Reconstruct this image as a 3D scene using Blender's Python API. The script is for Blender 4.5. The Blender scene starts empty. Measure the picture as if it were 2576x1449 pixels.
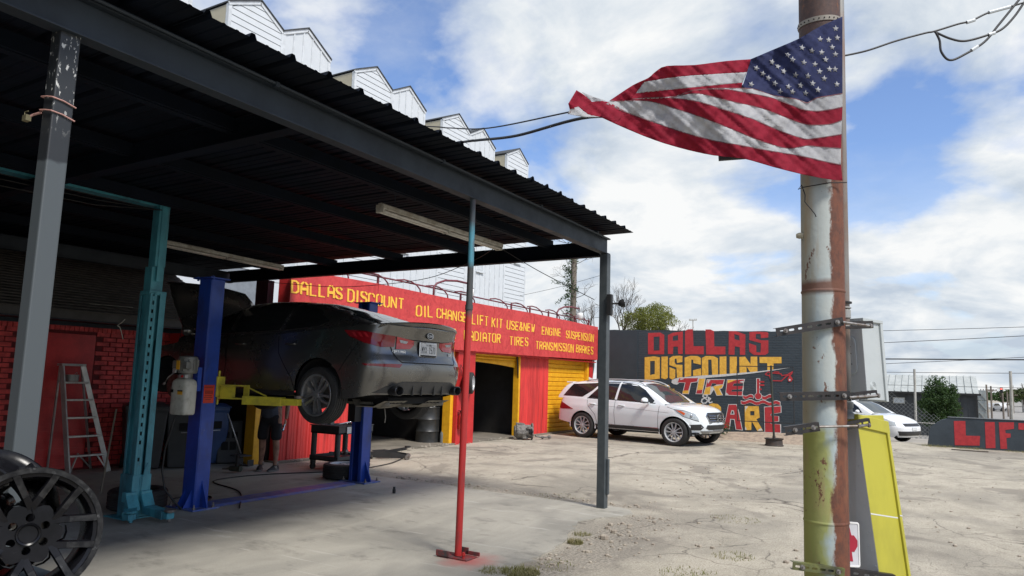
import bpy, bmesh, math, random
from mathutils import Vector, Matrix, geometry
from mathutils.bvhtree import BVHTree
random.seed(7)
SC = bpy.context.scene
COL = SC.collection
R = math.radians
V = Vector
# ---------------------------------------------------------------- camera, light, sky
cam = bpy.data.cameras.new('camera'); co = bpy.data.objects.new('camera', cam); COL.objects.link(co)
YAW, PITCH, ROLL = R(31), R(7.2), R(1.7)
fw = V((-math.sin(YAW)*math.cos(PITCH), math.cos(YAW)*math.cos(PITCH), math.sin(PITCH)))
rt0 = V((math.cos(YAW), math.sin(YAW), 0)); up0 = rt0.cross(fw)
rt = math.cos(ROLL)*rt0 + math.sin(ROLL)*up0
up = -math.sin(ROLL)*rt0 + math.cos(ROLL)*up0
co.matrix_world = Matrix(((rt.x, up.x, -fw.x, 0), (rt.y, up.y, -fw.y, 0), (rt.z, up.z, -fw.z, 1.6), (0, 0, 0, 1)))
cam.sensor_width = 36; cam.lens = 36*1800/2576; cam.clip_start = .05; cam.clip_end = 3000
SC.camera = co
SC.render.engine = 'CYCLES'
SC.view_settings.view_transform = 'Standard'; SC.view_settings.look = 'None'
SC.view_settings.exposure = 0.22; SC.view_settings.gamma = 1; SC.view_settings.use_curve_mapping = False
SUN_EL, SUN_AZ = 52, 112         # hazy sun high on the right, azimuth from +Y towards +X
w = bpy.data.worlds.new('World'); SC.world = w; w.use_nodes = True
def world():
    nt = w.node_tree; N = nt.nodes; L = nt.links; N.clear()
    out = N.new('ShaderNodeOutputWorld'); bg = N.new('ShaderNodeBackground'); bg.inputs['Strength'].default_value = .1
    sky = N.new('ShaderNodeTexSky'); sky.sky_type = 'NISHITA'; sky.sun_disc = False
    sky.sun_elevation = R(SUN_EL); sky.sun_rotation = R(SUN_AZ); sky.air_density = 1.0; sky.dust_density = .6; sky.ozone_density = 2.0
    geo = N.new('ShaderNodeTexCoord')
    sep = N.new('ShaderNodeSeparateXYZ'); L.new(geo.outputs['Generated'], sep.inputs[0])
    mz = N.new('ShaderNodeMath'); mz.operation = 'MAXIMUM'; L.new(sep.outputs['Z'], mz.inputs[0]); mz.inputs[1].default_value = 0.0
    az = N.new('ShaderNodeMath'); az.operation = 'ADD'; L.new(mz.outputs[0], az.inputs[0]); az.inputs[1].default_value = .34
    div = N.new('ShaderNodeVectorMath'); div.operation = 'DIVIDE'; L.new(geo.outputs['Generated'], div.inputs[0])
    cz = N.new('ShaderNodeCombineXYZ')
    for i in range(3): L.new(az.outputs[0], cz.inputs[i])
    L.new(cz.outputs[0], div.inputs[1])
    mp = N.new('ShaderNodeMapping'); L.new(div.outputs[0], mp.inputs['Vector'])
    mp.inputs['Location'].default_value = CLOUD_OFF; mp.inputs['Scale'].default_value = (1, 1, .35)
    def noise(sc, det, ro, dist=0):
        n = N.new('ShaderNodeTexNoise'); L.new(mp.outputs[0], n.inputs['Vector'])
        n.inputs['Scale'].default_value = sc; n.inputs['Detail'].default_value = det; n.inputs['Roughness'].default_value = ro; n.inputs['Distortion'].default_value = dist
        return n
    def ramp(src, pts):
        r = N.new('ShaderNodeValToRGB'); L.new(src, r.inputs[0]); e = r.color_ramp.elements
        e[0].position, e[0].color = pts[0][0], (*pts[0][1], 1); e[1].position, e[1].color = pts[-1][0], (*pts[-1][1], 1)
        for p, c in pts[1:-1]:
            x = e.new(p); x.color = (*c, 1)
        return r
    big = noise(CLOUD_SC, 9, .52, .25)
    mask = ramp(big.outputs['Fac'], [(.42, (0, 0, 0)), (.47, (.6,)*3), (.53, (1, 1, 1))])
    fine = noise(4.2, 8, .62, .2)
    shade = noise(3.4, 7, .58, .3)
    # cloud body: bright crowns, blue grey bellies
    cb = ramp(shade.outputs['Fac'], [(.37, (4.6, 5.3, 6.2)), (.49, (6.3, 6.8, 7.3)), (.62, (8.2, 8.3, 8.3))])
    # thin veil noise keeps edges ragged
    mm = N.new('ShaderNodeMath'); mm.operation = 'MULTIPLY_ADD'; L.new(fine.outputs['Fac'], mm.inputs[0]); mm.inputs[1].default_value = .9; mm.inputs[2].default_value = -.45
    ad = N.new('ShaderNodeMath'); ad.operation = 'ADD'; ad.use_clamp = True; L.new(mask.outputs['Color'], ad.inputs[0]); L.new(mm.outputs[0], ad.inputs[1])
    # horizon: more cover low down
    hz = N.new('ShaderNodeMapRange'); L.new(sep.outputs['Z'], hz.inputs[0])
    hz.inputs[1].default_value = .02; hz.inputs[2].default_value = .30; hz.inputs[3].default_value = .85; hz.inputs[4].default_value = 0.0
    a2 = N.new('ShaderNodeMath'); a2.operation = 'ADD'; a2.use_clamp = True; L.new(ad.outputs[0], a2.inputs[0]); L.new(hz.outputs[0], a2.inputs[1])
    tint = N.new('ShaderNodeVectorMath'); tint.operation = 'MULTIPLY'; L.new(sky.outputs[0], tint.inputs[0]); tint.inputs[1].default_value = SKY_TINT
    mix = N.new('ShaderNodeMix'); mix.data_type = 'RGBA'; L.new(a2.outputs[0], mix.inputs[0]); L.new(tint.outputs[0], mix.inputs[6]); L.new(cb.outputs['Color'], mix.inputs[7])
    L.new(mix.outputs[2], bg.inputs['Color']); L.new(bg.outputs[0], out.inputs[0])
CLOUD_OFF = (.38, 14.27, 0); CLOUD_SC = 1.7; SKY_TINT = (1.35, 1.42, 1.65)
world()
sl = bpy.data.lights.new('sun', 'SUN'); so = bpy.data.objects.new('sun', sl); COL.objects.link(so)
sl.energy = 3.6; sl.angle = R(12); sl.color = (1, .96, .90)
sd = V((math.sin(R(SUN_AZ))*math.cos(R(SUN_EL)), math.cos(R(SUN_AZ))*math.cos(R(SUN_EL)), math.sin(R(SUN_EL))))
so.rotation_euler = sd.to_track_quat('Z', 'Y').to_euler(); so.location = (0, 0, 30)

# ---------------------------------------------------------------- materials
MATS = {}
def M(name, col=(.5, .5, .5), rough=.6, metal=0, col2=None, vs=4, vlo=.4, vhi=.62, st=(1, 1, 1), bump=0, bs=60, coat=0, spec=None, trans=0, extra=None, rvar=0, det=6, bdist=.01):
    if name in MATS: return MATS[name]
    m = bpy.data.materials.new(name); m.use_nodes = True; nt = m.node_tree; N = nt.nodes; L = nt.links
    b = N['Principled BSDF']; b.inputs['Base Color'].default_value = (*col, 1)
    b.inputs['Roughness'].default_value = rough; b.inputs['Metallic'].default_value = metal
    if coat: b.inputs['Coat Weight'].default_value = coat; b.inputs['Coat Roughness'].default_value = .06
    if spec is not None: b.inputs['Specular IOR Level'].default_value = spec
    if trans: b.inputs['Transmission Weight'].default_value = trans
    g = N.new('ShaderNodeNewGeometry'); mp = N.new('ShaderNodeMapping'); L.new(g.outputs['Position'], mp.inputs['Vector']); mp.inputs['Scale'].default_value = st
    last = None
    if col2 is None: col2 = tuple(c*.8 for c in col)
    n = N.new('ShaderNodeTexNoise'); L.new(mp.outputs[0], n.inputs['Vector']); n.inputs['Scale'].default_value = vs; n.inputs['Detail'].default_value = det; n.inputs['Roughness'].default_value = .65
    r = N.new('ShaderNodeMapRange'); L.new(n.outputs['Fac'], r.inputs[0]); r.inputs[1].default_value = vlo; r.inputs[2].default_value = vhi
    mx = N.new('ShaderNodeMix'); mx.data_type = 'RGBA'; L.new(r.outputs[0], mx.inputs[0]); mx.inputs[6].default_value = (*col, 1); mx.inputs[7].default_value = (*col2, 1)
    last = mx.outputs[2]
    if extra: last = extra(N, L, g, last, b)
    L.new(last, b.inputs['Base Color'])
    if rvar:
        rr = N.new('ShaderNodeMapRange'); L.new(n.outputs['Fac'], rr.inputs[0]); rr.inputs[3].default_value = max(0, rough-rvar); rr.inputs[4].default_value = min(1, rough+rvar); rr.inputs[1].default_value = .3; rr.inputs[2].default_value = .7
        L.new(rr.outputs[0], b.inputs['Roughness'])
    if bump:
        n2 = N.new('ShaderNodeTexNoise'); L.new(mp.outputs[0], n2.inputs['Vector']); n2.inputs['Scale'].default_value = bs; n2.inputs['Detail'].default_value = 4
        bp = N.new('ShaderNodeBump'); L.new(n2.outputs['Fac'], bp.inputs['Height']); bp.inputs['Strength'].default_value = bump; bp.inputs['Distance'].default_value = bdist
        L.new(bp.outputs[0], b.inputs['Normal'])
    MATS[name] = m; return m
def nz(N, L, g, scale, det=5, st=(1, 1, 1), off=(0, 0, 0), rough=.6, dist=0):
    mp = N.new('ShaderNodeMapping'); L.new(g.outputs['Position'], mp.inputs['Vector']); mp.inputs['Scale'].default_value = st; mp.inputs['Location'].default_value = off
    n = N.new('ShaderNodeTexNoise'); L.new(mp.outputs[0], n.inputs['Vector']); n.inputs['Scale'].default_value = scale; n.inputs['Detail'].default_value = det; n.inputs['Roughness'].default_value = rough; n.inputs['Distortion'].default_value = dist
    return n.outputs['Fac']
def rng(N, L, s, a, b, c=0, d=1):
    r = N.new('ShaderNodeMapRange'); L.new(s, r.inputs[0]); r.inputs[1].default_value = a; r.inputs[2].default_value = b; r.inputs[3].default_value = c; r.inputs[4].default_value = d
    return r.outputs[0]
def mixc(N, L, f, a, c):
    m = N.new('ShaderNodeMix'); m.data_type = 'RGBA'
    if isinstance(f, (int, float)): m.inputs[0].default_value = f
    else: L.new(f, m.inputs[0])
    for i, q in ((6, a), (7, c)):
        if isinstance(q, tuple): m.inputs[i].default_value = (*q, 1)
        else: L.new(q, m.inputs[i])
    return m.outputs[2]
def mth(N, L, op, a, b=None):
    m = N.new('ShaderNodeMath'); m.operation = op; 
    for i, q in ((0, a), (1, b)):
        if q is None: continue
        if isinstance(q, (int, float)): m.inputs[i].default_value = q
        else: L.new(q, m.inputs[i])
    return m.outputs[0]
def axis(N, L, g, i):
    s = N.new('ShaderNodeSeparateXYZ'); L.new(g.outputs['Position'], s.inputs[0]); return s.outputs[i]

# ---------------------------------------------------------------- mesh builder
def poly_tess(loops):
    return geometry.tessellate_polygon([[V((p[0], p[1], 0)) for p in l] for l in loops])
class MB:
    def __init__(s): s.v = []; s.f = []; s.m = []; s.cm = 0
    def mi(s, i): s.cm = i; return s
    def add(s, vs, fs, T=None):
        n = len(s.v)
        for p in vs:
            p = V(p); s.v.append(T @ p if T else p)
        for f in fs: s.f.append(tuple(n+i for i in f)); s.m.append(s.cm)
        return s
    def box(s, lo, hi, T=None):
        x0, y0, z0 = [min(a, b) for a, b in zip(lo, hi)]; x1, y1, z1 = [max(a, b) for a, b in zip(lo, hi)]
        return s.add([(x0,y0,z0),(x1,y0,z0),(x1,y1,z0),(x0,y1,z0),(x0,y0,z1),(x1,y0,z1),(x1,y1,z1),(x0,y1,z1)],
                     [(3,2,1,0),(4,5,6,7),(0,1,5,4),(1,2,6,5),(2,3,7,6),(3,0,4,7)], T)
    def cbox(s, c, sz, T=None): return s.box([a-b/2 for a, b in zip(c, sz)], [a+b/2 for a, b in zip(c, sz)], T)
    def beam(s, a, b, wd, h, upv=(0, 0, 1)):
        a, b = V(a), V(b); d = (b-a).normalized(); u = V(upv)
        if abs(d.dot(u)) > .99: u = V((1, 0, 0))
        sx = d.cross(u).normalized(); u = sx.cross(d)
        T = Matrix(((sx.x, d.x, u.x, a.x), (sx.y, d.y, u.y, a.y), (sx.z, d.z, u.z, a.z), (0, 0, 0, 1)))
        return s.box((-wd/2, 0, -h/2), (wd/2, (b-a).length, h/2), T)
    def tube(s, pts, r, n=8, caps=True, T=None):
        pts = [V(p) for p in pts]; k = len(pts); rs = r if isinstance(r, (list, tuple)) else [r]*k
        vs = []; fs = []; pu = None
        for i, p in enumerate(pts):
            d = (pts[min(i+1, k-1)]-pts[max(i-1, 0)]).normalized()
            if pu is None:
                u = V((0, 0, 1)) if abs(d.z) < .9 else V((1, 0, 0))
            else: u = pu
            sx = d.cross(u).normalized(); u = sx.cross(d).normalized(); pu = u
            for j in range(n):
                a = 2*math.pi*j/n; vs.append(p + (sx*math.cos(a)+u*math.sin(a))*rs[i])
        for i in range(k-1):
            for j in range(n):
                q = (j+1) % n; fs.append((i*n+j, i*n+q, (i+1)*n+q, (i+1)*n+j))
        if caps: fs.append(tuple(range(n))[::-1]); fs.append(tuple((k-1)*n+j for j in range(n)))
        return s.add(vs, fs, T)
    def lathe(s, prof, n=24, T=None, closed=False, caps=True):
        vs = []; fs = []; k = len(prof)
        for r_, z in prof:
            for j in range(n):
                a = 2*math.pi*j/n; vs.append((r_*math.cos(a), r_*math.sin(a), z))
        for i in range(k if closed else k-1):
            i2 = (i+1) % k
            for j in range(n):
                q = (j+1) % n; fs.append((i*n+j, i*n+q, i2*n+q, i2*n+j))
        if caps and not closed:
            if prof[0][0] > 1e-4: fs.append(tuple(range(n))[::-1])
            if prof[-1][0] > 1e-4: fs.append(tuple((k-1)*n+j for j in range(n)))
        return s.add(vs, fs, T)
    def prism(s, loops, z0, z1, T=None, back=True):
        if not isinstance(loops[0][0], (list, tuple, Vector)): loops = [loops]
        flat = [p for l in loops for p in l]; n = len(flat); tr = poly_tess(loops)
        vs = [(p[0], p[1], z1) for p in flat] + [(p[0], p[1], z0) for p in flat]
        fs = []
        for t in tr:
            a, b, c = [V((flat[i][0], flat[i][1])) for i in t]
            if (b-a).cross(c-a) < 0: t = (t[0], t[2], t[1])
            fs.append(tuple(t))
            if back: fs.append(tuple(i+n for i in t[::-1]))
        o = 0
        for li, l in enumerate(loops):
            k = len(l)
            ar = sum(l[i][0]*l[(i+1) % k][1]-l[(i+1) % k][0]*l[i][1] for i in range(k))
            ccw = (ar > 0) == (li == 0)
            for i in range(k):
                a, b = o+i, o+(i+1) % k
                fs.append((a+n, b+n, b, a) if ccw else (b+n, a+n, a, b))
            o += k
        return s.add(vs, fs, T)
    def grid(s, rows, T=None, closeu=False):
        k = len(rows[0]); vs = [p for r_ in rows for p in r_]; fs = []
        for i in range(len(rows)-1):
            for j in range(k if closeu else k-1):
                q = (j+1) % k; fs.append((i*k+j, i*k+q, (i+1)*k+q, (i+1)*k+j))
        return s.add(vs, fs, T)
    def sph(s, c, r, n=12, sc=(1, 1, 1), T=None):
        prof = [(max(0, math.sin(math.pi*i/(n//2))), -math.cos(math.pi*i/(n//2))) for i in range(n//2+1)]
        vs = []; fs = []
        for q, z in prof:
            for j in range(n):
                a = 2*math.pi*j/n; vs.append((c[0]+r*sc[0]*q*math.cos(a), c[1]+r*sc[1]*q*math.sin(a), c[2]+r*sc[2]*z))
        for i in range(len(prof)-1):
            for j in range(n):
                q = (j+1) % n; fs.append((i*n+j, i*n+q, (i+1)*n+q, (i+1)*n+j))
        return s.add(vs, fs, T)
    def build(s, name, mat, parent=None, smooth=False, bev=0, sub=0, auto=None, local=False, weld=False, **props):
        me = bpy.data.meshes.new(name)
        off = V((0, 0, 0))
        if parent is not None and not local: off = WLOC.get(parent.name, V((0, 0, 0)))
        me.from_pydata([p-off for p in s.v], [], s.f)
        for mt in (mat if isinstance(mat, (list, tuple)) else [mat]): me.materials.append(mt)
        if any(s.m): me.polygons.foreach_set('material_index', s.m)
        if weld:
            bm = bmesh.new(); bm.from_mesh(me); bmesh.ops.remove_doubles(bm, verts=bm.verts, dist=1e-4); bm.to_mesh(me); bm.free()
        if smooth or auto:
            me.polygons.foreach_set('use_smooth', [True]*len(me.polygons))
            if auto: me.set_sharp_from_angle(angle=R(auto))
        me.update(); me.validate()
        o = bpy.data.objects.new(name, me); COL.objects.link(o)
        if bev:
            b = o.modifiers.new('bevel', 'BEVEL'); b.width = bev; b.segments = 2; b.limit_method = 'ANGLE'; b.angle_limit = R(35)
        if sub:
            b = o.modifiers.new('subd', 'SUBSURF'); b.levels = b.render_levels = sub
        if parent is not None:
            o.parent = parent
            if not local: WLOC[o.name] = off
        for k_, v_ in props.items(): o[k_] = v_
        return o
WLOC = {}
def thing(name, label, cat, loc=(0, 0, 0), rz=0, group=None, rot=None):
    o = bpy.data.objects.new(name, None); COL.objects.link(o); o.location = loc; o.rotation_euler = rot or (0, 0, rz)
    o.empty_display_size = .1; o['label'] = label; o['category'] = cat
    if group: o['group'] = group
    WLOC[o.name] = V(loc)
    return o
def tag(o, label, cat, group=None, kind=None):
    o['label'] = label; o['category'] = cat
    if group: o['group'] = group
    if kind: o['kind'] = kind
    return o
def kids(o): return [c for c in COL.objects if c.parent == o]
def dup(o, parent=None, **kw):
    c = o.copy(); COL.objects.link(c)
    if parent is not None: c.parent = parent
    WLOC[c.name] = WLOC.get(o.name, V((0, 0, 0)))
    for ch in list(o.children): dup(ch, c)
    return c
def inst(src, parent, loc, rot=None, scale=None):
    c = src.copy(); COL.objects.link(c); c.parent = parent; c.location = V(loc)-WLOC.get(parent.name, V((0, 0, 0)))
    if rot: c.rotation_euler = rot
    if scale: c.scale = scale
    return c
def TR(loc=(0, 0, 0), rx=0, ry=0, rz=0): return Matrix.Translation(loc) @ Matrix.Rotation(rz, 4, 'Z') @ Matrix.Rotation(ry, 4, 'Y') @ Matrix.Rotation(rx, 4, 'X')
def frame(o, x, y, z=None):
    x, y = V(x).normalized(), V(y).normalized(); z = x.cross(y)
    return Matrix(((x.x, y.x, z.x, o[0]), (x.y, y.y, z.y, o[1]), (x.z, y.z, z.z, o[2]), (0, 0, 0, 1)))

# ---------------------------------------------------------------- stencil lettering
GL = {
'A': [[(0,0),(0,4.5),(1.3,6),(1.7,6)], [(2.3,6),(2.7,6),(4,4.5),(4,0)], [(0,2.6),(4,2.6)]],
'B': [[(0,0),(0,6)], [(.6,6),(3,6),(3.8,5),(3.8,4),(3,3.1),(.6,3.1)], [(3,3.1),(4,2.2),(4,1),(3.1,0),(.6,0)]],
'C': [[(1.7,6),(1,6),(0,5),(0,1),(1,0),(1.7,0)], [(2.3,6),(3,6),(4,5),(4,4.2)], [(2.3,0),(3,0),(4,1),(4,1.8)]],
'D': [[(0,0),(0,6)], [(.7,6),(2.6,6),(4,4.7),(4,1.3),(2.6,0),(.7,0)]],
'E': [[(0,0),(0,6)], [(0,6),(3.8,6)], [(0,3),(3.2,3)], [(0,0),(3.8,0)]],
'F': [[(0,0),(0,6)], [(0,6),(3.8,6)], [(0,3.1),(3.2,3.1)]],
'G': [[(1.7,6),(1,6),(0,5),(0,1),(1,0),(1.7,0)], [(2.3,6),(3,6),(4,5),(4,4.2)], [(2.3,0),(3,0),(4,1),(4,2.9),(2.3,2.9)]],
'H': [[(0,0),(0,6)], [(4,0),(4,6)], [(0,3),(4,3)]],
'I': [[(2,0),(2,6)]],
'K': [[(0,0),(0,6)], [(.5,2.8),(3.8,6)], [(1.2,3.4),(4,0)]],
'L': [[(0,6),(0,0)], [(0,0),(3.8,0)]],
'M': [[(0,0),(0,6)], [(0,6),(2,2.6)], [(2,2.6),(4,6)], [(4,6),(4,0)]],
'N': [[(0,0),(0,6)], [(0,6),(4,0)], [(4,6),(4,0)]],
'O': [[(1.7,6),(1,6),(0,5),(0,1),(1,0),(1.7,0)], [(2.3,6),(3,6),(4,5),(4,1),(3,0),(2.3,0)]],
'P': [[(0,0),(0,6)], [(.6,6),(3,6),(4,5),(4,3.8),(3,2.8),(.6,2.8)]],
'R': [[(0,0),(0,6)], [(.6,6),(3,6),(4,5),(4,4),(3,3),(.6,3)], [(2,3),(4,0)]],
'S': [[(4,4.5),(4,5.1),(3,6),(2.3,6)], [(1.7,6),(1,6),(0,5.1),(0,4),(1,3.2),(3,2.8),(4,2),(4,1),(3,0),(2.3,0)], [(1.7,0),(1,0),(0,1),(0,1.6)]],
'T': [[(0,6),(4,6)], [(2,5.4),(2,0)]],
'U': [[(0,6),(0,1),(1,0),(1.7,0)], [(2.3,0),(3,0),(4,1),(4,6)]],
'V': [[(0,6),(2,0),(4,6)]],
'W': [[(0,6),(1,0)], [(1,0),(2,3.6)], [(2,3.6),(3,0)], [(3,0),(4,6)]],
'X': [[(0,0),(4,6)], [(0,6),(4,0)]],
'Y': [[(0,6),(2,3)], [(4,6),(2,3)], [(2,3),(2,0)]],
'&': [[(4,0),(.6,4.6),(.6,5.5),(1.2,6),(2.2,6),(2.7,5.4),(2.6,4.6),(.3,2.2),(0,1.2),(.8,0),(2,0),(3.9,2.4)]],
'-': [[(1.6,3),(2.4,3)]],
'1': [[(1,5),(2,6),(2,0)]], '5': [[(4,6),(.3,6),(.2,3.4),(3,3.6),(4,2.6),(4,1),(3,0),(.8,0),(0,.8)]],
'7': [[(0,6),(4,6),(1.6,0)]], '0': [[(1,6),(3,6),(4,5),(4,1),(3,0),(1,0),(0,1),(0,5),(1,6)]],
'9': [[(4,3),(1,3),(0,4),(0,5),(1,6),(3,6),(4,5),(4,1),(3,0),(1,0)]],
}
def text_run(mb, text, TL, BL, TRt, BR, to3, th=.5, depth=.004, gap=1.9, jit=0):
    jr = random.Random(len(text)*7+ord(text[0]))
    """letters as flat stroked shapes mapped onto the quad TL/BL/TR/BR (2-D plane coordinates); to3(u, v, d) places them"""
    adv = []; x = 0
    for ch in text:
        if ch == ' ': adv.append(x); x += 3.4; continue
        adv.append(x - (1.2 if ch == 'I' else 0)); x += (4 if ch != 'I' else 1.7) + gap
    W = x-gap
    TL, BL, TRt, BR = [V(p) for p in (TL, BL, TRt, BR)]
    def mp(gx, gy, d):
        u = gx/W; v_ = gy/6
        p = (BL*(1-u)+BR*u)*(1-v_)+(TL*(1-u)+TRt*u)*v_
        return to3(p[0], p[1], d)
    for ch, ax in zip(text, adv):
        if ch == ' ': continue
        k = 0; ax += jr.uniform(-jit, jit)*2; vo = jr.uniform(-jit, jit)*1.6
        for st in GL[ch]:
            st = [(x_+jr.uniform(-jit, jit), y_+jr.uniform(-jit, jit)) for x_, y_ in st]
            for i in range(len(st)-1):
                a, b = V(st[i]), V(st[i+1]); d = (b-a).normalized(); n = V((-d.y, d.x))*th
                a2 = a - d*(th*.42 if i > 0 else 0); b2 = b + d*(th*.42 if i < len(st)-2 else 0)
                q = [a2+n, a2-n, b2-n, b2+n]; q = [(ax+min(max(p.x, -.6), 4.6), vo+min(max(p.y, -.0), 6.0)) for p in q]
                dd = depth + k*.0004; k += 1
                mb.add([mp(px, py, dd) for px, py in q] + [mp(px, py, 0) for px, py in q], [(0,1,2,3),(0,4,5,1),(1,5,6,2),(2,6,7,3),(3,7,4,0)])
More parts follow.
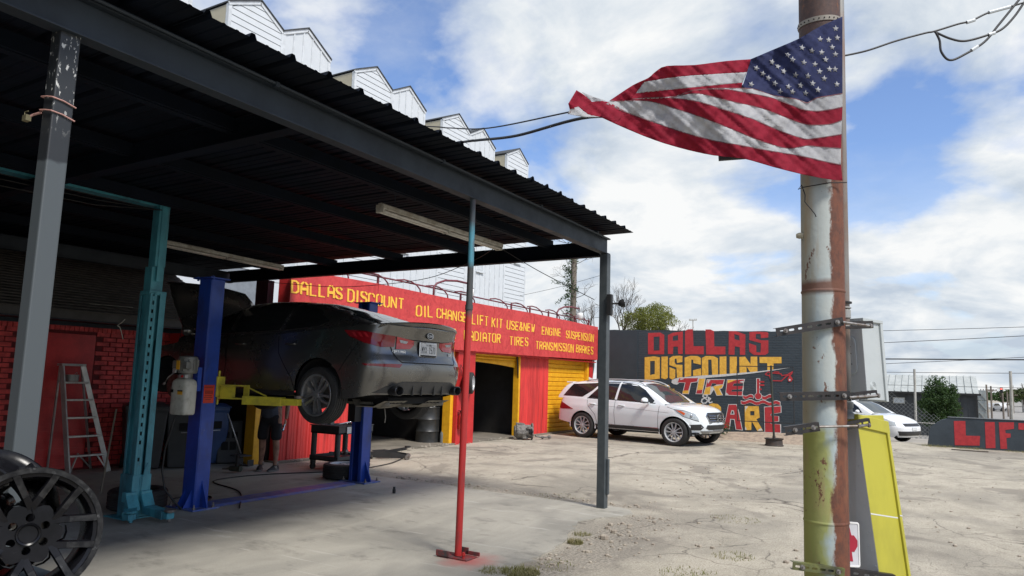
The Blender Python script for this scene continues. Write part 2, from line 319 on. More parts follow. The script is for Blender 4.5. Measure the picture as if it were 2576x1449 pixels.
MURAL = [(0,1,[[(-8.143,3.194),(-7.729,3.205),(-7.598,3.13),(-7.601,2.51),(-8.139,2.506)],[(-7.954,3.074),(-7.753,3.08),(-7.756,2.63),(-7.952,2.623)]]),(0,1,[[(-7.477,3.123),(-7.311,3.198),(-6.989,3.236),(-6.994,2.523),(-7.142,2.522),(-7.151,2.757),(-7.3,2.757),(-7.31,2.521),(-7.476,2.519)],[(-7.317,3.082),(-7.147,3.127),(-7.138,2.951),(-7.321,2.937)]]),(0,1,[[(-6.916,3.255),(-6.821,3.304),(-6.669,3.303),(-6.651,2.768),(-6.327,2.773),(-6.328,2.521),(-6.917,2.516)]]),(0,1,[[(-6.271,3.293),(-6.114,3.292),(-6.007,3.238),(-6.0,2.764),(-5.659,2.761),(-5.665,2.52),(-6.249,2.515)]]),(0,1,[[(-5.55,3.24),(-5.336,3.232),(-5.059,3.125),(-5.072,2.512),(-5.226,2.511),(-5.228,2.743),(-5.378,2.771),(-5.39,2.513),(-5.566,2.517)],[(-5.389,3.146),(-5.243,3.097),(-5.229,2.944),(-5.382,2.983)]]),(0,1,[[(-4.943,3.2),(-4.74,3.218),(-4.431,3.196),(-4.391,3.168),(-4.397,3.036),(-4.606,3.013),(-4.613,3.141),(-4.75,3.138),(-4.758,3.0),(-4.597,2.952),(-4.395,2.948),(-4.4,2.577),(-4.486,2.517),(-4.813,2.508),(-4.946,2.611),(-4.956,2.867),(-4.746,2.792),(-4.745,2.594),(-4.621,2.585),(-4.608,2.867),(-4.942,2.959)]]),(1,1,[[(-8.252,2.407),(-7.936,2.441),(-7.742,2.412),(-7.744,1.73),(-8.251,1.666)],[(-8.069,2.287),(-7.91,2.299),(-7.908,1.876),(-8.067,1.838)]]),(1,1,[[(-7.688,2.433),(-7.48,2.441),(-7.478,1.766),(-7.557,1.719),(-7.692,1.751)]]),(1,1,[[(-7.424,2.386),(-7.31,2.457),(-7.105,2.469),(-7.004,2.456),(-7.008,2.271),(-7.177,2.239),(-7.197,2.378),(-7.253,2.368),(-7.259,2.258),(-7.212,2.189),(-7.004,2.182),(-7.004,1.788),(-7.177,1.774),(-7.197,2.096),(-7.427,2.166)]]),(1,1,[[(-7.423,2.1),(-7.234,2.04),(-7.238,1.772),(-7.33,1.711),(-7.422,1.758)]]),(1,1,[[(-6.933,2.411),(-6.741,2.468),(-6.522,2.464),(-6.423,2.406),(-6.42,2.195),(-6.652,2.247),(-6.658,2.345),(-6.722,2.354),(-6.727,1.844),(-6.933,1.799)]]),(1,1,[[(-6.662,2.021),(-6.414,2.084),(-6.409,1.861),(-6.663,1.845)]]),(1,1,[[(-6.387,2.407),(-6.265,2.467),(-6.031,2.469),(-5.892,2.402),(-5.89,1.882),(-6.069,1.874),(-6.09,2.361),(-6.191,2.354),(-6.19,1.866),(-6.386,1.861)]]),(1,1,[[(-5.838,2.451),(-5.633,2.463),(-5.635,1.927),(-5.842,1.893)]]),(1,1,[[(-5.532,2.454),(-5.321,2.456),(-5.32,1.947),(-5.537,1.923)]]),(1,1,[[(-5.246,2.448),(-5.072,2.459),(-4.918,2.234),(-4.911,2.46),(-4.722,2.462),(-4.719,2.003),(-4.921,1.98),(-5.038,2.175),(-5.035,1.968),(-5.245,1.935)]]),(1,1,[[(-4.655,2.454),(-4.031,2.46),(-4.031,2.275),(-4.256,2.272),(-4.268,2.086),(-4.433,2.055),(-4.435,2.275),(-4.652,2.275)]]),(2,2,[[(-7.34,1.7),(-7.228,1.753),(-7.105,1.781),(-6.405,1.861),(-5.727,1.919),(-4.847,2.006),(-4.25,2.087),(-3.774,2.156),(-4.25,2.064),(-4.848,1.965),(-5.727,1.848),(-6.406,1.779),(-6.923,1.751),(-7.075,1.717),(-7.105,1.677),(-7.126,1.588),(-7.187,1.556),(-7.289,1.573),(-7.361,1.621)]]),(0,4,[[(-7.103,1.76),(-6.504,1.781),(-6.545,1.673),(-6.74,1.638),(-6.812,1.394),(-6.967,1.369),(-6.905,1.633),(-7.155,1.63)]]),(1,4,[[(-6.988,1.378),(-6.802,1.394),(-6.812,1.293),(-6.999,1.287)]]),(1,4,[[(-6.473,1.765),(-6.291,1.766),(-6.363,1.433),(-6.545,1.407)]]),(0,4,[[(-6.545,1.403),(-6.367,1.429),(-6.394,1.305),(-6.566,1.302)]]),(0,4,[[(-6.22,1.732),(-5.703,1.75),(-5.744,1.611),(-5.941,1.595),(-5.961,1.63),(-6.071,1.637),(-6.111,1.54),(-6.262,1.502)]]),(1,4,[[(-6.272,1.492),(-6.111,1.531),(-6.142,1.298),(-6.333,1.281)]]),(1,4,[[(-6.041,1.539),(-5.734,1.603),(-5.784,1.497),(-5.863,1.475),(-5.766,1.292),(-5.924,1.276),(-6.012,1.48)]]),(0,4,[[(-5.606,1.748),(-5.103,1.771),(-5.142,1.663),(-5.412,1.646),(-5.451,1.567),(-5.143,1.576),(-5.163,1.488),(-5.472,1.459),(-5.492,1.399),(-5.164,1.411),(-5.185,1.294),(-5.658,1.296)]]),(1,5,[[(-5.596,1.745),(-5.334,1.757),(-5.606,1.646)]]),(2,5,[[(-5.652,1.374),(-5.57,1.303),(-5.656,1.298)]]),(2,5,[[(-5.257,1.699),(-5.126,1.741),(-5.142,1.671)]]),(2,5,[[(-7.082,1.75),(-6.936,1.758),(-6.978,1.732),(-7.061,1.71)]]),(2,5,[[(-6.216,1.712),(-6.12,1.731),(-6.201,1.613)]]),(2,3,[[(-7.12,1.778),(-6.479,1.799),(-6.528,1.656),(-6.725,1.622),(-6.8,1.278),(-7.015,1.27),(-6.926,1.62),(-7.178,1.613)]]),(2,3,[[(-6.489,1.781),(-6.272,1.783),(-6.375,1.289),(-6.587,1.286)]]),(2,3,[[(-6.236,1.75),(-5.684,1.766),(-5.72,1.6),(-5.716,1.604),(-5.764,1.488),(-5.835,1.466),(-5.746,1.277),(-5.94,1.258),(-6.018,1.44),(-6.122,1.283),(-6.351,1.266),(-6.282,1.511)]]),(2,3,[[(-5.621,1.766),(-5.084,1.789),(-5.127,1.648),(-5.129,1.474),(-5.149,1.427),(-5.166,1.275),(-5.676,1.28)]]),(3,3.5,[[(-6.065,1.633),(-5.961,1.626),(-5.941,1.589),(-6.041,1.539),(-6.111,1.531)]]),(3,3.5,[[(-5.408,1.644),(-5.139,1.66),(-5.143,1.578),(-5.447,1.569)]]),(3,3.5,[[(-5.472,1.457),(-5.163,1.482),(-5.164,1.415),(-5.488,1.402)]]),(1,1,[[(-6.73,0.986),(-6.608,1.011),(-6.425,1.009),(-6.324,0.934),(-6.245,0.819),(-6.446,0.889)]]),(0,1,[[(-6.375,0.892),(-6.324,0.934),(-6.244,0.948),(-6.174,0.892),(-6.165,0.823),(-6.365,0.814)]]),(1,2,[[(-6.204,0.959),(-6.084,1.024),(-5.906,1.012),(-5.808,0.918),(-5.805,0.791),(-5.957,0.755),(-5.986,0.871),(-6.065,0.887),(-6.105,0.787),(-6.067,0.553),(-5.948,0.501),(-5.928,0.639),(-5.79,0.665),(-5.792,0.412),(-5.91,0.308),(-6.187,0.292),(-6.286,0.463),(-6.285,0.817)]]),(2,3,[[(-5.588,1.018),(-5.337,1.032),(-5.266,0.789),(-5.167,0.261),(-5.377,0.273),(-5.418,0.559),(-5.509,0.564),(-5.55,0.272),(-5.75,0.279),(-5.669,0.613)]]),(0,4,[[(-5.573,1.003),(-5.35,1.016),(-5.285,0.788),(-5.186,0.284),(-5.357,0.284),(-5.399,0.585),(-5.532,0.586),(-5.569,0.29),(-5.734,0.294),(-5.654,0.614)]]),(2,5,[[(-5.489,0.845),(-5.423,0.839),(-5.401,0.72),(-5.529,0.714)]]),(3,6,[[(-5.47,0.817),(-5.439,0.815),(-5.428,0.742),(-5.501,0.738)]]),(1,4,[[(-5.102,0.989),(-4.698,0.997),(-4.674,0.666),(-4.768,0.613),(-4.587,0.293),(-4.744,0.274),(-4.909,0.568),(-4.921,0.291),(-5.101,0.28)],[(-4.943,0.843),(-4.821,0.849),(-4.822,0.725),(-4.945,0.718)]]),(2,5,[[(-5.093,0.98),(-4.998,0.984),(-5.075,0.875),(-5.083,0.798)]]),(2,5,[[(-5.095,0.395),(-5.044,0.293),(-5.1,0.284)]]),(2,5,[[(-4.697,0.324),(-4.632,0.366),(-4.596,0.296),(-4.735,0.28)]]),(2,3,[[(-4.545,0.991),(-4.058,1.043),(-4.058,0.829),(-4.123,0.751),(-4.126,0.579),(-4.072,0.52),(-4.079,0.246),(-4.541,0.239)]]),(0,4,[[(-4.531,0.976),(-4.073,1.025),(-4.076,0.847),(-4.359,0.786),(-4.36,0.739),(-4.141,0.731),(-4.143,0.591),(-4.362,0.551),(-4.363,0.504),(-4.1,0.5),(-4.095,0.267),(-4.523,0.259)]]),(3,3.5,[[(-4.35,0.781),(-4.058,0.839),(-4.056,0.736),(-4.35,0.743)]]),(3,3.5,[[(-4.353,0.547),(-4.062,0.59),(-4.064,0.508),(-4.354,0.51)]]),(2,2,[[(-4.758,1.821),(-4.645,1.823),(-4.659,1.38),(-4.764,1.377)]]),(0,3,[[(-4.739,1.806),(-4.661,1.808),(-4.678,1.37),(-4.741,1.368)]]),(0,3,[[(-4.661,1.744),(-4.529,1.744),(-4.53,1.694),(-4.662,1.694)]]),(0,3,[[(-4.663,1.648),(-4.53,1.648),(-4.531,1.599),(-4.663,1.598)]]),(0,3,[[(-4.664,1.524),(-4.607,1.522),(-4.607,1.472),(-4.665,1.474)]]),(2,2,[[(-4.599,1.293),(-4.607,1.25),(-4.631,1.213),(-4.667,1.188),(-4.708,1.178),(-4.75,1.185),(-4.784,1.207),(-4.808,1.242),(-4.815,1.285),(-4.807,1.328),(-4.782,1.365),(-4.747,1.39),(-4.705,1.4),(-4.664,1.393),(-4.629,1.37),(-4.606,1.335)]]),(0,3,[[(-4.613,1.296),(-4.621,1.259),(-4.642,1.228),(-4.672,1.206),(-4.708,1.197),(-4.744,1.203),(-4.774,1.222),(-4.794,1.253),(-4.8,1.289),(-4.793,1.326),(-4.772,1.358),(-4.741,1.38),(-4.705,1.388),(-4.67,1.382),(-4.64,1.363),(-4.62,1.332)]]),(2,1,[[(-5.156,1.32),(-5.103,1.293),(-5.05,1.293),(-4.997,1.319),(-4.944,1.346),(-4.891,1.345),(-4.839,1.318),(-4.841,1.211),(-4.893,1.238),(-4.945,1.238),(-4.998,1.211),(-5.051,1.185),(-5.104,1.185),(-5.157,1.212)]]),(0,2,[[(-5.142,1.303),(-5.094,1.277),(-5.046,1.277),(-4.997,1.304),(-4.949,1.331),(-4.9,1.331),(-4.853,1.304),(-4.854,1.224),(-4.901,1.25),(-4.949,1.25),(-4.998,1.223),(-5.047,1.196),(-5.095,1.196),(-5.143,1.222)]]),(2,1,[[(-4.604,1.325),(-4.551,1.302),(-4.499,1.306),(-4.446,1.336),(-4.394,1.366),(-4.341,1.369),(-4.29,1.346),(-4.292,1.233),(-4.343,1.255),(-4.395,1.252),(-4.448,1.222),(-4.501,1.192),(-4.553,1.188),(-4.605,1.211)]]),(0,2,[[(-4.595,1.308),(-4.546,1.285),(-4.498,1.289),(-4.449,1.318),(-4.401,1.348),(-4.352,1.352),(-4.305,1.329),(-4.306,1.242),(-4.354,1.264),(-4.402,1.261),(-4.45,1.231),(-4.499,1.201),(-4.548,1.198),(-4.596,1.221)]]),(2,1,[[(-5.215,1.155),(-5.15,1.133),(-5.086,1.143),(-5.021,1.175),(-4.957,1.197),(-4.893,1.187),(-4.83,1.155),(-4.766,1.133),(-4.703,1.143),(-4.639,1.174),(-4.576,1.196),(-4.513,1.186),(-4.451,1.155),(-4.389,1.133),(-4.327,1.142),(-4.264,1.174),(-4.202,1.195),(-4.141,1.186),(-4.08,1.154),(-4.082,1.045),(-4.143,1.077),(-4.204,1.086),(-4.266,1.064),(-4.329,1.033),(-4.391,1.023),(-4.453,1.045),(-4.515,1.076),(-4.578,1.086),(-4.641,1.064),(-4.704,1.032),(-4.768,1.022),(-4.831,1.044),(-4.894,1.076),(-4.958,1.085),(-5.022,1.063),(-5.087,1.031),(-5.151,1.021),(-5.216,1.043)]]),(0,2,[[(-5.202,1.139),(-5.139,1.116),(-5.076,1.126),(-5.012,1.158),(-4.949,1.18),(-4.887,1.17),(-4.825,1.138),(-4.764,1.116),(-4.702,1.125),(-4.64,1.157),(-4.578,1.179),(-4.517,1.169),(-4.456,1.138),(-4.395,1.116),(-4.334,1.125),(-4.273,1.156),(-4.212,1.178),(-4.152,1.168),(-4.093,1.137),(-4.094,1.054),(-4.154,1.085),(-4.214,1.095),(-4.275,1.073),(-4.336,1.042),(-4.396,1.032),(-4.457,1.054),(-4.518,1.085),(-4.579,1.095),(-4.641,1.073),(-4.703,1.041),(-4.765,1.032),(-4.826,1.054),(-4.888,1.086),(-4.95,1.095),(-5.013,1.073),(-5.076,1.041),(-5.14,1.031),(-5.202,1.054)]]),(1,1.15,[[(-7.7,1.255),(-7.756,1.253),(-7.756,1.41),(-7.7,1.411)]]),(1,1.3,[[(-7.756,1.356),(-7.756,1.41),(-7.604,1.414),(-7.604,1.361)]]),(1,1.45,[[(-7.604,1.361),(-7.659,1.359),(-7.66,1.47),(-7.604,1.472)]]),(1,1.6,[[(-7.66,1.417),(-7.66,1.47),(-7.391,1.479),(-7.391,1.425)]]),(1,1.75,[[(-7.446,1.477),(-7.391,1.479),(-7.391,1.368),(-7.446,1.367)]]),(1,1.9,[[(-7.446,1.367),(-7.446,1.42),(-7.264,1.426),(-7.264,1.373)]]),(1,1.0,[[(-7.319,1.424),(-7.264,1.426),(-7.264,1.302),(-7.319,1.3)]]),(1,1.15,[[(-7.327,1.311),(-7.307,1.361),(-7.151,1.306),(-7.171,1.256)]]),(1,1.3,[[(-7.214,1.316),(-7.159,1.317),(-7.159,1.123),(-7.214,1.121)]]),(1,1.45,[[(-7.159,1.176),(-7.159,1.123),(-7.467,1.111),(-7.467,1.164)]]),(1,1.6,[[(-7.401,1.148),(-7.43,1.102),(-7.734,1.272),(-7.705,1.319)]]),(1,1.75,[[(-7.668,1.31),(-7.668,1.257),(-7.756,1.253),(-7.756,1.307)]]),(1,1.9,[[(-7.632,1.494),(-7.632,1.535),(-7.429,1.541),(-7.429,1.5)]]),(1,1.0,[[(-7.551,1.541),(-7.5,1.543),(-7.499,1.424),(-7.551,1.422)]]),(1,1.15,[[(-7.78,1.417),(-7.75,1.418),(-7.749,1.276),(-7.779,1.275)]]),(1,1.3,[[(-7.136,1.328),(-7.103,1.33),(-7.103,1.186),(-7.136,1.185)]]),(1,1.45,[[(-7.199,1.223),(-7.203,1.251),(-7.09,1.269),(-7.086,1.241)]]),(0,1.6,[[(-8.321,1.581),(-8.319,1.606),(-7.823,1.594),(-7.824,1.569)]]),(0,1.75,[[(-7.848,1.595),(-7.822,1.593),(-7.846,1.387),(-7.872,1.389)]]),(0,1.9,[[(-7.844,1.412),(-7.845,1.388),(-8.275,1.385),(-8.274,1.41)]]),(0,1.0,[[(-8.246,1.388),(-8.271,1.382),(-8.323,1.603),(-8.297,1.609)]]),(0,1.15,[[(-8.263,1.657),(-8.219,1.659),(-8.218,1.575),(-8.262,1.574)]]),(0,1.3,[[(-8.038,1.608),(-8.036,1.637),(-7.919,1.635),(-7.92,1.606)]]),(2,1.45,[[(-6.072,1.082),(-6.061,1.049),(-6.155,1.014),(-6.166,1.047)]]),(2,1.6,[[(-6.118,1.037),(-6.144,1.012),(-6.249,1.116),(-6.222,1.142)]]),(2,1.75,[[(-6.198,1.12),(-6.221,1.092),(-6.379,1.217),(-6.356,1.246)]]),(2,1.9,[[(-6.335,1.203),(-6.372,1.202),(-6.371,1.283),(-6.335,1.285)]]),(2,1.0,[[(-6.367,1.244),(-6.375,1.279),(-6.279,1.304),(-6.271,1.27)]]),(2,1.15,[[(-6.317,1.272),(-6.302,1.305),(-6.199,1.265),(-6.213,1.232)]]),(2,1.3,[[(-6.233,1.278),(-6.199,1.266),(-6.233,1.182),(-6.266,1.194)]]),(2,1.45,[[(-6.235,1.229),(-6.219,1.198),(-6.392,1.106),(-6.408,1.137)]]),(2,1.6,[[(-6.397,1.152),(-6.362,1.143),(-6.392,1.038),(-6.427,1.046)]]),(2,1.75,[[(-6.43,1.059),(-6.404,1.085),(-6.329,1.013),(-6.354,0.987)]]),(2,1.9,[[(-6.37,0.992),(-6.375,1.027),(-6.258,1.046),(-6.254,1.011)]]),(2,1.0,[[(-6.274,1.0),(-6.299,1.024),(-6.203,1.123),(-6.178,1.099)]]),(2,1.15,[[(-6.209,1.191),(-6.192,1.219),(-6.101,1.166),(-6.118,1.139)]]),(2,1.3,[[(-6.125,1.182),(-6.1,1.163),(-6.182,1.066),(-6.206,1.086)]]),(2,1.45,[[(-6.167,1.074),(-6.199,1.072),(-6.203,1.212),(-6.171,1.214)]]),(0,1.6,[[(-4.491,1.931),(-4.507,1.951),(-4.403,2.043),(-4.386,2.023)]]),(0,1.75,[[(-4.423,2.022),(-4.406,2.043),(-4.323,1.975),(-4.339,1.954)]]),(0,1.9,[[(-4.343,1.991),(-4.323,1.976),(-4.385,1.886),(-4.406,1.901)]]),(0,1.0,[[(-4.372,1.914),(-4.379,1.888),(-4.496,1.922),(-4.489,1.948)]]),(0,1.15,[[(-4.463,1.925),(-4.486,1.913),(-4.506,1.956),(-4.483,1.968)]]),(0,1.3,[[(-4.397,1.923),(-4.37,1.934),(-4.307,1.754),(-4.334,1.743)]]),(0,1.45,[[(-4.341,1.748),(-4.34,1.778),(-4.027,1.776),(-4.029,1.746)]]),(0,1.6,[[(-4.044,1.74),(-4.063,1.761),(-3.894,1.928),(-3.875,1.906)]]),(0,1.75,[[(-3.904,1.887),(-3.914,1.915),(-3.76,1.976),(-3.75,1.948)]]),(0,1.9,[[(-3.764,1.936),(-3.788,1.95),(-3.736,2.044),(-3.712,2.029)]]),(0,1.0,[[(-4.348,1.978),(-4.344,2.008),(-4.041,1.983),(-4.044,1.953)]]),(0,1.15,[[(-4.077,1.973),(-4.053,1.99),(-4.002,1.909),(-4.026,1.892)]]),(0,1.3,[[(-4.034,1.895),(-4.039,1.925),(-3.865,1.963),(-3.86,1.933)]]),(0,1.45,[[(-3.882,1.924),(-3.896,1.95),(-3.726,2.053),(-3.712,2.027)]]),(0,1.6,[[(-4.253,2.01),(-4.251,2.036),(-4.097,2.028),(-4.099,2.001)]]),(0,3,[[(-3.805,1.946),(-3.726,1.817),(-3.772,1.75),(-3.844,1.748),(-3.87,1.813)]]),(2,4,[[(-3.786,1.796),(-3.794,1.777),(-3.811,1.769),(-3.829,1.776),(-3.836,1.795),(-3.828,1.814),(-3.811,1.822),(-3.793,1.815)]])]
LIFTL = [[(0.247,0.757),(0.53,0.772),(0.525,0.357),(0.867,0.37),(0.842,0.099),(0.245,0.07)],[(0.997,0.769),(1.233,0.782),(1.217,0.062),(0.989,0.036)],[(1.326,0.778),(1.678,0.798),(1.669,0.618),(1.469,0.577),(1.469,0.49),(1.59,0.484),(1.58,0.376),(1.482,0.352),(1.488,0.059),(1.334,0.047)],[(1.78,0.786),(2.301,0.784),(2.291,0.599),(2.115,0.6),(2.093,0.061),(1.923,0.054),(1.955,0.601),(1.772,0.607)]]
LIFTO = [(-0.438,0.037),(-0.397,0.281),(-0.374,0.464),(-0.27,0.622),(-0.066,0.77),(0.199,0.853),(0.762,0.853),(1.91,0.857)]
WORDS = [('DALLAS',[(8.812,3.23),(8.828,2.996),(10.071,3.247),(10.083,3.011)]),('DISCOUNT',[(10.233,3.243),(10.24,2.984),(11.927,3.231),(11.93,3.003)]),('OIL',[(12.388,3.143),(12.397,2.893),(12.959,3.177),(12.978,2.915)]),('CHANGE',[(13.135,3.15),(13.141,2.924),(14.334,3.156),(14.333,2.916)]),('LIFT KIT',[(14.569,3.146),(14.586,2.894),(16.006,3.146),(15.995,2.903)]),('USE&NEW',[(16.241,3.142),(16.235,2.896),(17.735,3.138),(17.716,2.912)]),('ENGINE',[(18.19,3.124),(18.186,2.888),(19.398,3.13),(19.391,2.898)]),('SUSPENSION',[(19.755,3.124),(19.748,2.881),(21.806,3.133),(21.774,2.869)]),('AC',[(11.793,2.708),(11.801,2.499),(12.235,2.724),(12.242,2.509)]),('SERVICE',[(12.479,2.72),(12.49,2.503),(13.904,2.724),(13.904,2.49)]),('RADIATOR',[(14.267,2.728),(14.282,2.497),(15.913,2.735),(15.914,2.494)]),('TIRES',[(16.395,2.721),(16.401,2.487),(17.378,2.742),(17.376,2.496)]),('TRANSMISSION',[(17.852,2.679),(17.848,2.454),(20.28,2.721),(20.263,2.453)]),('BRAKES',[(20.498,2.72),(20.489,2.475),(21.748,2.716),(21.737,2.455)])]
FLAG = [('red',[(-0.0189,2.8238),(-0.1096,2.8398),(-0.2375,2.8668),(-0.398,2.8896),(-0.5587,2.9157),(-0.7196,2.9407),(-0.8808,2.9803),(-1.0424,3.0312),(-1.2046,3.0878),(-1.324,3.1347),(-1.3554,3.0585),(-1.2037,2.9927),(-1.042,2.9308),(-0.8809,2.8858),(-0.7201,2.8553),(-0.5595,2.8426),(-0.3994,2.8011),(-0.2397,2.7642),(-0.1013,2.7409),(-0.0129,2.7338)]),('white',[(-0.0163,2.9179),(-0.129,2.9222),(-0.2041,2.9266),(-0.3118,2.9088),(-0.4509,2.9434),(-0.6115,3.0053),(-0.7728,3.0675),(-0.9347,3.1186),(-1.0971,3.1587),(-1.3133,3.1463),(-1.324,3.1347),(-1.2046,3.0878),(-1.0424,3.0312),(-0.8808,2.9803),(-0.7196,2.9407),(-0.5587,2.9157),(-0.398,2.8896),(-0.2375,2.8668),(-0.1096,2.8398),(-0.0189,2.8238)]),('red',[(-0.0108,2.9982),(-0.0736,2.9862),(-0.1493,2.9727),(-0.2247,2.9671),(-0.3637,3.013),(-0.503,3.0702),(-0.6645,3.1214),(-0.8265,3.167),(-1.0214,3.1813),(-1.1837,3.165),(-1.3133,3.1463),(-1.0971,3.1587),(-0.9347,3.1186),(-0.7728,3.0675),(-0.6115,3.0053),(-0.4509,2.9434),(-0.3118,2.9088),(-0.2041,2.9266),(-0.129,2.9222),(-0.0163,2.9179)]),('white',[(-0.0064,3.0799),(-0.0718,3.0555),(-0.1691,3.0469),(-0.2228,3.0531),(-0.3086,3.0818),(-0.4482,3.1337),(-0.6101,3.1681),(-0.7614,3.2029),(-0.8481,3.2082),(-0.9781,3.1793),(-1.1837,3.165),(-1.0214,3.1813),(-0.8265,3.167),(-0.6645,3.1214),(-0.503,3.0702),(-0.3637,3.013),(-0.2247,2.9671),(-0.1493,2.9727),(-0.0736,2.9862),(-0.0108,2.9982)]),('red',[(-0.001,3.1565),(-0.0696,3.1397),(-0.1456,3.1284),(-0.2211,3.1351),(-0.307,3.1662),(-0.4147,3.2024),(-0.5553,3.2263),(-0.6636,3.2399),(-0.8264,3.2292),(-0.9348,3.1863),(-0.9781,3.1793),(-0.8481,3.2082),(-0.7614,3.2029),(-0.6101,3.1681),(-0.4482,3.1337),(-0.3086,3.0818),(-0.2228,3.0531),(-0.1691,3.0469),(-0.0718,3.0555),(-0.0064,3.0799)]),('white',[(0.0012,3.2356),(-0.0675,3.221),(-0.1437,3.2051),(-0.1986,3.1752),(-0.2631,3.1958),(-0.3928,3.2143),(-0.49,3.2453),(-0.5659,3.2486),(-0.6962,3.2446),(-0.8264,3.2292),(-0.9348,3.1863),(-0.8264,3.2292),(-0.6636,3.2399),(-0.5553,3.2263),(-0.4147,3.2024),(-0.307,3.1662),(-0.2211,3.1351),(-0.1456,3.1284),(-0.0696,3.1397),(-0.001,3.1565)]),('blue',[(0.0141,3.6918),(-0.1229,3.6235),(-0.2274,3.5566),(-0.3886,3.479),(-0.5096,3.4213),(-0.5323,3.3406),(-0.5604,3.2544),(-0.49,3.2453),(-0.3928,3.2143),(-0.2631,3.1958),(-0.1986,3.1752),(-0.1437,3.2051),(-0.0675,3.221),(0.0012,3.2356)]),('red',[(-0.5096,3.4213),(-0.6515,3.4054),(-0.826,3.3771),(-0.984,3.3665),(-1.0437,3.3327),(-1.087,3.2926),(-1.1736,3.2468),(-1.3026,3.1523),(-1.1999,3.1611),(-1.1569,3.1997),(-1.1086,3.2692),(-0.9132,3.306),(-0.7174,3.3269),(-0.5323,3.344)]),('white',[(-0.5323,3.344),(-0.7174,3.3269),(-0.9132,3.306),(-1.1086,3.2692),(-1.1569,3.1997),(-0.9348,3.2315),(-0.7178,3.2609),(-0.5569,3.2818)]),('red',[(-0.5569,3.2818),(-0.7178,3.2609),(-0.9348,3.2315),(-1.1569,3.1997),(-1.1999,3.1611),(-1.1837,3.165),(-1.0214,3.1813),(-0.9348,3.1919),(-0.8264,3.2292),(-0.6962,3.2446),(-0.5659,3.2486)]),('red',[(-1.4875,3.2087),(-1.4437,3.1818),(-1.3998,3.1437),(-1.3133,3.1463),(-1.2046,3.0878),(-1.258,3.0301),(-1.3554,3.0585),(-1.4203,3.07),(-1.475,3.1132),(-1.5175,3.0782),(-1.5315,3.1283)]),('white',[(-1.475,3.1132),(-1.4203,3.07),(-1.3553,3.0563),(-1.4416,3.0536),(-1.5335,3.0687),(-1.5201,3.1006)]),('white',[(-1.4549,3.1984),(-1.3894,3.1722),(-1.3243,3.1539),(-1.3674,3.1447),(-1.4108,3.1512)])]
STARS = [(-0.0264,3.6185),(-0.1158,3.552),(-0.0677,3.5489),(-0.0191,3.5631),(-0.2188,3.4992),(-0.1645,3.4814),(-0.109,3.4739),(-0.0491,3.5057),(-0.3017,3.453),(-0.2749,3.4263),(-0.2109,3.41),(-0.1489,3.4016),(-0.0882,3.4321),(-0.0316,3.4649),(-0.3897,3.409),(-0.3585,3.3837),(-0.4797,3.3685),(-0.3253,3.3561),(-0.2604,3.3354),(-0.1897,3.3319),(-0.1237,3.3613),(-0.0678,3.3756),(-0.0362,3.3765),(-0.4431,3.3377),(-0.413,3.3135),(-0.0986,3.3199),(-0.3765,3.2828),(-0.3008,3.2659),(-0.2322,3.276),(-0.1646,3.2894),(-0.0288,3.288),(-0.135,3.2529),(-0.2061,3.2303),(-0.2786,3.236),(-0.3491,3.2361),(-0.5092,3.2731)]
FLAG_O = [-0.4267,4.2336,3.2091]
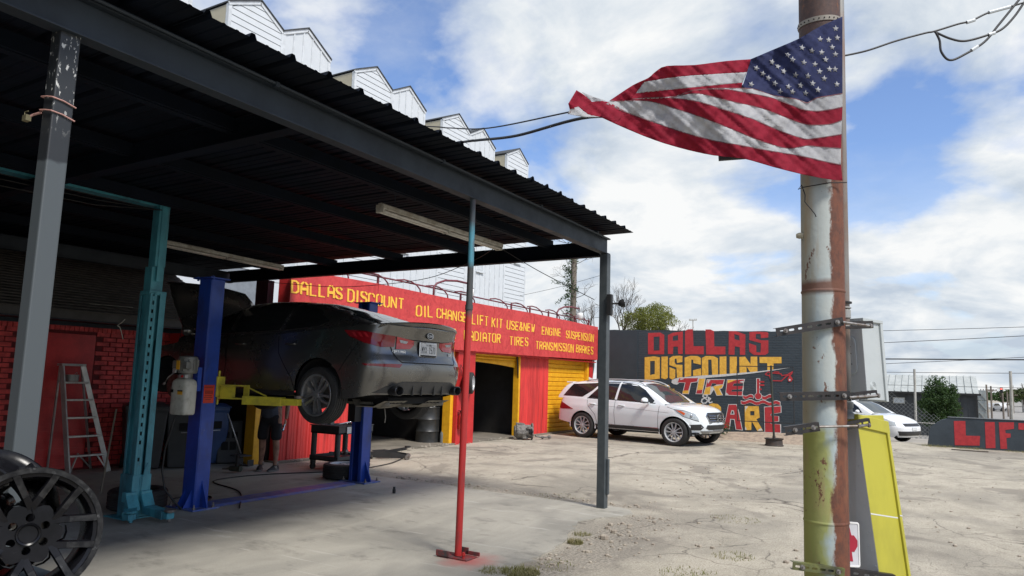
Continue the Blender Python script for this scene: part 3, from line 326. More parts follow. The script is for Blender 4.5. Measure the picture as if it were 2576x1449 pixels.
# ================================================================ setting: ground
def ext_ground(N, L, g, last, b):
    big = nz(N, L, g, .35, 6, rough=.6, dist=.5); mid = nz(N, L, g, 2.2, 7, st=(1, .5, 1), rough=.7); fin = nz(N, L, g, 60, 4, rough=.8); sp = nz(N, L, g, 130, 3, rough=.7)
    c = mixc(N, L, rng(N, L, mid, .35, .65), (.53, .48, .385), (.37, .335, .265))
    c = mixc(N, L, rng(N, L, big, .48, .62, 0, .8), c, (.25, .23, .19))
    c = mixc(N, L, rng(N, L, fin, .46, .64, 0, .8), c, (.17, .145, .115))
    s2 = nz(N, L, g, 11, 6, st=(1, .45, 1), rough=.75, off=(5, 1, 0)); c = mixc(N, L, rng(N, L, s2, .56, .66, 0, .6), c, (.21, .18, .145))
    px_ = axis(N, L, g, 0); py_ = axis(N, L, g, 1); wob = mth(N, L, 'MULTIPLY', mth(N, L, 'SUBTRACT', nz(N, L, g, 1.6, 5), .5), 1.6)
    d1 = mth(N, L, 'MULTIPLY', rng(N, L, mth(N, L, 'ADD', mth(N, L, 'ABSOLUTE', mth(N, L, 'ADD', px_, 3.0)), wob), .75, .15), rng(N, L, py_, 8.9, 8.3))
    d2 = mth(N, L, 'MULTIPLY', rng(N, L, mth(N, L, 'ADD', mth(N, L, 'ABSOLUTE', mth(N, L, 'SUBTRACT', py_, 9.0)), mth(N, L, 'MULTIPLY', wob, .4)), .28, .05), rng(N, L, px_, -2.4, -3.2))
    dg = mth(N, L, 'MAXIMUM', d1, d2); grv = nz(N, L, g, 36, 5, rough=.8); gc = mixc(N, L, rng(N, L, grv, .42, .58), (.10, .085, .065), (.38, .34, .28)); c = mixc(N, L, mth(N, L, 'MULTIPLY', dg, .75), c, gc)
    c = mixc(N, L, rng(N, L, sp, .60, .70, 0, .7), c, (.70, .65, .56))
    # crack network
    for sc, wd, dk, ofs in ((.5, .015, .95, 3), (1.5, .014, .8, 9), (4.5, .03, .5, 4)):
        w1 = N.new('ShaderNodeMapping'); L.new(g.outputs['Position'], w1.inputs['Vector']); w1.inputs['Location'].default_value = (ofs, ofs, 0)
        nn = N.new('ShaderNodeTexNoise'); L.new(w1.outputs[0], nn.inputs['Vector']); nn.inputs['Scale'].default_value = 2.2; nn.inputs['Detail'].default_value = 6
        mm = N.new('ShaderNodeMix'); mm.data_type = 'VECTOR'; mm.inputs[0].default_value = .28; L.new(w1.outputs[0], mm.inputs[4]); L.new(nn.outputs['Color'], mm.inputs[5])
        vo = N.new('ShaderNodeTexVoronoi'); vo.feature = 'DISTANCE_TO_EDGE'; vo.inputs['Scale'].default_value = sc; L.new(mm.outputs[1], vo.inputs['Vector'])
        e = rng(N, L, vo.outputs['Distance'], .0, wd, dk, 0)
        br = rng(N, L, nz(N, L, g, .5, 3, off=(ofs, 1, 0)), .50, .58)
        c = mixc(N, L, mth(N, L, 'MULTIPLY', e, br), c, (.075, .062, .05))
    # dark damp / oil patches with their own outline
    pt = nz(N, L, g, .9, 4, off=(20, 5, 0), rough=.5, dist=.8)
    c = mixc(N, L, rng(N, L, pt, .56, .64, 0, .55), c, (.16, .14, .115))
    bp = N.new('ShaderNodeBump'); L.new(mth(N, L, 'ADD', fin, mid), bp.inputs['Height']); bp.inputs['Strength'].default_value = .55; bp.inputs['Distance'].default_value = .02; L.new(bp.outputs[0], b.inputs['Normal'])
    return c
m_ground = M('lot_surface', (.36, .3, .24), .95, extra=ext_ground)
def gh(x, y):
    z = -1.6*max(0, min(1, (y-30)/16))**1.0 if y > 30 else 0
    t = max(0, min(1, (y-25)/20))**1.3
    return -1.6*t
xs = [-600, -200, -90, -50, -25, -12, -6, 0, 6, 12, 25, 50, 90, 200, 600]
ys = [-200, -60, -20, 0, 10, 20, 25, 26, 27, 28, 29, 30, 32, 34, 36, 38, 40, 42, 44, 46, 60, 120, 300, 700, 1500]
g = MB(); g.grid([[(x, y, gh(x, y)) for x in xs] for y in ys])
gr = g.build('ground', m_ground, smooth=True); gr['kind'] = 'structure'
def gbase(x, y): return gh(x, y)

def ext_slab(N, L, g, last, b):
    mid = nz(N, L, g, 1.3, 7, st=(1, .35, 1), rough=.65, dist=.4); st_ = nz(N, L, g, 3.5, 5, st=(.35, 1.6, 1), rough=.6); fin = nz(N, L, g, 90, 3); big = nz(N, L, g, .45, 4, off=(3, 3, 0))
    c = mixc(N, L, rng(N, L, mid, .36, .64), (.40, .375, .315), (.285, .27, .23))
    c = mixc(N, L, rng(N, L, big, .5, .62, 0, .6), c, (.19, .18, .155))
    c = mixc(N, L, rng(N, L, nz(N, L, g, 2.4, 7, st=(.6, 1, 1), off=(8, 1, 0), rough=.75), .54, .68, 0, .75), c, (.15, .14, .12)); c = mixc(N, L, rng(N, L, st_, .62, .69, 0, .6), c, (.46, .44, .39))
    c = mixc(N, L, rng(N, L, fin, .52, .68, 0, .35), c, (.16, .15, .13))
    # red overspray round the foot of the prop
    for (px, py, rr, col, am) in ((-3.74, 5.42, .44, (.46, .06, .05), .75), (-9.9, 9.5, .0, (.4, .05, .04), 0)):
        if rr == 0: continue
        sb = N.new('ShaderNodeVectorMath'); sb.operation = 'SUBTRACT'; L.new(g.outputs['Position'], sb.inputs[0]); sb.inputs[1].default_value = (px+.12, py, 0)
        ln = N.new('ShaderNodeVectorMath'); ln.operation = 'LENGTH'; L.new(sb.outputs[0], ln.inputs[0])
        dd = mth(N, L, 'ADD', ln.outputs['Value'], mth(N, L, 'MULTIPLY', nz(N, L, g, 5, 5), .35))
        c = mixc(N, L, rng(N, L, dd, .18, rr+.05, am, 0), c, col)
    for ang, sc, o in ((.5, .8, 0), (2.2, 1.3, 7)):
        mp = N.new('ShaderNodeMapping'); L.new(g.outputs['Position'], mp.inputs['Vector']); mp.inputs['Rotation'].default_value = (0, 0, ang); mp.inputs['Scale'].default_value = (sc*.5, sc*9, 1); mp.inputs['Location'].default_value = (o, o, 0)
        n = N.new('ShaderNodeTexNoise'); L.new(mp.outputs[0], n.inputs['Vector']); n.inputs['Scale'].default_value = 1.2; n.inputs['Detail'].default_value = 2
        c = mixc(N, L, rng(N, L, n.outputs['Fac'], .70, .74, 0, .35), c, (.60, .57, .52))
    bp = N.new('ShaderNodeBump'); L.new(fin, bp.inputs['Height']); bp.inputs['Strength'].default_value = .3; bp.inputs['Distance'].default_value = .006; L.new(bp.outputs[0], b.inputs['Normal'])
    return c
m_slab = M('slab_concrete', (.35, .32, .27), .82, extra=ext_slab)
rs = random.Random(3)
def ragged(a, b, n, amp):
    o = []
    for i in range(n):
        t = i/n; x = a[0]+(b[0]-a[0])*t; y = a[1]+(b[1]-a[1])*t
        o.append((x+rs.uniform(-amp, amp), y+rs.uniform(-amp, amp)))
    return o
edge = [(-20, 8.86)] + ragged((-9.7, 8.86), (-6.5, 8.84), 8, .02) + ragged((-6.5, 8.84), (-4.1, 8.72), 9, .03) + [(-3.6, 8.80), (-3.42, 8.72), (-3.30, 8.50), (-3.38, 8.2), (-3.52, 8.02), (-3.58, 7.8)] + ragged((-3.62, 7.6), (-3.30, 6.6), 9, .045) + ragged((-3.30, 6.5), (-3.12, 5.2), 12, .05) + ragged((-3.1, 5.1), (-3.0, 2.0), 16, .05) + [(-3, -14), (-20, -14)]
edge = edge[::-1]
s = MB(); s.prism(edge, -.1, .012); sl_ = s.build('concrete_slab', m_slab, bev=.008); sl_['kind'] = 'structure'
# interior floor of the shop and its broken lip
s = MB(); s.prism([(-30, 8.88), (-10.05, 8.88)] + ragged((-10.02, 9.0), (-9.98, 22), 40, .035) + [(-10.1, 22.0), (-30, 22.0)], -.1, .035)
o = s.build('shop_floor', M('shop_floor_mat', (.20, .175, .14), .9, col2=(.13, .115, .09), vs=2, bump=.3), bev=.006); o['kind'] = 'structure'
# street far off to the right on the lower ground
def road_strip(nm, pts, wid, mt, z=.02):
    m_ = MB(); rows = []
    for i, (x, y) in enumerate(pts):
        a = V(pts[max(0, i-1)]); b_ = V(pts[min(len(pts)-1, i+1)]); d = (b_-a).normalized(); n = V((-d.y, d.x))*wid/2
        rows.append([(x-n.x, y-n.y, gbase(x, y)+z), (x+n.x, y+n.y, gbase(x, y)+z)])
    m_.grid(rows[::-1]); o = m_.build(nm, mt); o['kind'] = 'structure'; return o
m_road = M('far_asphalt', (.30, .285, .26), .9, col2=(.22, .21, .2), vs=.3)
road_strip('road', [(2, 48), (6, 75), (12, 130), (30, 330), (50, 560)], 13, m_road)
road_strip('side_road', [(-40, 30.2), (-10, 29.5), (4, 29.8), (30, 30)], 5, M('side_asphalt', (.32, .29, .25), .9, col2=(.24, .22, .19), vs=1.5), .006)

# ================================================================ canopy
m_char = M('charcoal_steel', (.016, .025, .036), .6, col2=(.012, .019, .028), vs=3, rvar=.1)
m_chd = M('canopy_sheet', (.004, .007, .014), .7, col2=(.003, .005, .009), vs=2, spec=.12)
def ext_post(N, L, g, last, b):
    z = axis(N, L, g, 2)
    up_ = mth(N, L, 'ADD', z, mth(N, L, 'MULTIPLY', nz(N, L, g, 8, 3), .05))
    c = mixc(N, L, rng(N, L, up_, 2.62, 2.635), (.070, .082, .088), (.020, .023, .026))
    chips = mth(N, L, 'MULTIPLY', rng(N, L, nz(N, L, g, 55, 5, st=(1, 1, .4)), .60, .63), rng(N, L, up_, 2.75, 3.0))
    c = mixc(N, L, chips, c, (.55, .55, .52))
    c2 = rng(N, L, nz(N, L, g, 5, 2, off=(1, 7, 3)), .765, .775)
    return mixc(N, L, c2, c, (.6, .6, .58))
m_post = M('grey_post_paint', (.13, .145, .15), .5, extra=ext_post)
m_fpost = M('dark_post_paint', (.045, .055, .06), .5, col2=(.06, .07, .075), vs=10)
can = thing('canopy', 'big dark charcoal steel canopy with corrugated sheet roof over the lift bays', 'canopy', (-3.75, 8.6, 0))
def ibeam(mb, a, b, h, wf, tf=.012, tw=.01, zc=None):
    a, b = V(a), V(b)
    mb.beam(a+V((0, 0, h/2-tf/2)), b+V((0, 0, h/2-tf/2)), wf, tf); mb.beam(a-V((0, 0, h/2-tf/2)), b-V((0, 0, h/2-tf/2)), wf, tf); mb.beam(a, b, tw, h-2*tf)
m_ = MB(); ibeam(m_, (-3.76, -12, 3.40), (-3.76, 8.68, 3.37), .21, .10); m_.build('front_beam', m_char, can, bev=.003)
for yb in (8.61, 3.42, -1.8, -7):
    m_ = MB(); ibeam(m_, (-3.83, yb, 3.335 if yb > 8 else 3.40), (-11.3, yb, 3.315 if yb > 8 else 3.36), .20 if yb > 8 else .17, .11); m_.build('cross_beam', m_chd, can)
m_ = MB(); ibeam(m_, (-11.35, -12, 3.33), (-11.35, 8.68, 3.31), .2, .1); m_.build('rear_beam', m_char, can)
for xp, zt in ((-4.55, 3.51), (-5.85, 3.50), (-7.2, 3.49), (-8.6, 3.48), (-9.95, 3.475)):
    m_ = MB(); 
    for (y0, y1) in ((-12, 8.6),):
        m_.beam((xp, y0, zt-.055), (xp, y1, zt-.065), .05, .10); m_.beam((xp-.035, y0, zt-.108), (xp-.035, y1, zt-.118), .07, .012)
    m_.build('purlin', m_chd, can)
# corrugated sheets, 0.305 m between the ribs
def rib_profile(x0, x1, y0, nr):
    pts = []; p = .305
    for k in range(nr):
        y = y0+k*p
        for dy, dz in ((0, 0), (.016, .026), (.040, .026), (.056, 0), (.12, 0), (.127, .004), (.14, .004), (.147, 0), (.21, 0), (.217, .004), (.23, .004), (.237, 0)): pts.append((y+dy, dz))
    return pts
def roof_sheet(y0, nr, k):
    m_ = MB(); x0 = -3.40+rs.uniform(-.012, .012); x1 = -13.1  # rear edge lengthened past the rear beam to keep sun off the shingles
    pr_ = rib_profile(0, 0, y0, nr); pr_.append((y0+nr*.305+.02, 0))
    rows = []
    for x in (x0, x0-.03, -5.2, -7, -9, -11, x1):
        zz = 3.545 + (x+3.4)*.0065 + (.0 if x < -3.45 else rs.uniform(-.006, .01)) + k*.0015
        rows.append([(x, y, zz+dz*1.25) for y, dz in pr_])
    m_.grid(rows); n = len(m_.v)
    rows2 = [[(p[0], p[1], p[2]-.0025) for p in r_] for r_ in rows]; m_.grid([r_[::-1] for r_ in rows2])
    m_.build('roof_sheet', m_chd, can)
yy = 8.70-.915*23; k = 0  # run extended out of view to shade the sedan's near side
while yy < 8.3:
    nr = 3; roof_sheet(yy, nr, k % 2); yy += nr*.305; k += 1
m_ = MB(); m_.tube([(-3.685, -2, 3.475), (-3.685, 1.5, 3.487), (-3.685, 3.2, 3.478), (-3.685, 8.6, 3.455)], .011, 8)
for y in (1.2, 3.05, 4.9, 6.7, 8.2): m_.cbox((-3.69, y, 3.472), (.035, .03, .035))
m_.build('conduit', m_char, can)
m_ = MB(); m_.box((-3.84, 1.745, 0.012), (-3.742, 1.845, 3.295)); m_.build('post', m_post, can, bev=.008)
m_ = MB(); m_.box((-3.81, 8.56, 0.0), (-3.70, 8.67, 3.262)); m_.box((-3.70, 8.60, .18), (-3.67, 8.65, .62)); m_.build('post', m_fpost, can, bev=.006)
m_mar = M('maroon_paint', (.075, .018, .03), .5, col2=(.05, .012, .02))
m_ = MB(); m_.box((-10.62, 8.66, 0), (-10.30, 8.80, 3.22)); m_.build('rear_post', m_mar, can, bev=.006)
m_ = MB(); m_.box((-11.0, 1.7, 0), (-10.85, 1.85, 3.24)); m_.box((-11.0, -1.9, 0), (-10.85, -1.75, 3.24)); m_.build('rear_post', m_char, can)
# copper wire wound round the near post
m_ = MB()
for zt, a, b_, e in ((2.92, 0, .0, .04), (2.85, 0, 0, .03)):
    z = zt
    m_.tube([(-3.86, 1.80, z+.02), (-3.848, 1.738, z+.022), (-3.79, 1.737, z+.012), (-3.737, 1.738, z), (-3.735, 1.79, z-.004), (-3.735, 1.852, z-.02)], .004, 6)
m_.tube([(-3.85, 1.745, 2.86), (-3.89, 1.73, 2.85), (-3.90, 1.72, 2.84)], .006, 6)
tag(m_.build('wire_tie', M('pink_copper_wire', (.48, .26, .22), .5)), 'two turns of pinkish wire wound round the near grey canopy post', 'wire')
m_ = MB(); m_.box((-3.935, 1.70, 2.815), (-3.895, 1.725, 2.845)); m_.tube([(-3.93, 1.71, 2.845), (-3.935, 1.71, 2.865), (-3.90, 1.71, 2.865)], .003, 5)
tag(m_.build('metal_clip', M('dull_brass', (.30, .27, .16), .5, metal=.5), bev=.004), 'small dull brass clip hanging beside the wire on the near post', 'clip')

# fluorescent fixtures
m_tube = M('fluoro_housing', (.50, .49, .44), .55, col2=(.30, .27, .22), vs=9)
m_glass_tube = M('dusty_tube', (.62, .60, .55), .3, col2=(.5, .48, .43), vs=12)
def fluoro(a, b, lab):
    a, b = V(a), V(b); t = thing('fluorescent_light', lab, 'light fixture', a, group='fluorescent fixtures under the canopy')
    m_ = MB(); m_.beam(a, b, .11, .05); 
    m_.beam(a+V((0, 0, .03)), a+(b-a)*.4+V((0, 0, .03)), .05, .02); m_.build('housing', m_tube, t, bev=.006)
    d = (b-a).normalized(); n = V((-d.y, d.x, 0))
    for h in range(2):
        p = a+(b-a)*(h*.5+.015); q = a+(b-a)*(h*.5+.485)
        for s_ in (-1, 1):
            m_ = MB(); m_.tube([p+n*s_*.032-V((0, 0, .045)), q+n*s_*.032-V((0, 0, .045))], .014, 8); m_.build('lamp_tube', m_glass_tube, t, smooth=True)
    for u in (.0, .49, .985):
        c = a+(b-a)*u; m_ = MB(); m_.beam(c-V((0, 0, .035)), c+d*.03-V((0, 0, .035)), .10, .05); m_.build('socket', m_tube, t, bev=.004)
    m_ = MB()
    for u in (.1, .9): m_.tube([a+(b-a)*u, a+(b-a)*u+V((0, 0, .17))], .004, 5)
    m_.build('hanger', m_char, t)
fluoro((-4.86, 5.42, 3.30), (-4.86, 7.75, 3.30), 'long dusty fluorescent fixture near the front edge behind the red prop')
fluoro((-9.03, 5.70, 3.30), (-9.22, 8.0, 3.30), 'long dusty fluorescent fixture deeper in, above the blue lift')

# red prop pole
def ext_prop(N, L, g, last, b):
    z = mth(N, L, 'ADD', axis(N, L, g, 2), mth(N, L, 'MULTIPLY', nz(N, L, g, 14, 3, st=(1, 1, .5)), .12))
    c = mixc(N, L, rng(N, L, z, 2.18, 2.28), (.38, .020, .018), (.05, .055, .055))
    c = mixc(N, L, rng(N, L, z, 2.66, 2.74), c, (.06, .23, .30))
    c = mixc(N, L, rng(N, L, z, 2.97, 3.12), c, (.045, .06, .07))
    return mixc(N, L, rng(N, L, nz(N, L, g, 9, 4, st=(2, 2, .4)), .52, .70, 0, .55), c, (.09, .03, .03))
m_prop = M('prop_paint', (.4, .03, .03), .5, extra=ext_prop)
t = thing('prop_pole', 'thin red steel prop pole standing alone under the canopy front beam', 'pole', (-3.74, 5.44, .012))
m_ = MB(); m_.tube([(-3.745, 5.44, .03), (-3.745, 5.47, 2.28), (-3.745, 5.47, 2.36), (-3.75, 5.475, 3.27)], [.032, .032, .030, .027], 16); m_.lathe([(.037, 0), (.037, .045)], 16, T=TR((-3.745, 5.469, 2.22))); m_.build('tube', m_prop, t, smooth=True, auto=50)
m_ = MB(); m_.box((-3.92, 5.36, .013), (-3.60, 5.53, .026)); m_.box((-3.92, 5.345, .026), (-3.78, 5.36, .075)); m_.box((-3.72, 5.53, .026), (-3.58, 5.545, .06)); m_.box((-3.84, 5.53, .026), (-3.70, 5.545, .085))
m_.build('foot_plate', M('foot_red', (.28, .03, .028), .6, col2=(.06, .05, .05), vs=9), t, bev=.003)
m_ = MB(); m_.lathe([(.012, 0), (.012, .05)], 8, T=TR((-3.66, 5.40, .026))); m_.lathe([(.02, 0), (.02, .014)], 6, T=TR((-3.66, 5.40, .05))); m_.build('bolt', m_prop, t)

# ================================================================ old brick building at the left
m_brick = M('red_painted_brick', (.72, .07, .065), .55, col2=(.42, .036, .036), vs=7, bump=.5, bs=90)
m_mortar = M('dark_red_mortar', (.16, .014, .016), .8, col2=(.10, .010, .012), vs=20, bump=.5)
m_redmetal = M('red_sheet_metal', (.60, .038, .038), .42, col2=(.42, .025, .027), vs=3, bump=.25, bs=2.2, bdist=.03)
m_shing = M('old_shingles', (.105, .095, .085), .95, col2=(.07, .062, .055), vs=6, bump=.5)
bb = thing('brick_building', 'low brick building painted red with dark shingle roof, in the canopy shade', 'building', (-11.45, 5, 0))
XW = -11.45
m_ = MB(); m_.box((XW-.22, -12, 0), (XW-.012, 8.62, 2.2)); m_.build('wall_core', m_mortar, bb)
m_ = MB(); m_.box((XW, -12.2, 0), (-3.8, -12, 3.4)); m_.build('unseen_shade_wall', M('shade_wall_dark', (.02, .02, .022), .8), can)  # unseen wall added to block light, so the sedan's near side stays dark
bk = []
bm_ = MB(); bm_.cbox((0, 0, 0), (.03, .205, .062)); 
src = bm_.build('brick', m_brick, bb, bev=.004, local=True)
first = True; rest = MB(); placed = 0
dY0, dY1, dZ = 5.35, 6.33, 2.08
cells = []
row = 0; z = .05
while z < 2.12:
    y = -3.9 + (row % 2)*.108
    while y < 8.58:
        cy = y+.1025
        if not (dY0-.1 < cy < dY1+.1 and z < dZ): cells.append((cy, z+.035, row))
        y += .216
    z += .0745; row += 1
cells.sort(key=lambda c: (0 if (6.3 < c[0] < 7.1 and c[1] > 0) else 1 if c[0] > 7.0 else 2 if c[0] > 4.6 else 3, abs(c[0]-6.8)))
bl = WLOC[bb.name]
for (cy, cz, rw) in cells:
    dx = rs.uniform(-.005, .006); sy = rs.uniform(.93, 1.0)
    if cy > 4.4 and placed < 296:
        o = src if first else inst(src, bb, (0, 0, 0)); first = False
        o.location = V((XW-.012+dx, cy, cz))-bl; o.scale = (1, sy, 1); o.rotation_euler = (rs.uniform(-.02, .02), 0, rs.uniform(-.02, .02)); placed += 1
    else: rest.cbox((XW-.012+dx, cy, cz), (.03, .205*sy, .062))
o = rest.build('brickwork', m_brick, bb); o['kind'] = 'stuff'
# soldier course
m_ = MB(); y = 4.6
while y < 8.5: m_.cbox((XW-.004, y, 2.19), (.03, .062, .12)); y += .072
o = m_.build('soldier_course', m_brick, bb); o['kind'] = 'stuff'
# sheet metal doorway and panels over it
m_ = MB(); m_.box((XW-.01, dY0, .05), (XW+.03, dY1, 2.08)); m_.build('door', m_redmetal, bb, bev=.004, label='plain red sheet metal door panel')
for a, b_ in (((5.62, 1.62), (6.33, 2.02)), ((5.35, 1.72), (5.60, 2.06)), ((5.35, .05), (6.30, .62)), ((5.36, .66), (5.9, 1.1))):
    m_ = MB(); m_.box((XW+.03, a[0], a[1]), (XW+.036, b_[0], b_[1])); m_.build('metal_patch', m_redmetal, bb, bev=.002)
m_ = MB(); m_.box((XW+.03, 5.60, .05), (XW+.05, 5.615, 2.1)); 
for z in (.35, .22, .12, .48): m_.box((XW+.036, 5.38, z), (XW+.042, 6.28, z+.008))
m_.build('seam', m_redmetal, bb)
m_ = MB(); m_.box((XW-.25, 8.2, 0), (-10.35, 8.62, .0)); 
# lintel, soffit and gutter
m_ = MB(); m_.box((XW-.3, -12, 2.26), (-10.98, 8.62, 2.30)); m_.box((XW-.02, -12, 2.2), (XW+.02, 8.6, 2.262)); m_.build('soffit', m_char, bb)
m_gut = M('dull_grey_gutter', (.085, .08, .075), .6, col2=(.06, .055, .05))
m_ = MB(); m_.box((-11.0, -12, 2.28), (-10.965, 8.64, 2.42)); m_.build('fascia_board', m_gut, bb, bev=.004)
# shingle roof in courses
sh = MB(); n = 24; x0, z0, x1, z1 = -10.93, 2.40, -13.4, 3.62
for k in range(n):
    u0, u1 = k/n, (k+1)/n; xa = x0+(x1-x0)*u0; xb = x0+(x1-x0)*u1; za = z0+(z1-z0)*u0; zb = z0+(z1-z0)*u1
    sh.add([(xa, -12, za+.012), (xa, 8.66, za+.012), (xb-.03, 8.66, zb+.004), (xb-.03, -12, zb+.004)], [(0, 1, 2, 3)]); sh.add([(xa, -12, za+.012), (xa, -12, za-.01), (xa, 8.66, za-.01), (xa, 8.66, za+.012)], [(0, 1, 2, 3)])
sh.add([(x0, 8.66, z0), (x0, 8.66, z0-.1), (x1, 8.66, z1-.1), (x1, 8.66, z1)], [(0, 1, 2, 3)])
o = sh.build('roof', m_shing, bb); 
m_ = MB(); m_.box((XW-.22, 8.4, 0), (-16, 8.62, 2.3)); m_.box((-16, -3, 0), (-15.8, 8.62, 2.3)); m_.build('back_wall', m_mortar, bb)

# ================================================================ shop building with the red sign board
m_redcor = M('red_corrugated', (.66, .045, .04), .5, col2=(.34, .024, .022), vs=5, st=(1, 1, .12), vlo=.45, vhi=.68)
m_redflat = M('red_painted_wall', (.52, .025, .025), .55, col2=(.42, .02, .02), vs=3)
def ext_sign(N, L, g, last, b):
    n1 = nz(N, L, g, 3.2, 8, rough=.72, dist=1.2); n2 = nz(N, L, g, 14, 5, rough=.7)
    c = mixc(N, L, rng(N, L, n1, .42, .60), (.58, .055, .052), (.45, .034, .034))
    c = mixc(N, L, rng(N, L, n2, .56, .66, 0, .6), c, (.28, .02, .024))
    return mixc(N, L, rng(N, L, n2, .36, .30, 0, .3), c, (.62, .08, .07))
m_sign = M('sign_board_red', (.5, .03, .03), .6, extra=ext_sign, bump=.4, bs=25)
m_yel = M('yellow_paint', (.80, .42, .015), .5, col2=(.70, .34, .012), vs=8)
m_letter = M('yellow_letter', (.88, .52, .06), .55, col2=(.80, .42, .04), vs=16)
m_black = M('matt_black', (.012, .012, .013), .7)
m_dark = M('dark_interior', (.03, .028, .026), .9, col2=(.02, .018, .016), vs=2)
m_woody = M('dark_wood', (.05, .035, .025), .8)
shop = thing('auto_shop', 'red metal clad workshop with long sign board and open bay doors', 'building', (-10.15, 15, 0))
def corr(mb, ya, yb, z0, z1, x=-10.15):
    # tall ribbed siding: major ribs every .229 m with small ones between
    prof = [(0, 0), (.02, .022), (.05, .022), (.07, 0), (.105, 0), (.112, .006), (.122, .006), (.13, 0), (.165, 0), (.172, .006), (.182, .006), (.19, 0)]
    pts = []; y = ya
    while y < yb:
        for dy, dx in prof:
            if y+dy < yb: pts.append((y+dy, dx))
        y += .229
    pts.append((yb, 0))
    mb.grid([[(x+dx, y_, z0) for y_, dx in pts], [(x+dx, y_, z1) for y_, dx in pts]])
def siding(ya, yb, z0=0.02, z1=2.28):
    # separate sheets of about .9 m
    n = max(1, round((yb-ya)/.92)); w_ = (yb-ya)/n
    for k in range(n):
        m_ = MB(); corr(m_, ya+k*w_, ya+(k+1)*w_, z0, z1, -10.15+.004*(k % 2)); m_.build('siding_sheet', m_redcor, shop)
    m_ = MB(); m_.box((-10.30, ya, z0), (-10.152, yb, z1)); m_.build('wall_frame', m_redflat, shop)
siding(8.95, 11.25)
# big open bay between 11.25 and 14.0 is in the car's shade line; pillar, second bay, siding, roller door
m_ = MB(); m_.box((-10.30, 14.18, 0), (-9.96, 14.92, 2.28)); m_.build('pillar', m_redflat, shop, bev=.006, label='flat red pillar between the two open bays')
m_ = MB(); m_.box((-10.28, 14.05, 0), (-10.06, 14.17, 2.26)); m_.build('door_jamb', m_yel, shop, bev=.004)
m_ = MB(); m_.box((-10.28, 17.32, 0), (-10.10, 17.40, 2.26)); m_.build('door_jamb', m_yel, shop, bev=.004)
siding(17.42, 19.15)
m_ = MB(); m_.box((-10.26, 21.72, 0), (-10.06, 21.86, 2.26)); m_.build('door_jamb', m_yel, shop, bev=.004)
m_ = MB(); m_.box((-10.28, 21.87, 0), (-10.05, 22.15, 2.28)); m_.build('wall', m_redflat, shop)
# yellow roller door, slat by slat
z = 0.03; k = 0; sl0 = None
while z < 2.2:
    m_ = MB()
    m_.add([(-10.19, 19.17, z), (-10.165, 19.17, z+.02), (-10.165, 19.17, z+.118), (-10.19, 19.17, z+.132), (-10.19, 21.70, z), (-10.165, 21.70, z+.02), (-10.165, 21.70, z+.118), (-10.19, 21.70, z+.132)],
           [(0, 4, 5, 1), (1, 5, 6, 2), (2, 6, 7, 3), (0, 1, 2, 3), (4, 7, 6, 5)])
    if sl0 is None: sl0 = m_.build('door_slat', m_yel, shop)
    else:
        c = inst(sl0, shop, WLOC[shop.name]+V((0, 0, z-.03)))
    z += .137
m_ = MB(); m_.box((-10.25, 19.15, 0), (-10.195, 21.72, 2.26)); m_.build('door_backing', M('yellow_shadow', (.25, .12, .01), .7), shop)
# half raised yellow door of the open bay: sagging lower edge
for k, (za, zb) in enumerate(((2.24, 2.16), (2.16, 2.08), (2.08, 1.98))):
    m_ = MB(); rows = []
    for j in range(13):
        u = j/12; y = 14.95+u*2.35; sag = .05*math.sin(u*math.pi*1.1) - .10*u*u*(k+1)/3
        lo = zb+.0 - (.02+.07*u*u)*(k == 2)+.05*(1-u)*(k == 2)
        rows.append([(-10.20-.01*k, y, za-.0), (-10.17-.01*k, y, (za+lo)/2), (-10.20-.01*k, y, lo+.004)])
    m_.grid(rows[::-1]); m_.build('door_slat', m_yel, shop, label='slat of the half raised yellow bay door')
m_ = MB(); m_.box((-10.75, 14.95, 2.0), (-10.22, 17.3, 2.05)); m_.tube([(-10.35, 15, 2.14), (-10.35, 17.3, 2.14)], .09, 12); m_.build('door_roll', m_woody, shop)
m_ = MB(); m_.beam((-10.12, 17.22, 2.24), (-10.12, 17.34, 1.62), .02, .05); m_.build('door_strut', m_black, shop)
# deep dark bays
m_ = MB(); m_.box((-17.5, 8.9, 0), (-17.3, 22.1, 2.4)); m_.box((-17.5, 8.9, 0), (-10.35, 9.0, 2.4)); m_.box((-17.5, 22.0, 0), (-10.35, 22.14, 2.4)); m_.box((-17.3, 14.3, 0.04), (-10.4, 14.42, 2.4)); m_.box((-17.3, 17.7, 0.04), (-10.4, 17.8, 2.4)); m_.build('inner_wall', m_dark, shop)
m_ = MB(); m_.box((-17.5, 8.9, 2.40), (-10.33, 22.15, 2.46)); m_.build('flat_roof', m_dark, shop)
m_ = MB(); m_.box((-10.32, 8.92, 2.28), (-9.94, 22.15, 2.36)); m_.box((-10.32, 8.92, 2.36), (-10.0, 22.15, 3.28)); m_.build('header', m_redflat, shop)
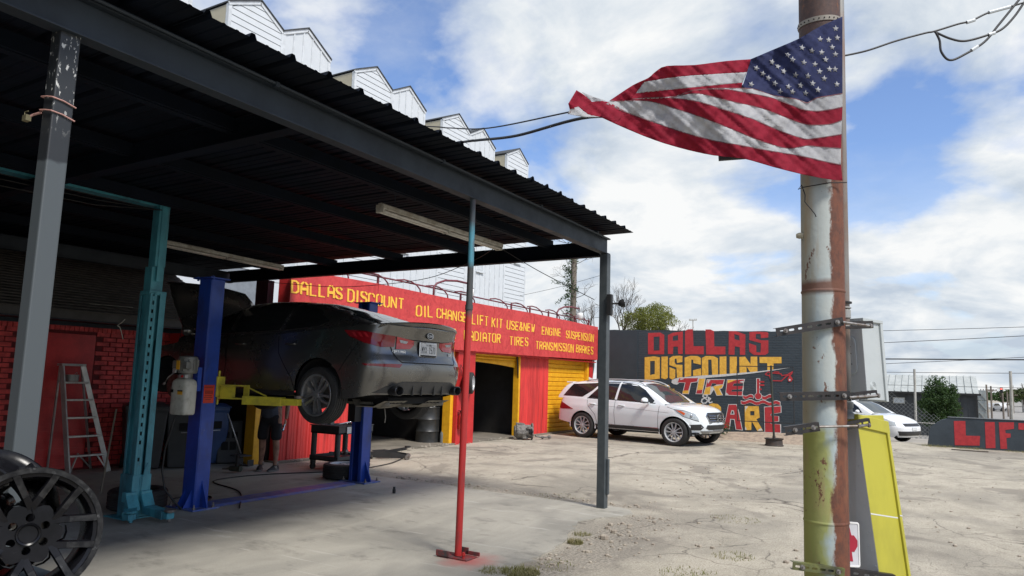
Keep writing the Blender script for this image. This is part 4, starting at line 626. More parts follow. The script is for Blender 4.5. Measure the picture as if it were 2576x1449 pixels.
# sign board panels
bnd = [8.80, 11.11, 13.41, 15.6, 17.74, 19.95, 22.16]
def ftop(y): return 3.44 - (.04 if y > 20 else 0) - .015*math.sin(y)
def fbot(y): return 2.235 + max(0, (y-17))*.012
for a, b_ in zip(bnd[:-1], bnd[1:]):
    m_ = MB(); ya, yb = a+.006, b_-.006; xo = rs.uniform(-.004, .004)
    m_.add([(-9.935+xo, ya, fbot(ya)), (-9.935+xo, yb, fbot(yb)), (-9.935+xo, yb, ftop(yb)), (-9.935+xo, ya, ftop(ya)), (-9.885+xo, ya, fbot(ya)), (-9.885+xo, yb, fbot(yb)), (-9.885+xo, yb, ftop(yb)), (-9.885+xo, ya, ftop(ya))],
           [(3, 2, 1, 0), (4, 5, 6, 7), (0, 1, 5, 4), (1, 2, 6, 5), (2, 3, 7, 6), (3, 0, 4, 7)])
    m_.build('sign_panel', m_sign, shop, bev=.003)
m_ = MB(); m_.box((-9.99, 8.80, 2.2), (-9.935, 22.16, 2.232)); m_.build('sign_rail', m_redflat, shop)
for wd, q in WORDS:
    m_ = MB(); text_run(m_, wd, q[0], q[1], q[2], q[3], lambda u, v_, d: V((-9.879+d, u, v_)), th=.60 if wd not in ('DALLAS', 'DISCOUNT') else .66, jit=.13)
    m_.build('lettering', m_letter, shop, label='yellow stencilled word '+wd if wd.isalpha() else 'yellow stencilled words')
# curved rail along the roof edge
m_rail = M('dark_red_pipe', (.17, .035, .045), .5, col2=(.12, .03, .04))
rl = thing('roof_rail', 'dark red pipe rail with curved hoops along the top of the sign board', 'railing', (-10.1, 9.4, 3.4))
m_ = MB(); m_.tube([(-10.16, 10.0, 3.66), (-10.16, 13.4, 3.65), (-10.16, 17, 3.62), (-10.16, 22, 3.60)], .018, 8); m_.build('top_bar', m_rail, rl, smooth=True)
for y in (10.4, 11.6, 12.7, 13.75, 14.9, 16.5, 17.6, 18.5, 19.6, 20.8, 21.6):
    m_ = MB(); pts = [(-10.16, y-.7, 3.665), (-10.15, y-.45, 3.70), (-10.12, y-.25, 3.685), (-10.08, y-.09, 3.62), (-10.04, y-.02, 3.53), (-10.02, y, 3.38)]
    m_.tube(pts, .017, 8); m_.build('hoop', m_rail, rl, smooth=True)
for y in (11.4, 14.45, 16.9, 17.95, 19.1, 20.9, 22.0):
    m_ = MB(); m_.box((-10.18, y-.02, 3.34), (-10.14, y+.02, 3.66)); m_.build('upright', m_rail, rl)
m_white = M('white_enamel', (.72, .72, .70), .35)
def goose(y0, lab, jar=True):
    t = thing('gooseneck_lamp', lab, 'lamp', (-10.05, y0, 3.4), group='lamps on curved arms above the sign board')
    m_ = MB(); m_.tube([(-10.1, y0, 3.36), (-10.1, y0, 3.66), (-10.08, y0+.08, 3.76), (-10.04, y0+.35, 3.86), (-9.98, y0+.75, 3.90), (-9.9, y0+1.15, 3.88)], .026, 8); m_.build('arm', m_rail, t, smooth=True)
    T = TR((-9.89, y0+1.2, 3.66))
    m_ = MB(); m_.lathe([(.03, .27), (.045, .25), (.05, .14), (.085, .12), (.09, .08)], 14, T); m_.build('lamp_head', M('galvanised', (.35, .36, .36), .5, metal=.6), t, smooth=True, auto=40)
    m_ = MB(); m_.lathe([(.09, .09), (.10, 0), (.09, -.08), (.05, -.12), (.001, -.125)], 16, T); m_.build('globe', m_white, t, smooth=True)
goose(13.27, 'curved arm lamp on the sign board behind the red prop pole')
goose(19.55, 'curved arm lamp with white globe at the far end of the sign board')
# debris lip in front of the bays
m_ = MB()
for i in range(170):
    y = rs.uniform(8.95, 17.5); x = -9.97+rs.gauss(.0, .07); r_ = rs.choice((.006, .009, .012, .016, .03))*rs.uniform(.7, 1.2)
    m_.sph((x, y, .03+r_*.3), r_, 6, (1, rs.uniform(.8, 1.6), .6))
tag(m_.build('concrete_rubble', M('pale_rubble', (.42, .38, .32), .9, col2=(.3, .27, .22), vs=20)), 'crumbled concrete bits along the broken edge of the bay floor', 'rubble', kind='stuff')
# ================================================================ painted wall at the back of the lot
m_blk = M('black_masonry_paint', (.023, .035, .045), .65, col2=(.029, .043, .054), vs=2.5)
def ext_blk(N, L, g, last, b):
    br = N.new('ShaderNodeTexBrick'); mp = N.new('ShaderNodeMapping'); sp = N.new('ShaderNodeSeparateXYZ'); cm = N.new('ShaderNodeCombineXYZ')
    L.new(g.outputs['Position'], sp.inputs[0]); L.new(sp.outputs[0], cm.inputs[0]); L.new(sp.outputs[2], cm.inputs[1]); L.new(cm.outputs[0], br.inputs['Vector'])
    br.inputs['Scale'].default_value = 1; br.inputs['Brick Width'].default_value = .22; br.inputs['Row Height'].default_value = .075; br.inputs['Mortar Size'].default_value = .007; br.inputs['Mortar Smooth'].default_value = .4
    bp = N.new('ShaderNodeBump'); L.new(br.outputs['Fac'], bp.inputs['Height']); bp.inputs['Strength'].default_value = .9; bp.inputs['Distance'].default_value = -.012; L.new(bp.outputs[0], b.inputs['Normal'])
    streak = nz(N, L, g, 3, 5, st=(.6, 1, 5)); 
    return mixc(N, L, rng(N, L, streak, .62, .72, 0, .5), last, (.06, .07, .075))
m_wallb = M('black_brick_paint', (.023, .036, .047), .6, col2=(.030, .044, .056), vs=1.8, extra=ext_blk)
m_mred = M('mural_red', (.46, .030, .036), .6, col2=(.36, .022, .028), vs=12)
m_myel = M('mural_yellow', (.80, .46, .06), .6, col2=(.62, .33, .04), vs=9)
m_mwht = M('mural_white', (.62, .62, .60), .6, col2=(.50, .50, .49), vs=14)
mw = thing('painted_wall', 'tall black painted brick wall lettered DALLAS DISCOUNT in red and yellow', 'wall', (-6, 22.22, 0))
top = [(-9.93, 3.33)]
x = -9.9
while x < -2.95: top.append((x, 3.32-.018*(x+9.9)+rs.uniform(-.012, .01))); x += .2
body = [(-9.93, -.2), (-2.95, -.2), (-2.95, 3.19)] + top[1:][::-1] + [(-9.93, 3.33)]
T = Matrix(((1, 0, 0, 0), (0, 0, -1, 22.22), (0, 1, 0, 0), (0, 0, 0, 1)))     # prism z -> -Y (towards the lot)
m_ = MB(); m_.prism([(p[0], p[1]) for p in body], -.25, 0, T); m_.build('masonry', m_wallb, mw)
m_ = MB(); m_.box((-9.93, 22.19, 0), (-8.50, 22.219, 3.29)); m_.build('smooth_panel', m_blk, mw, bev=.003, label='smooth black section beside the workshop')
NM = {0: m_mred, 1: m_myel, 2: m_mwht, 3: m_blk}
for i, (c, l, loops) in enumerate(MURAL):
    m_ = MB(); m_.prism(loops, 0, .003+.0014*l+.00005*i, T, back=False); m_.build('mural_shape', NM[c], mw)
# dirt bank against the foot of the wall
m_ = MB(); rows = []
for j, (yy_, zz) in enumerate(((22.24, .26), (22.0, .17), (21.7, .05), (21.45, -.02))):
    rows.append([(-7.4+i*.35, yy_+rs.uniform(-.05, .05), (zz*(.35+.65*min(1, i/8)))*(1-.3*(i > 12))+(rs.uniform(-.02, .02) if 0 < j < 3 else 0)) for i in range(15)])
m_.grid(rows[::-1]); o = m_.build('dirt_bank', M('sandy_dirt', (.36, .29, .22), .95, col2=(.24, .19, .15), vs=9, bump=.6), smooth=True); o['kind'] = 'structure'
# low wall with LIFT
lw_ = thing('low_wall', 'low broken charcoal wall lettered LIFT in red near the street', 'wall', (1, 24.6, 0))
T2 = Matrix(((1, 0, 0, 0), (0, 0, -1, 24.6), (0, 1, 0, 0), (0, 0, 0, 1)))
m_lw = M('charcoal_concrete', (.042, .055, .068), .8, col2=(.032, .042, .052), vs=2, bump=.5, bs=14)
m_ = MB(); ol = [(-.46, -.1)] + LIFTO[:-1] + [(2.9, .86), (3.6, .84), (3.6, -.1)]; m_.prism([tuple(p) for p in ol][::-1], -.22, 0, T2); m_.build('masonry', m_lw, lw_, bev=.012)
m_ = MB(); m_.box((.1, 24.585, .852), (3.6, 24.84, .868)); m_.build('coping', M('grey_coping', (.16, .17, .18), .8), lw_)
for i, l in enumerate(LIFTL):
    m_ = MB(); m_.prism(l, 0, .006, T2, back=False); m_.build('lettering', m_mred, lw_)

# ================================================================ townhouses behind the workshop
m_sidw = M('white_siding', (.60, .63, .65), .55, col2=(.57, .60, .62), vs=2)
m_gap = M('siding_shadow_gap', (.22, .245, .27), .8)
m_beige = M('beige_sheathing', (.46, .42, .31), .7, col2=(.42, .38, .28), vs=2)
m_rf = M('dark_roof_edge', (.05, .055, .06), .8)
m_trim = M('white_trim', (.64, .67, .69), .5)
m_pane = M('pale_glazing', (.60, .64, .66), .25, col2=(.45, .49, .52), vs=3)
X0 = -20.0
def lap_boards(par, y0, y1, z0, z1, peak=None):
    """horizontal siding; peak=(yp, zp) closes it as a gable"""
    sp = .235; z = z0; sh_ = None
    k = 0
    while z < (peak[1] if peak else z1)-.04:
        zt = min(z+sp-.022, (peak[1]-.01 if peak else z1))
        def yr(zz):
            if not peak or zz <= z1: return y0, y1
            u = (zz-z1)/(peak[1]-z1); return y0+(peak[0]-y0)*u, y1+(peak[0]-y1)*u
        a, b_ = yr(z); c, d = yr(zt)
        if b_-a < .1: break
        if zt <= z1 or not peak:
            if sh_ is None:
                m_ = MB(); m_.add([(X0, a, z), (X0, b_, z), (X0+.02, b_, z), (X0+.02, a, z), (X0, a, zt), (X0, b_, zt), (X0+.008, b_, zt), (X0+.008, a, zt)], [(0, 1, 2, 3), (3, 2, 6, 7), (4, 7, 6, 5), (0, 3, 7, 4), (1, 5, 6, 2)])
                sh_ = m_.build('siding_board', m_sidw, par); zb_ = z
            else: inst(sh_, par, WLOC[par.name]+V((0, 0, z-zb_)))
        else:
            m_ = MB(); m_.add([(X0, a, z), (X0, b_, z), (X0+.02, b_, z), (X0+.02, a, z), (X0, c, zt), (X0, d, zt), (X0+.008, d, zt), (X0+.008, c, zt)], [(0, 1, 2, 3), (3, 2, 6, 7), (4, 7, 6, 5), (0, 3, 7, 4), (1, 5, 6, 2)])
            m_.build('siding_board', m_sidw, par)
        z += sp; k += 1
def battens(par, y0, y1, z0, ztop):
    n = max(2, round((y1-y0)/.42)); 
    for k in range(n+1):
        y = y0+(y1-y0)*k/n; m_ = MB(); wv = .028 if 0 < k < n else .06
        m_.box((X0+.002, y-wv, z0), (X0+.028, y+wv, ztop(y)-.1)); m_.build('batten', m_trim, par)
def townhouse(k, y0, lab, cut=False):
    ps, pb, pg = y0+2.27, y0+4.62, y0+6.0
    t = thing('townhouse', lab, 'townhouse', (X0, y0, 0), group='row of white townhouses behind the workshop')
    ze, zp, zv = 13.80, 14.42, 13.78
    # siding gable (peak at the middle) and batten gable
    def shell(ya, yb, yp, zl, zr, zpk, nm, mt):
        m_ = MB(); prof = [(ya, 0), (yb, 0), (yb, zr), (yp, zpk), (ya, zl)]
        m_.prism(prof, -9, 0, Matrix(((0, 0, 1, X0), (1, 0, 0, 0), (0, 1, 0, 0), (0, 0, 0, 1)))); m_.build(nm, mt, t)
    shell(y0, ps, y0+1.22, ze, zv, zp, 'siding_block', m_gap)
    if not cut: shell(ps+.002, pb, ps+1.15, zv, ze-.15, zp-.02, 'batten_block', m_sidw)
    lap_boards(t, y0+.08, ps-.05, 5.0, ze-.05, (y0+1.22, zp-.06))
    m_ = MB(); m_.box((X0-8.9, y0-.012, 12.6), (X0-.1, y0-.001, ze-.02)); m_.build('side_sheathing', m_beige, t)
    m_ = MB(); m_.box((X0-.12, y0-.03, 5), (X0+.03, y0+.09, ze)); m_.box((X0, ps-.06, 5), (X0+.03, ps+.05, zv)); m_.build('corner_trim', m_trim, t)
    def rake(a, b_, nm='rake_trim'):
        m_ = MB(); m_.beam((X0+.02, a[0], a[1]-.03), (X0+.02, b_[0], b_[1]-.03), .05, .12, (0, 0, 1)); m_.build(nm, m_trim, t)
        m_ = MB(); A, B_ = V((X0, a[0], a[1])), V((X0, b_[0], b_[1]))
        m_.add([A+V((.08, 0, .035)), B_+V((.08, 0, .035)), B_+V((-9, 0, .035)), A+V((-9, 0, .035)), A+V((.08, 0, .085)), B_+V((.08, 0, .085)), B_+V((-9, 0, .085)), A+V((-9, 0, .085))], [(0, 3, 2, 1), (4, 5, 6, 7), (0, 1, 5, 4), (1, 2, 6, 5), (2, 3, 7, 6), (3, 0, 4, 7)]); m_.build('roof', m_rf, t)
    rake((y0-.05, ze), (y0+1.22, zp)); rake((y0+1.22, zp), (ps, zv))
    if not cut:
        rake((ps, zv), (ps+1.15, zp-.02)); rake((ps+1.15, zp-.02), (pb+.04, ze-.15))
        zt = lambda y: (zv+(zp-.02-zv)*(y-ps)/1.15) if y < ps+1.15 else (zp-.02+(ze-.15-zp+.02)*(y-ps-1.15)/(pb-ps-1.15))
        battens(t, ps+.08, pb-.04, 5, zt)
        # recessed link, full height only up to the third floor
        m_ = MB(); m_.box((X0-9, pb, 0), (X0-.02, pg, 12.2)); m_.build('link_wall', m_sidw, t)
        for q in (1, 2):
            m_ = MB(); y = pb+(pg-pb)*q/3; m_.box((X0-.02, y-.03, 5), (X0+.01, y+.03, 12.2)); m_.build('batten', m_trim, t)
    for (wy, wz) in (((ps+1.3, 7.35), (ps+1.0, 5.25)) if not cut else ()) + ((y0+1.35, 8.35),):
        m_ = MB(); m_.box((X0+.01, wy-.34, wz-.45), (X0+.05, wy+.34, wz+.45)); f = m_.build('window', m_trim, t, bev=.01)
        m_ = MB(); m_.box((X0+.05, wy-.25, wz-.34), (X0+.056, wy+.25, wz+.36)); m_.build('pane', m_pane, f)
        m_ = MB(); m_.box((X0+.05, wy-.36, wz-.47), (X0+.09, wy+.36, wz-.42)); m_.build('sill', m_trim, f)
townhouse(0, 8.38, 'white townhouse of which one gable corner shows at the top left above the canopy')
townhouse(1, 14.38, 'white townhouse nearest of the four whose gables clear the canopy roof')
townhouse(2, 20.40, 'second white townhouse from the left above the canopy roof')
townhouse(3, 26.42, 'third white townhouse in the row, behind the two overhead cables')
townhouse(4, 32.36, 'last white townhouse, standing at the right end of the row', cut=True)

# ================================================================ far things on the right
m_dkg = M('dark_metal_cladding', (.045, .05, .055), .6, col2=(.035, .04, .045), vs=3)
m_zinc = M('zinc_roof', (.42, .44, .43), .6, col2=(.34, .36, .35), vs=2, metal=.0)
gb = thing('metal_shed', 'dark clad building with pale standing seam roof beyond the low wall', 'building', (0, 60, -1.6))

Yb = 60.0
def shed_piece(nm, mt, f, **k):
    m_ = MB(); f(m_); return m_.build(nm, mt, gb, **k)
shed_piece('wall', m_dkg, lambda m_: (m_.box((-9.5, 60, -1.7), (2.0, 60.2, 1.5)), m_.box((1.8, 60.2, -1.7), (2.0, 70, 1.5))))
x = -9.4
while x < 1.9:
    shed_piece('cladding_rib', m_dkg, lambda m_: m_.box((x, 59.96, -1.6), (x+.05, 60, 1.48))); x += .42
x = -9.6
k = 0
while x < 2.1:
    w_ = min(.44, 2.17-x)
    shed_piece('roof_panel', m_zinc, lambda m_: (m_.add([(x, 59.6, 1.50), (x+w_-.01, 59.6, 1.50), (x+w_-.01, 63.2, 2.75), (x, 63.2, 2.75)], [(0, 1, 2, 3)]), m_.beam((x, 59.6, 1.53), (x, 63.2, 2.78), .05, .07))); x += .44
shed_piece('back_roof', m_zinc, lambda m_: m_.add([(-9.6, 63.2, 2.74), (2.17, 63.2, 2.74), (2.17, 67, 1.5), (-9.6, 67, 1.5)], [(0, 1, 2, 3)]))
shed_piece('gutter', m_black, lambda m_: (m_.box((-9.6, 59.5, 1.36), (2.28, 59.62, 1.50)), m_.box((1.98, 59.8, -1.6), (2.08, 59.95, 1.4))))
f = shed_piece('window', M('window_frame_grey', (.42, .42, .38), .6), lambda m_: m_.box((-3.15, 59.93, .62), (-2.38, 59.97, 1.06)))
m_ = MB(); m_.box((-3.08, 59.92, .68), (-2.45, 59.93, 1.0)); m_.build('pane', m_pane, f)
f = shed_piece('lamp', m_white, lambda m_: m_.box((.55, 59.9, -.42), (.85, 59.97, -.33)))

# foliage helper: leaf sized faces in clumps
def leaves(mb, c, rad, n, size, rnd, flat=.8, shell=.0, dirb=None):
    for i in range(n):
        while True:
            p = V((rnd.uniform(-1, 1), rnd.uniform(-1, 1), rnd.uniform(-1, 1)))
            if shell < p.length < 1: break
        p = V((c[0]+p.x*rad[0], c[1]+p.y*rad[1], c[2]+p.z*rad[2]))
        a = V((rnd.gauss(0, 1), rnd.gauss(0, 1), rnd.gauss(0, 1))).normalized(); b_ = a.cross(V((rnd.gauss(0, 1), rnd.gauss(0, 1), rnd.gauss(0, 1)))).normalized()
        s_ = size*rnd.uniform(.6, 1.3)
        mb.add([p-a*s_, p+b_*s_*.42, p+a*s_, p-b_*s_*.42], [(0, 1, 2, 3)])
def M_leaf(nm, c1, c2, tr=.25):
    m = M(nm, c1, .6, col2=c2, vs=1.3, vlo=.35, vhi=.65); nt = m.node_tree; N = nt.nodes; L = nt.links
    b = N['Principled BSDF']; b.inputs['Specular IOR Level'].default_value = .25
    out = N['Material Output']; t_ = N.new('ShaderNodeBsdfTranslucent'); t_.inputs['Color'].default_value = (c1[0]*1.6, c1[1]*1.6, c1[2]*.9, 1)
    mx = N.new('ShaderNodeMixShader'); mx.inputs[0].default_value = tr; L.new(b.outputs[0], mx.inputs[1]); L.new(t_.outputs[0], mx.inputs[2]); L.new(mx.outputs[0], out.inputs[0]); return m
m_bark = M('bark', (.085, .065, .05), .9, col2=(.05, .04, .03), vs=8, st=(1, 1, .3), bump=.6, bs=40)
m_leafd = M_leaf('leaf_deep_green', (.045, .085, .028), (.03, .055, .02))
m_leafy = M_leaf('leaf_yellow_green', (.19, .20, .055), (.11, .14, .04), .35)
m_leafo = M_leaf('leaf_olive', (.075, .095, .04), (.05, .065, .03))
def branchy(mb, p, d, ln, r, depth, rnd, tips, spread=.5, minr=.006):
    p = V(p); q = p+V(d).normalized()*ln; mid = (p+q)/2+V((rnd.gauss(0, .04), rnd.gauss(0, .04), 0))*ln
    mb.tube([p, mid, q], [r, r*.85, r*.68], 6 if r > .03 else 4, caps=False)
    if depth == 0 or r < minr: tips.append(q); return
    for k in range(rnd.choice((2, 3))):
        nd = V(d).normalized()+V((rnd.gauss(0, spread), rnd.gauss(0, spread), rnd.gauss(.12, spread*.6)))
        branchy(mb, q, nd, ln*rnd.uniform(.62, .85), r*.62, depth-1, rnd, tips, spread, minr)
def tree(nm, lab, base, h, rad, mt, n, size, seed, cat='tree', clumps=26, trunk=.18, th=.35, bare=False, group=None, spread=.5, depth=4, tipc=True):
    rnd = random.Random(seed); t = thing(nm, lab, cat, base, group=group)
    m_ = MB(); tips = []; branchy(m_, base, (rnd.uniform(-.1, .1), rnd.uniform(-.1, .1), 1), h*th, trunk, depth, rnd, tips, spread)
    m_.build('trunk', m_bark, t, smooth=True)
    if n:
        m_ = MB(); cz = base[2]+h*(.5+th*.35)
        cs = []
        for i in range(clumps):
            while True:
                p = V((rnd.uniform(-1, 1), rnd.uniform(-1, 1), rnd.uniform(-1, 1)))
                if p.length < 1: break
            cs.append((base[0]+p.x*rad[0], base[1]+p.y*rad[1], cz+p.z*rad[2]))
        if tipc: cs += [tuple(tp) for tp in tips[:clumps]]
        for c in cs:
            k = rnd.uniform(.22, .42); leaves(m_, c, (rad[0]*k, rad[1]*k, rad[2]*k), int(n/len(cs)), size, rnd)
        m_.build('crown', mt, t)
    return t
# bush like tree in front of the shed
tree('round_tree', 'dense round green tree in front of the dark metal shed', (-.2, 50, -1.6), 4.0, (1.0, .95, 1.35), m_leafd, 12000, .075, 4, trunk=.08, clumps=90, th=.30, depth=3, tipc=False)
# trees and street far right
tree('street_tree', 'spreading pale green tree over the far street', (11.8, 150, -1.6), 5.0, (2.9, 2.5, .9), m_leafo, 2200, .22, 9, trunk=.15, clumps=30, th=.34, tipc=False)
for i, (x, y, h, rx) in enumerate(((12.0, 210, 3.6, 4.5), (17.5, 215, 4.6, 5.0), (24, 225, 4.8, 5), (7.5, 230, 3.2, 3))):
    tree('far_tree', ['low dark tree left of the spreading pale tree at the far street', 'dark tree behind the far traffic signals at the right edge', 'dark tree farthest right beyond the signals', 'low tree right beside the shed in the distance'][i], (x, y, -1.6), h, (rx, 4, h*.34), m_leafd, 1800, .34, 20+i, trunk=.2, clumps=24, tipc=False)
m_wood = M('weathered_wood_pole', (.20, .17, .14), .9, col2=(.13, .105, .085), vs=9, st=(1, 1, .2), bump=.4)
m_palew = M('pale_grey_post', (.42, .41, .38), .8, col2=(.30, .29, .26), vs=12, st=(1, 1, .4))
def pole(nm, lab, x, y, z0, z1, r, mt, arms=(), cat='pole', group=None, lean=0):
    t = thing(nm, lab, cat, (x, y, z0), group=group)
    m_ = MB(); m_.tube([(x, y, z0), (x+lean, y, z1)], [r, r*.8], 10); m_.build('shaft', mt, t, smooth=True, auto=50)
    for (za, wd) in arms:
        za = za-1.75 if z0 < -1 else za; m_ = MB(); m_.box((x-wd+lean, y-.08, za), (x+wd+lean, y+.06, za+.09))
        for q in (-.9, -.5, .5, .9): m_.tube([(x+lean+q*wd, y, za+.09), (x+lean+q*wd, y, za+.24)], .05, 6)
        m_.build('crossarm', mt, t)
    return t
for i, (x, y, h, arms, lab) in enumerate(((3.86, 88, 4.0, ((3.45, .55),), 'far utility pole just right of the dark shed'), (4.38, 92, 3.9, ((3.5, .5),), 'second far utility pole, with crossarm, right of the shed'),
        (5.3, 90, 3.2, (), 'short bare pole beyond the low wall, third from the shed'), (6.2, 95, 2.9, (), 'thin bare pole in the distance, fourth from the shed'), (7.6, 120, 3.4, (), 'slender signal pole by the far street'), (9.6, 140, 3.6, ((3.0, .6),), 'farthest utility pole near the signals'))):
    pole('utility_pole', lab, x, y, -1.6, -1.6+h, .10, m_wood, arms, group='poles along the far street', lean=.05*(i % 2))
# traffic signals
for i, (x, lab) in enumerate(((11.6, 'left hand traffic signal span over the far street'), (15.0, 'right hand traffic signal glowing red over the far street'))):
    t = thing('traffic_signal', lab, 'traffic signal', (x, 150, -1.6))
    m_ = MB(); m_.tube([(x, 150, -1.6), (x, 150, 2.5)], .12, 8); m_.tube([(x, 150, 2.2), (x-3.5, 150, 2.3)], .07, 6); m_.build('mast', m_palew, t)
    m_ = MB(); m_.box((x-3.1, 149.8, 1.6), (x-2.7, 150.1, 2.5)); h_ = m_.build('signal_head', m_black, t)
    e = bpy.data.materials.get('signal_red') or bpy.data.materials.new('signal_red'); e.use_nodes = True
    pb = e.node_tree.nodes['Principled BSDF']; pb.inputs['Base Color'].default_value = (.8, .05, .04, 1); pb.inputs['Emission Color'].default_value = (1, .12, .1, 1); pb.inputs['Emission Strength'].default_value = 3
    m_ = MB(); m_.cbox((x-2.9, 149.78, 2.3), (.22, .04, .22)); m_.build('lens', e, h_)
# translucent stacked steel hoppers beside the shed
t = thing('storage_tower', 'pale ribbed steel tower standing at the right end of the shed', 'tower', (2.75, 70, -1.6))
m_galv = M('galvanised_sheet', (.33, .36, .36), .5, col2=(.26, .29, .29), vs=3, metal=.2)
for z in (-1.6, -.75, .1, .95): 
    m_ = MB(); m_.box((2.45, 70, z), (3.02, 71, z+.82)); f = m_.build('panel', m_galv, t, bev=.02)
    m_ = MB(); m_.beam((2.47, 69.98, z+.05), (3.0, 69.98, z+.75), .05, .03); m_.beam((3.0, 69.97, z+.05), (2.47, 69.97, z+.75), .05, .03); m_.build('brace', m_palew, f)
# chain link fence
cf = thing('chain_link_fence', 'sagging chain link fence with tall pale posts beyond the low wall', 'fence', (-1, 33.6, gbase(0, 33.6)))
zb = gbase(0, 33.6)
for (x, z1, r) in ((-.98, 2.46, .045), (2.24, 2.44, .05), (-4.2, 2.4, .045), (5.4, 2.4, .045)):
    m_ = MB(); m_.tube([(x, 33.6, zb), (x+.03, 33.6, z1)], r, 8); m_.build('post', m_palew, cf, smooth=True, auto=50)
m_ = MB(); m_.tube([(-4.2, 33.6, .32), (5.4, 33.6, .30)], .02, 6); m_.build('rail', m_palew, cf)
m_wire = M('galvanised_wire', (.20, .21, .21), .5, metal=.3)
m_ = MB(); ptop = [(-4.2, 1.55), (-1.8, 1.5), (-.6, .86), (.6, .22), (1.2, .12)]
def topz(x):
    for (a, za), (b_, zb2) in zip(ptop[:-1], ptop[1:]):
        if a <= x <= b_: return za+(zb2-za)*(x-a)/(b_-a)
    return .12
x = -6.5
while x < 1.2:
    for s_ in (1, -1):
        # one diagonal wire clipped to the sagging top
        pts = []; z = zb+.02; xx = x
        while True:
            if xx < -4.2 or xx > 1.2:
                if pts: break
            elif z <= topz(xx): pts.append((xx, 33.55-.15*(z-zb)*(z > .4), z))
            elif pts: break
            z += .1; xx += .1*s_
            if z > 1.6 or abs(xx-x) > 3: break
        if len(pts) > 1: m_.tube([pts[0], pts[-1]], .006, 3, caps=False)
    x += .16
o = m_.build('wire_mesh', m_wire, cf); o['kind'] = 'stuff'
# lighting mast above the wall, vine covered pole, trees on the left horizon
pole('light_mast', 'tiny floodlight mast far beyond the painted wall', -27, 90, 0, 9.8, .07, m_palew, ((9.6, .5),), cat='light mast')
vp = pole('vine_pole', 'old utility pole wrapped in ivy beyond the end of the workshop', -14.66, 30, 0, 9.6, .16, m_wood)
rnd = random.Random(11); m_ = MB()
for i in range(75):
    z = rnd.uniform(2.5, 8.6); w_ = .20+.16*abs(math.sin(z*1.9))*(1 if z < 7.2 else .5)
    leaves(m_, (-14.66-rnd.uniform(0, .25), 29.95, z), (w_, .22, .3), 26, .055, rnd)
for (bx, bz, ex, ez) in ((-14.8, 6.0, -15.75, 6.25), (-14.8, 5.7, -15.5, 5.2), (-14.8, 6.6, -15.2, 6.9)):
    for u in range(7): leaves(m_, (bx+(ex-bx)*u/6, 30, bz+(ez-bz)*u/6), (.13, .12, .12), 16, .05, rnd)
m_.build('ivy', m_leafd, vp)
m_ = MB(); tips = []
for z in (3.6, 4.6, 5.4, 6.2, 7.0, 7.9): 
    branchy(m_, (-14.6, 30, z), (rnd.choice((1, 1, -1)), rnd.uniform(-.3, .3), .35), .5, .016, 3, rnd, tips, .75, .003)
m_.build('bare_vine', m_bark, vp)
tree('bare_tree', 'leafless grey brown tree beyond the wall beside the far canopy post', (-16.4, 40, 0), 6.1, (1, 1, 1), None, 0, 0, 31, trunk=.13, th=.32, depth=8, spread=.36)
tree('bare_tree', 'thin leafless tree just behind the end of the sign board', (-17.3, 38, 0), 5.7, (1, 1, 1), None, 0, 0, 37, trunk=.09, th=.31, depth=8, spread=.36)
tree('half_leafed_tree', 'yellow green tree showing over the painted wall', (-14.6, 40, 0), 8.9, (1.45, 1.0, .95), m_leafy, 13000, .055, 33, trunk=.08, clumps=70, th=.20, depth=5, spread=.45, tipc=False)
m_ = MB(); 
tag(m_.box((-18, 44, 0), (-12.5, 44.4, 4.9)).build('distant_wall', M('grey_distant', (.22, .24, .25), .8), None), 'low grey block just visible between the trees and the wall top', 'building')
# ================================================================ vehicles
m_tyre = M('tyre_rubber', (.018, .018, .018), .75, col2=(.028, .027, .026), vs=20, bump=.2, bs=120)
m_liner = M('wheel_well_black', (.008, .008, .009), .9)
m_alloyg = M('grey_alloy', (.26, .265, .27), .36, col2=(.20, .205, .21), vs=9, metal=.6)
m_alloys = M('silver_alloy', (.50, .51, .52), .40, col2=(.42, .43, .44), vs=9, metal=.15)
m_disc = M('brake_disc', (.22, .21, .20), .4, metal=.8, col2=(.14, .11, .09), vs=14)
m_glass = M('dark_car_glass', (.012, .014, .015), .06, col2=(.014, .016, .018), spec=.6)
m_glassl = M('clear_car_glass', (.035, .045, .047), .05, col2=(.045, .055, .055), spec=.8)
m_trimb = M('black_plastic_trim', (.018, .018, .019), .5, col2=(.025, .025, .026))
m_chrome = M('chrome', (.62, .62, .63), .15, metal=1, col2=(.55, .55, .56))
m_redlens = M('tail_lens_red', (.26, .008, .014), .12, col2=(.22, .006, .012), coat=.6)
m_redlens2 = M('tail_lens_bright', (.50, .03, .04), .12, col2=(.42, .02, .03), coat=.6)
m_amber = M('amber_lens', (.62, .10, .02), .2)
m_clearlens = M('clear_lens', (.42, .45, .46), .08, col2=(.30, .33, .35), vs=30, coat=.6)
m_gapl = M('panel_gap', (.006, .006, .006), .9)
def smooth01(t): t = max(0, min(1, t)); return t*t*(3-2*t)
def lerp_tab(tab, x):
    if x <= tab[0][0]: return tab[0][1]
    for (a, va), (b_, vb) in zip(tab[:-1], tab[1:]):
        if x <= b_:
            t = (x-a)/(b_-a); return va+(vb-va)*t
    return tab[-1][1]
def smtab(tab, x, h=.06):
    return (lerp_tab(tab, x-h)+2*lerp_tab(tab, x)+lerp_tab(tab, x+h))/4
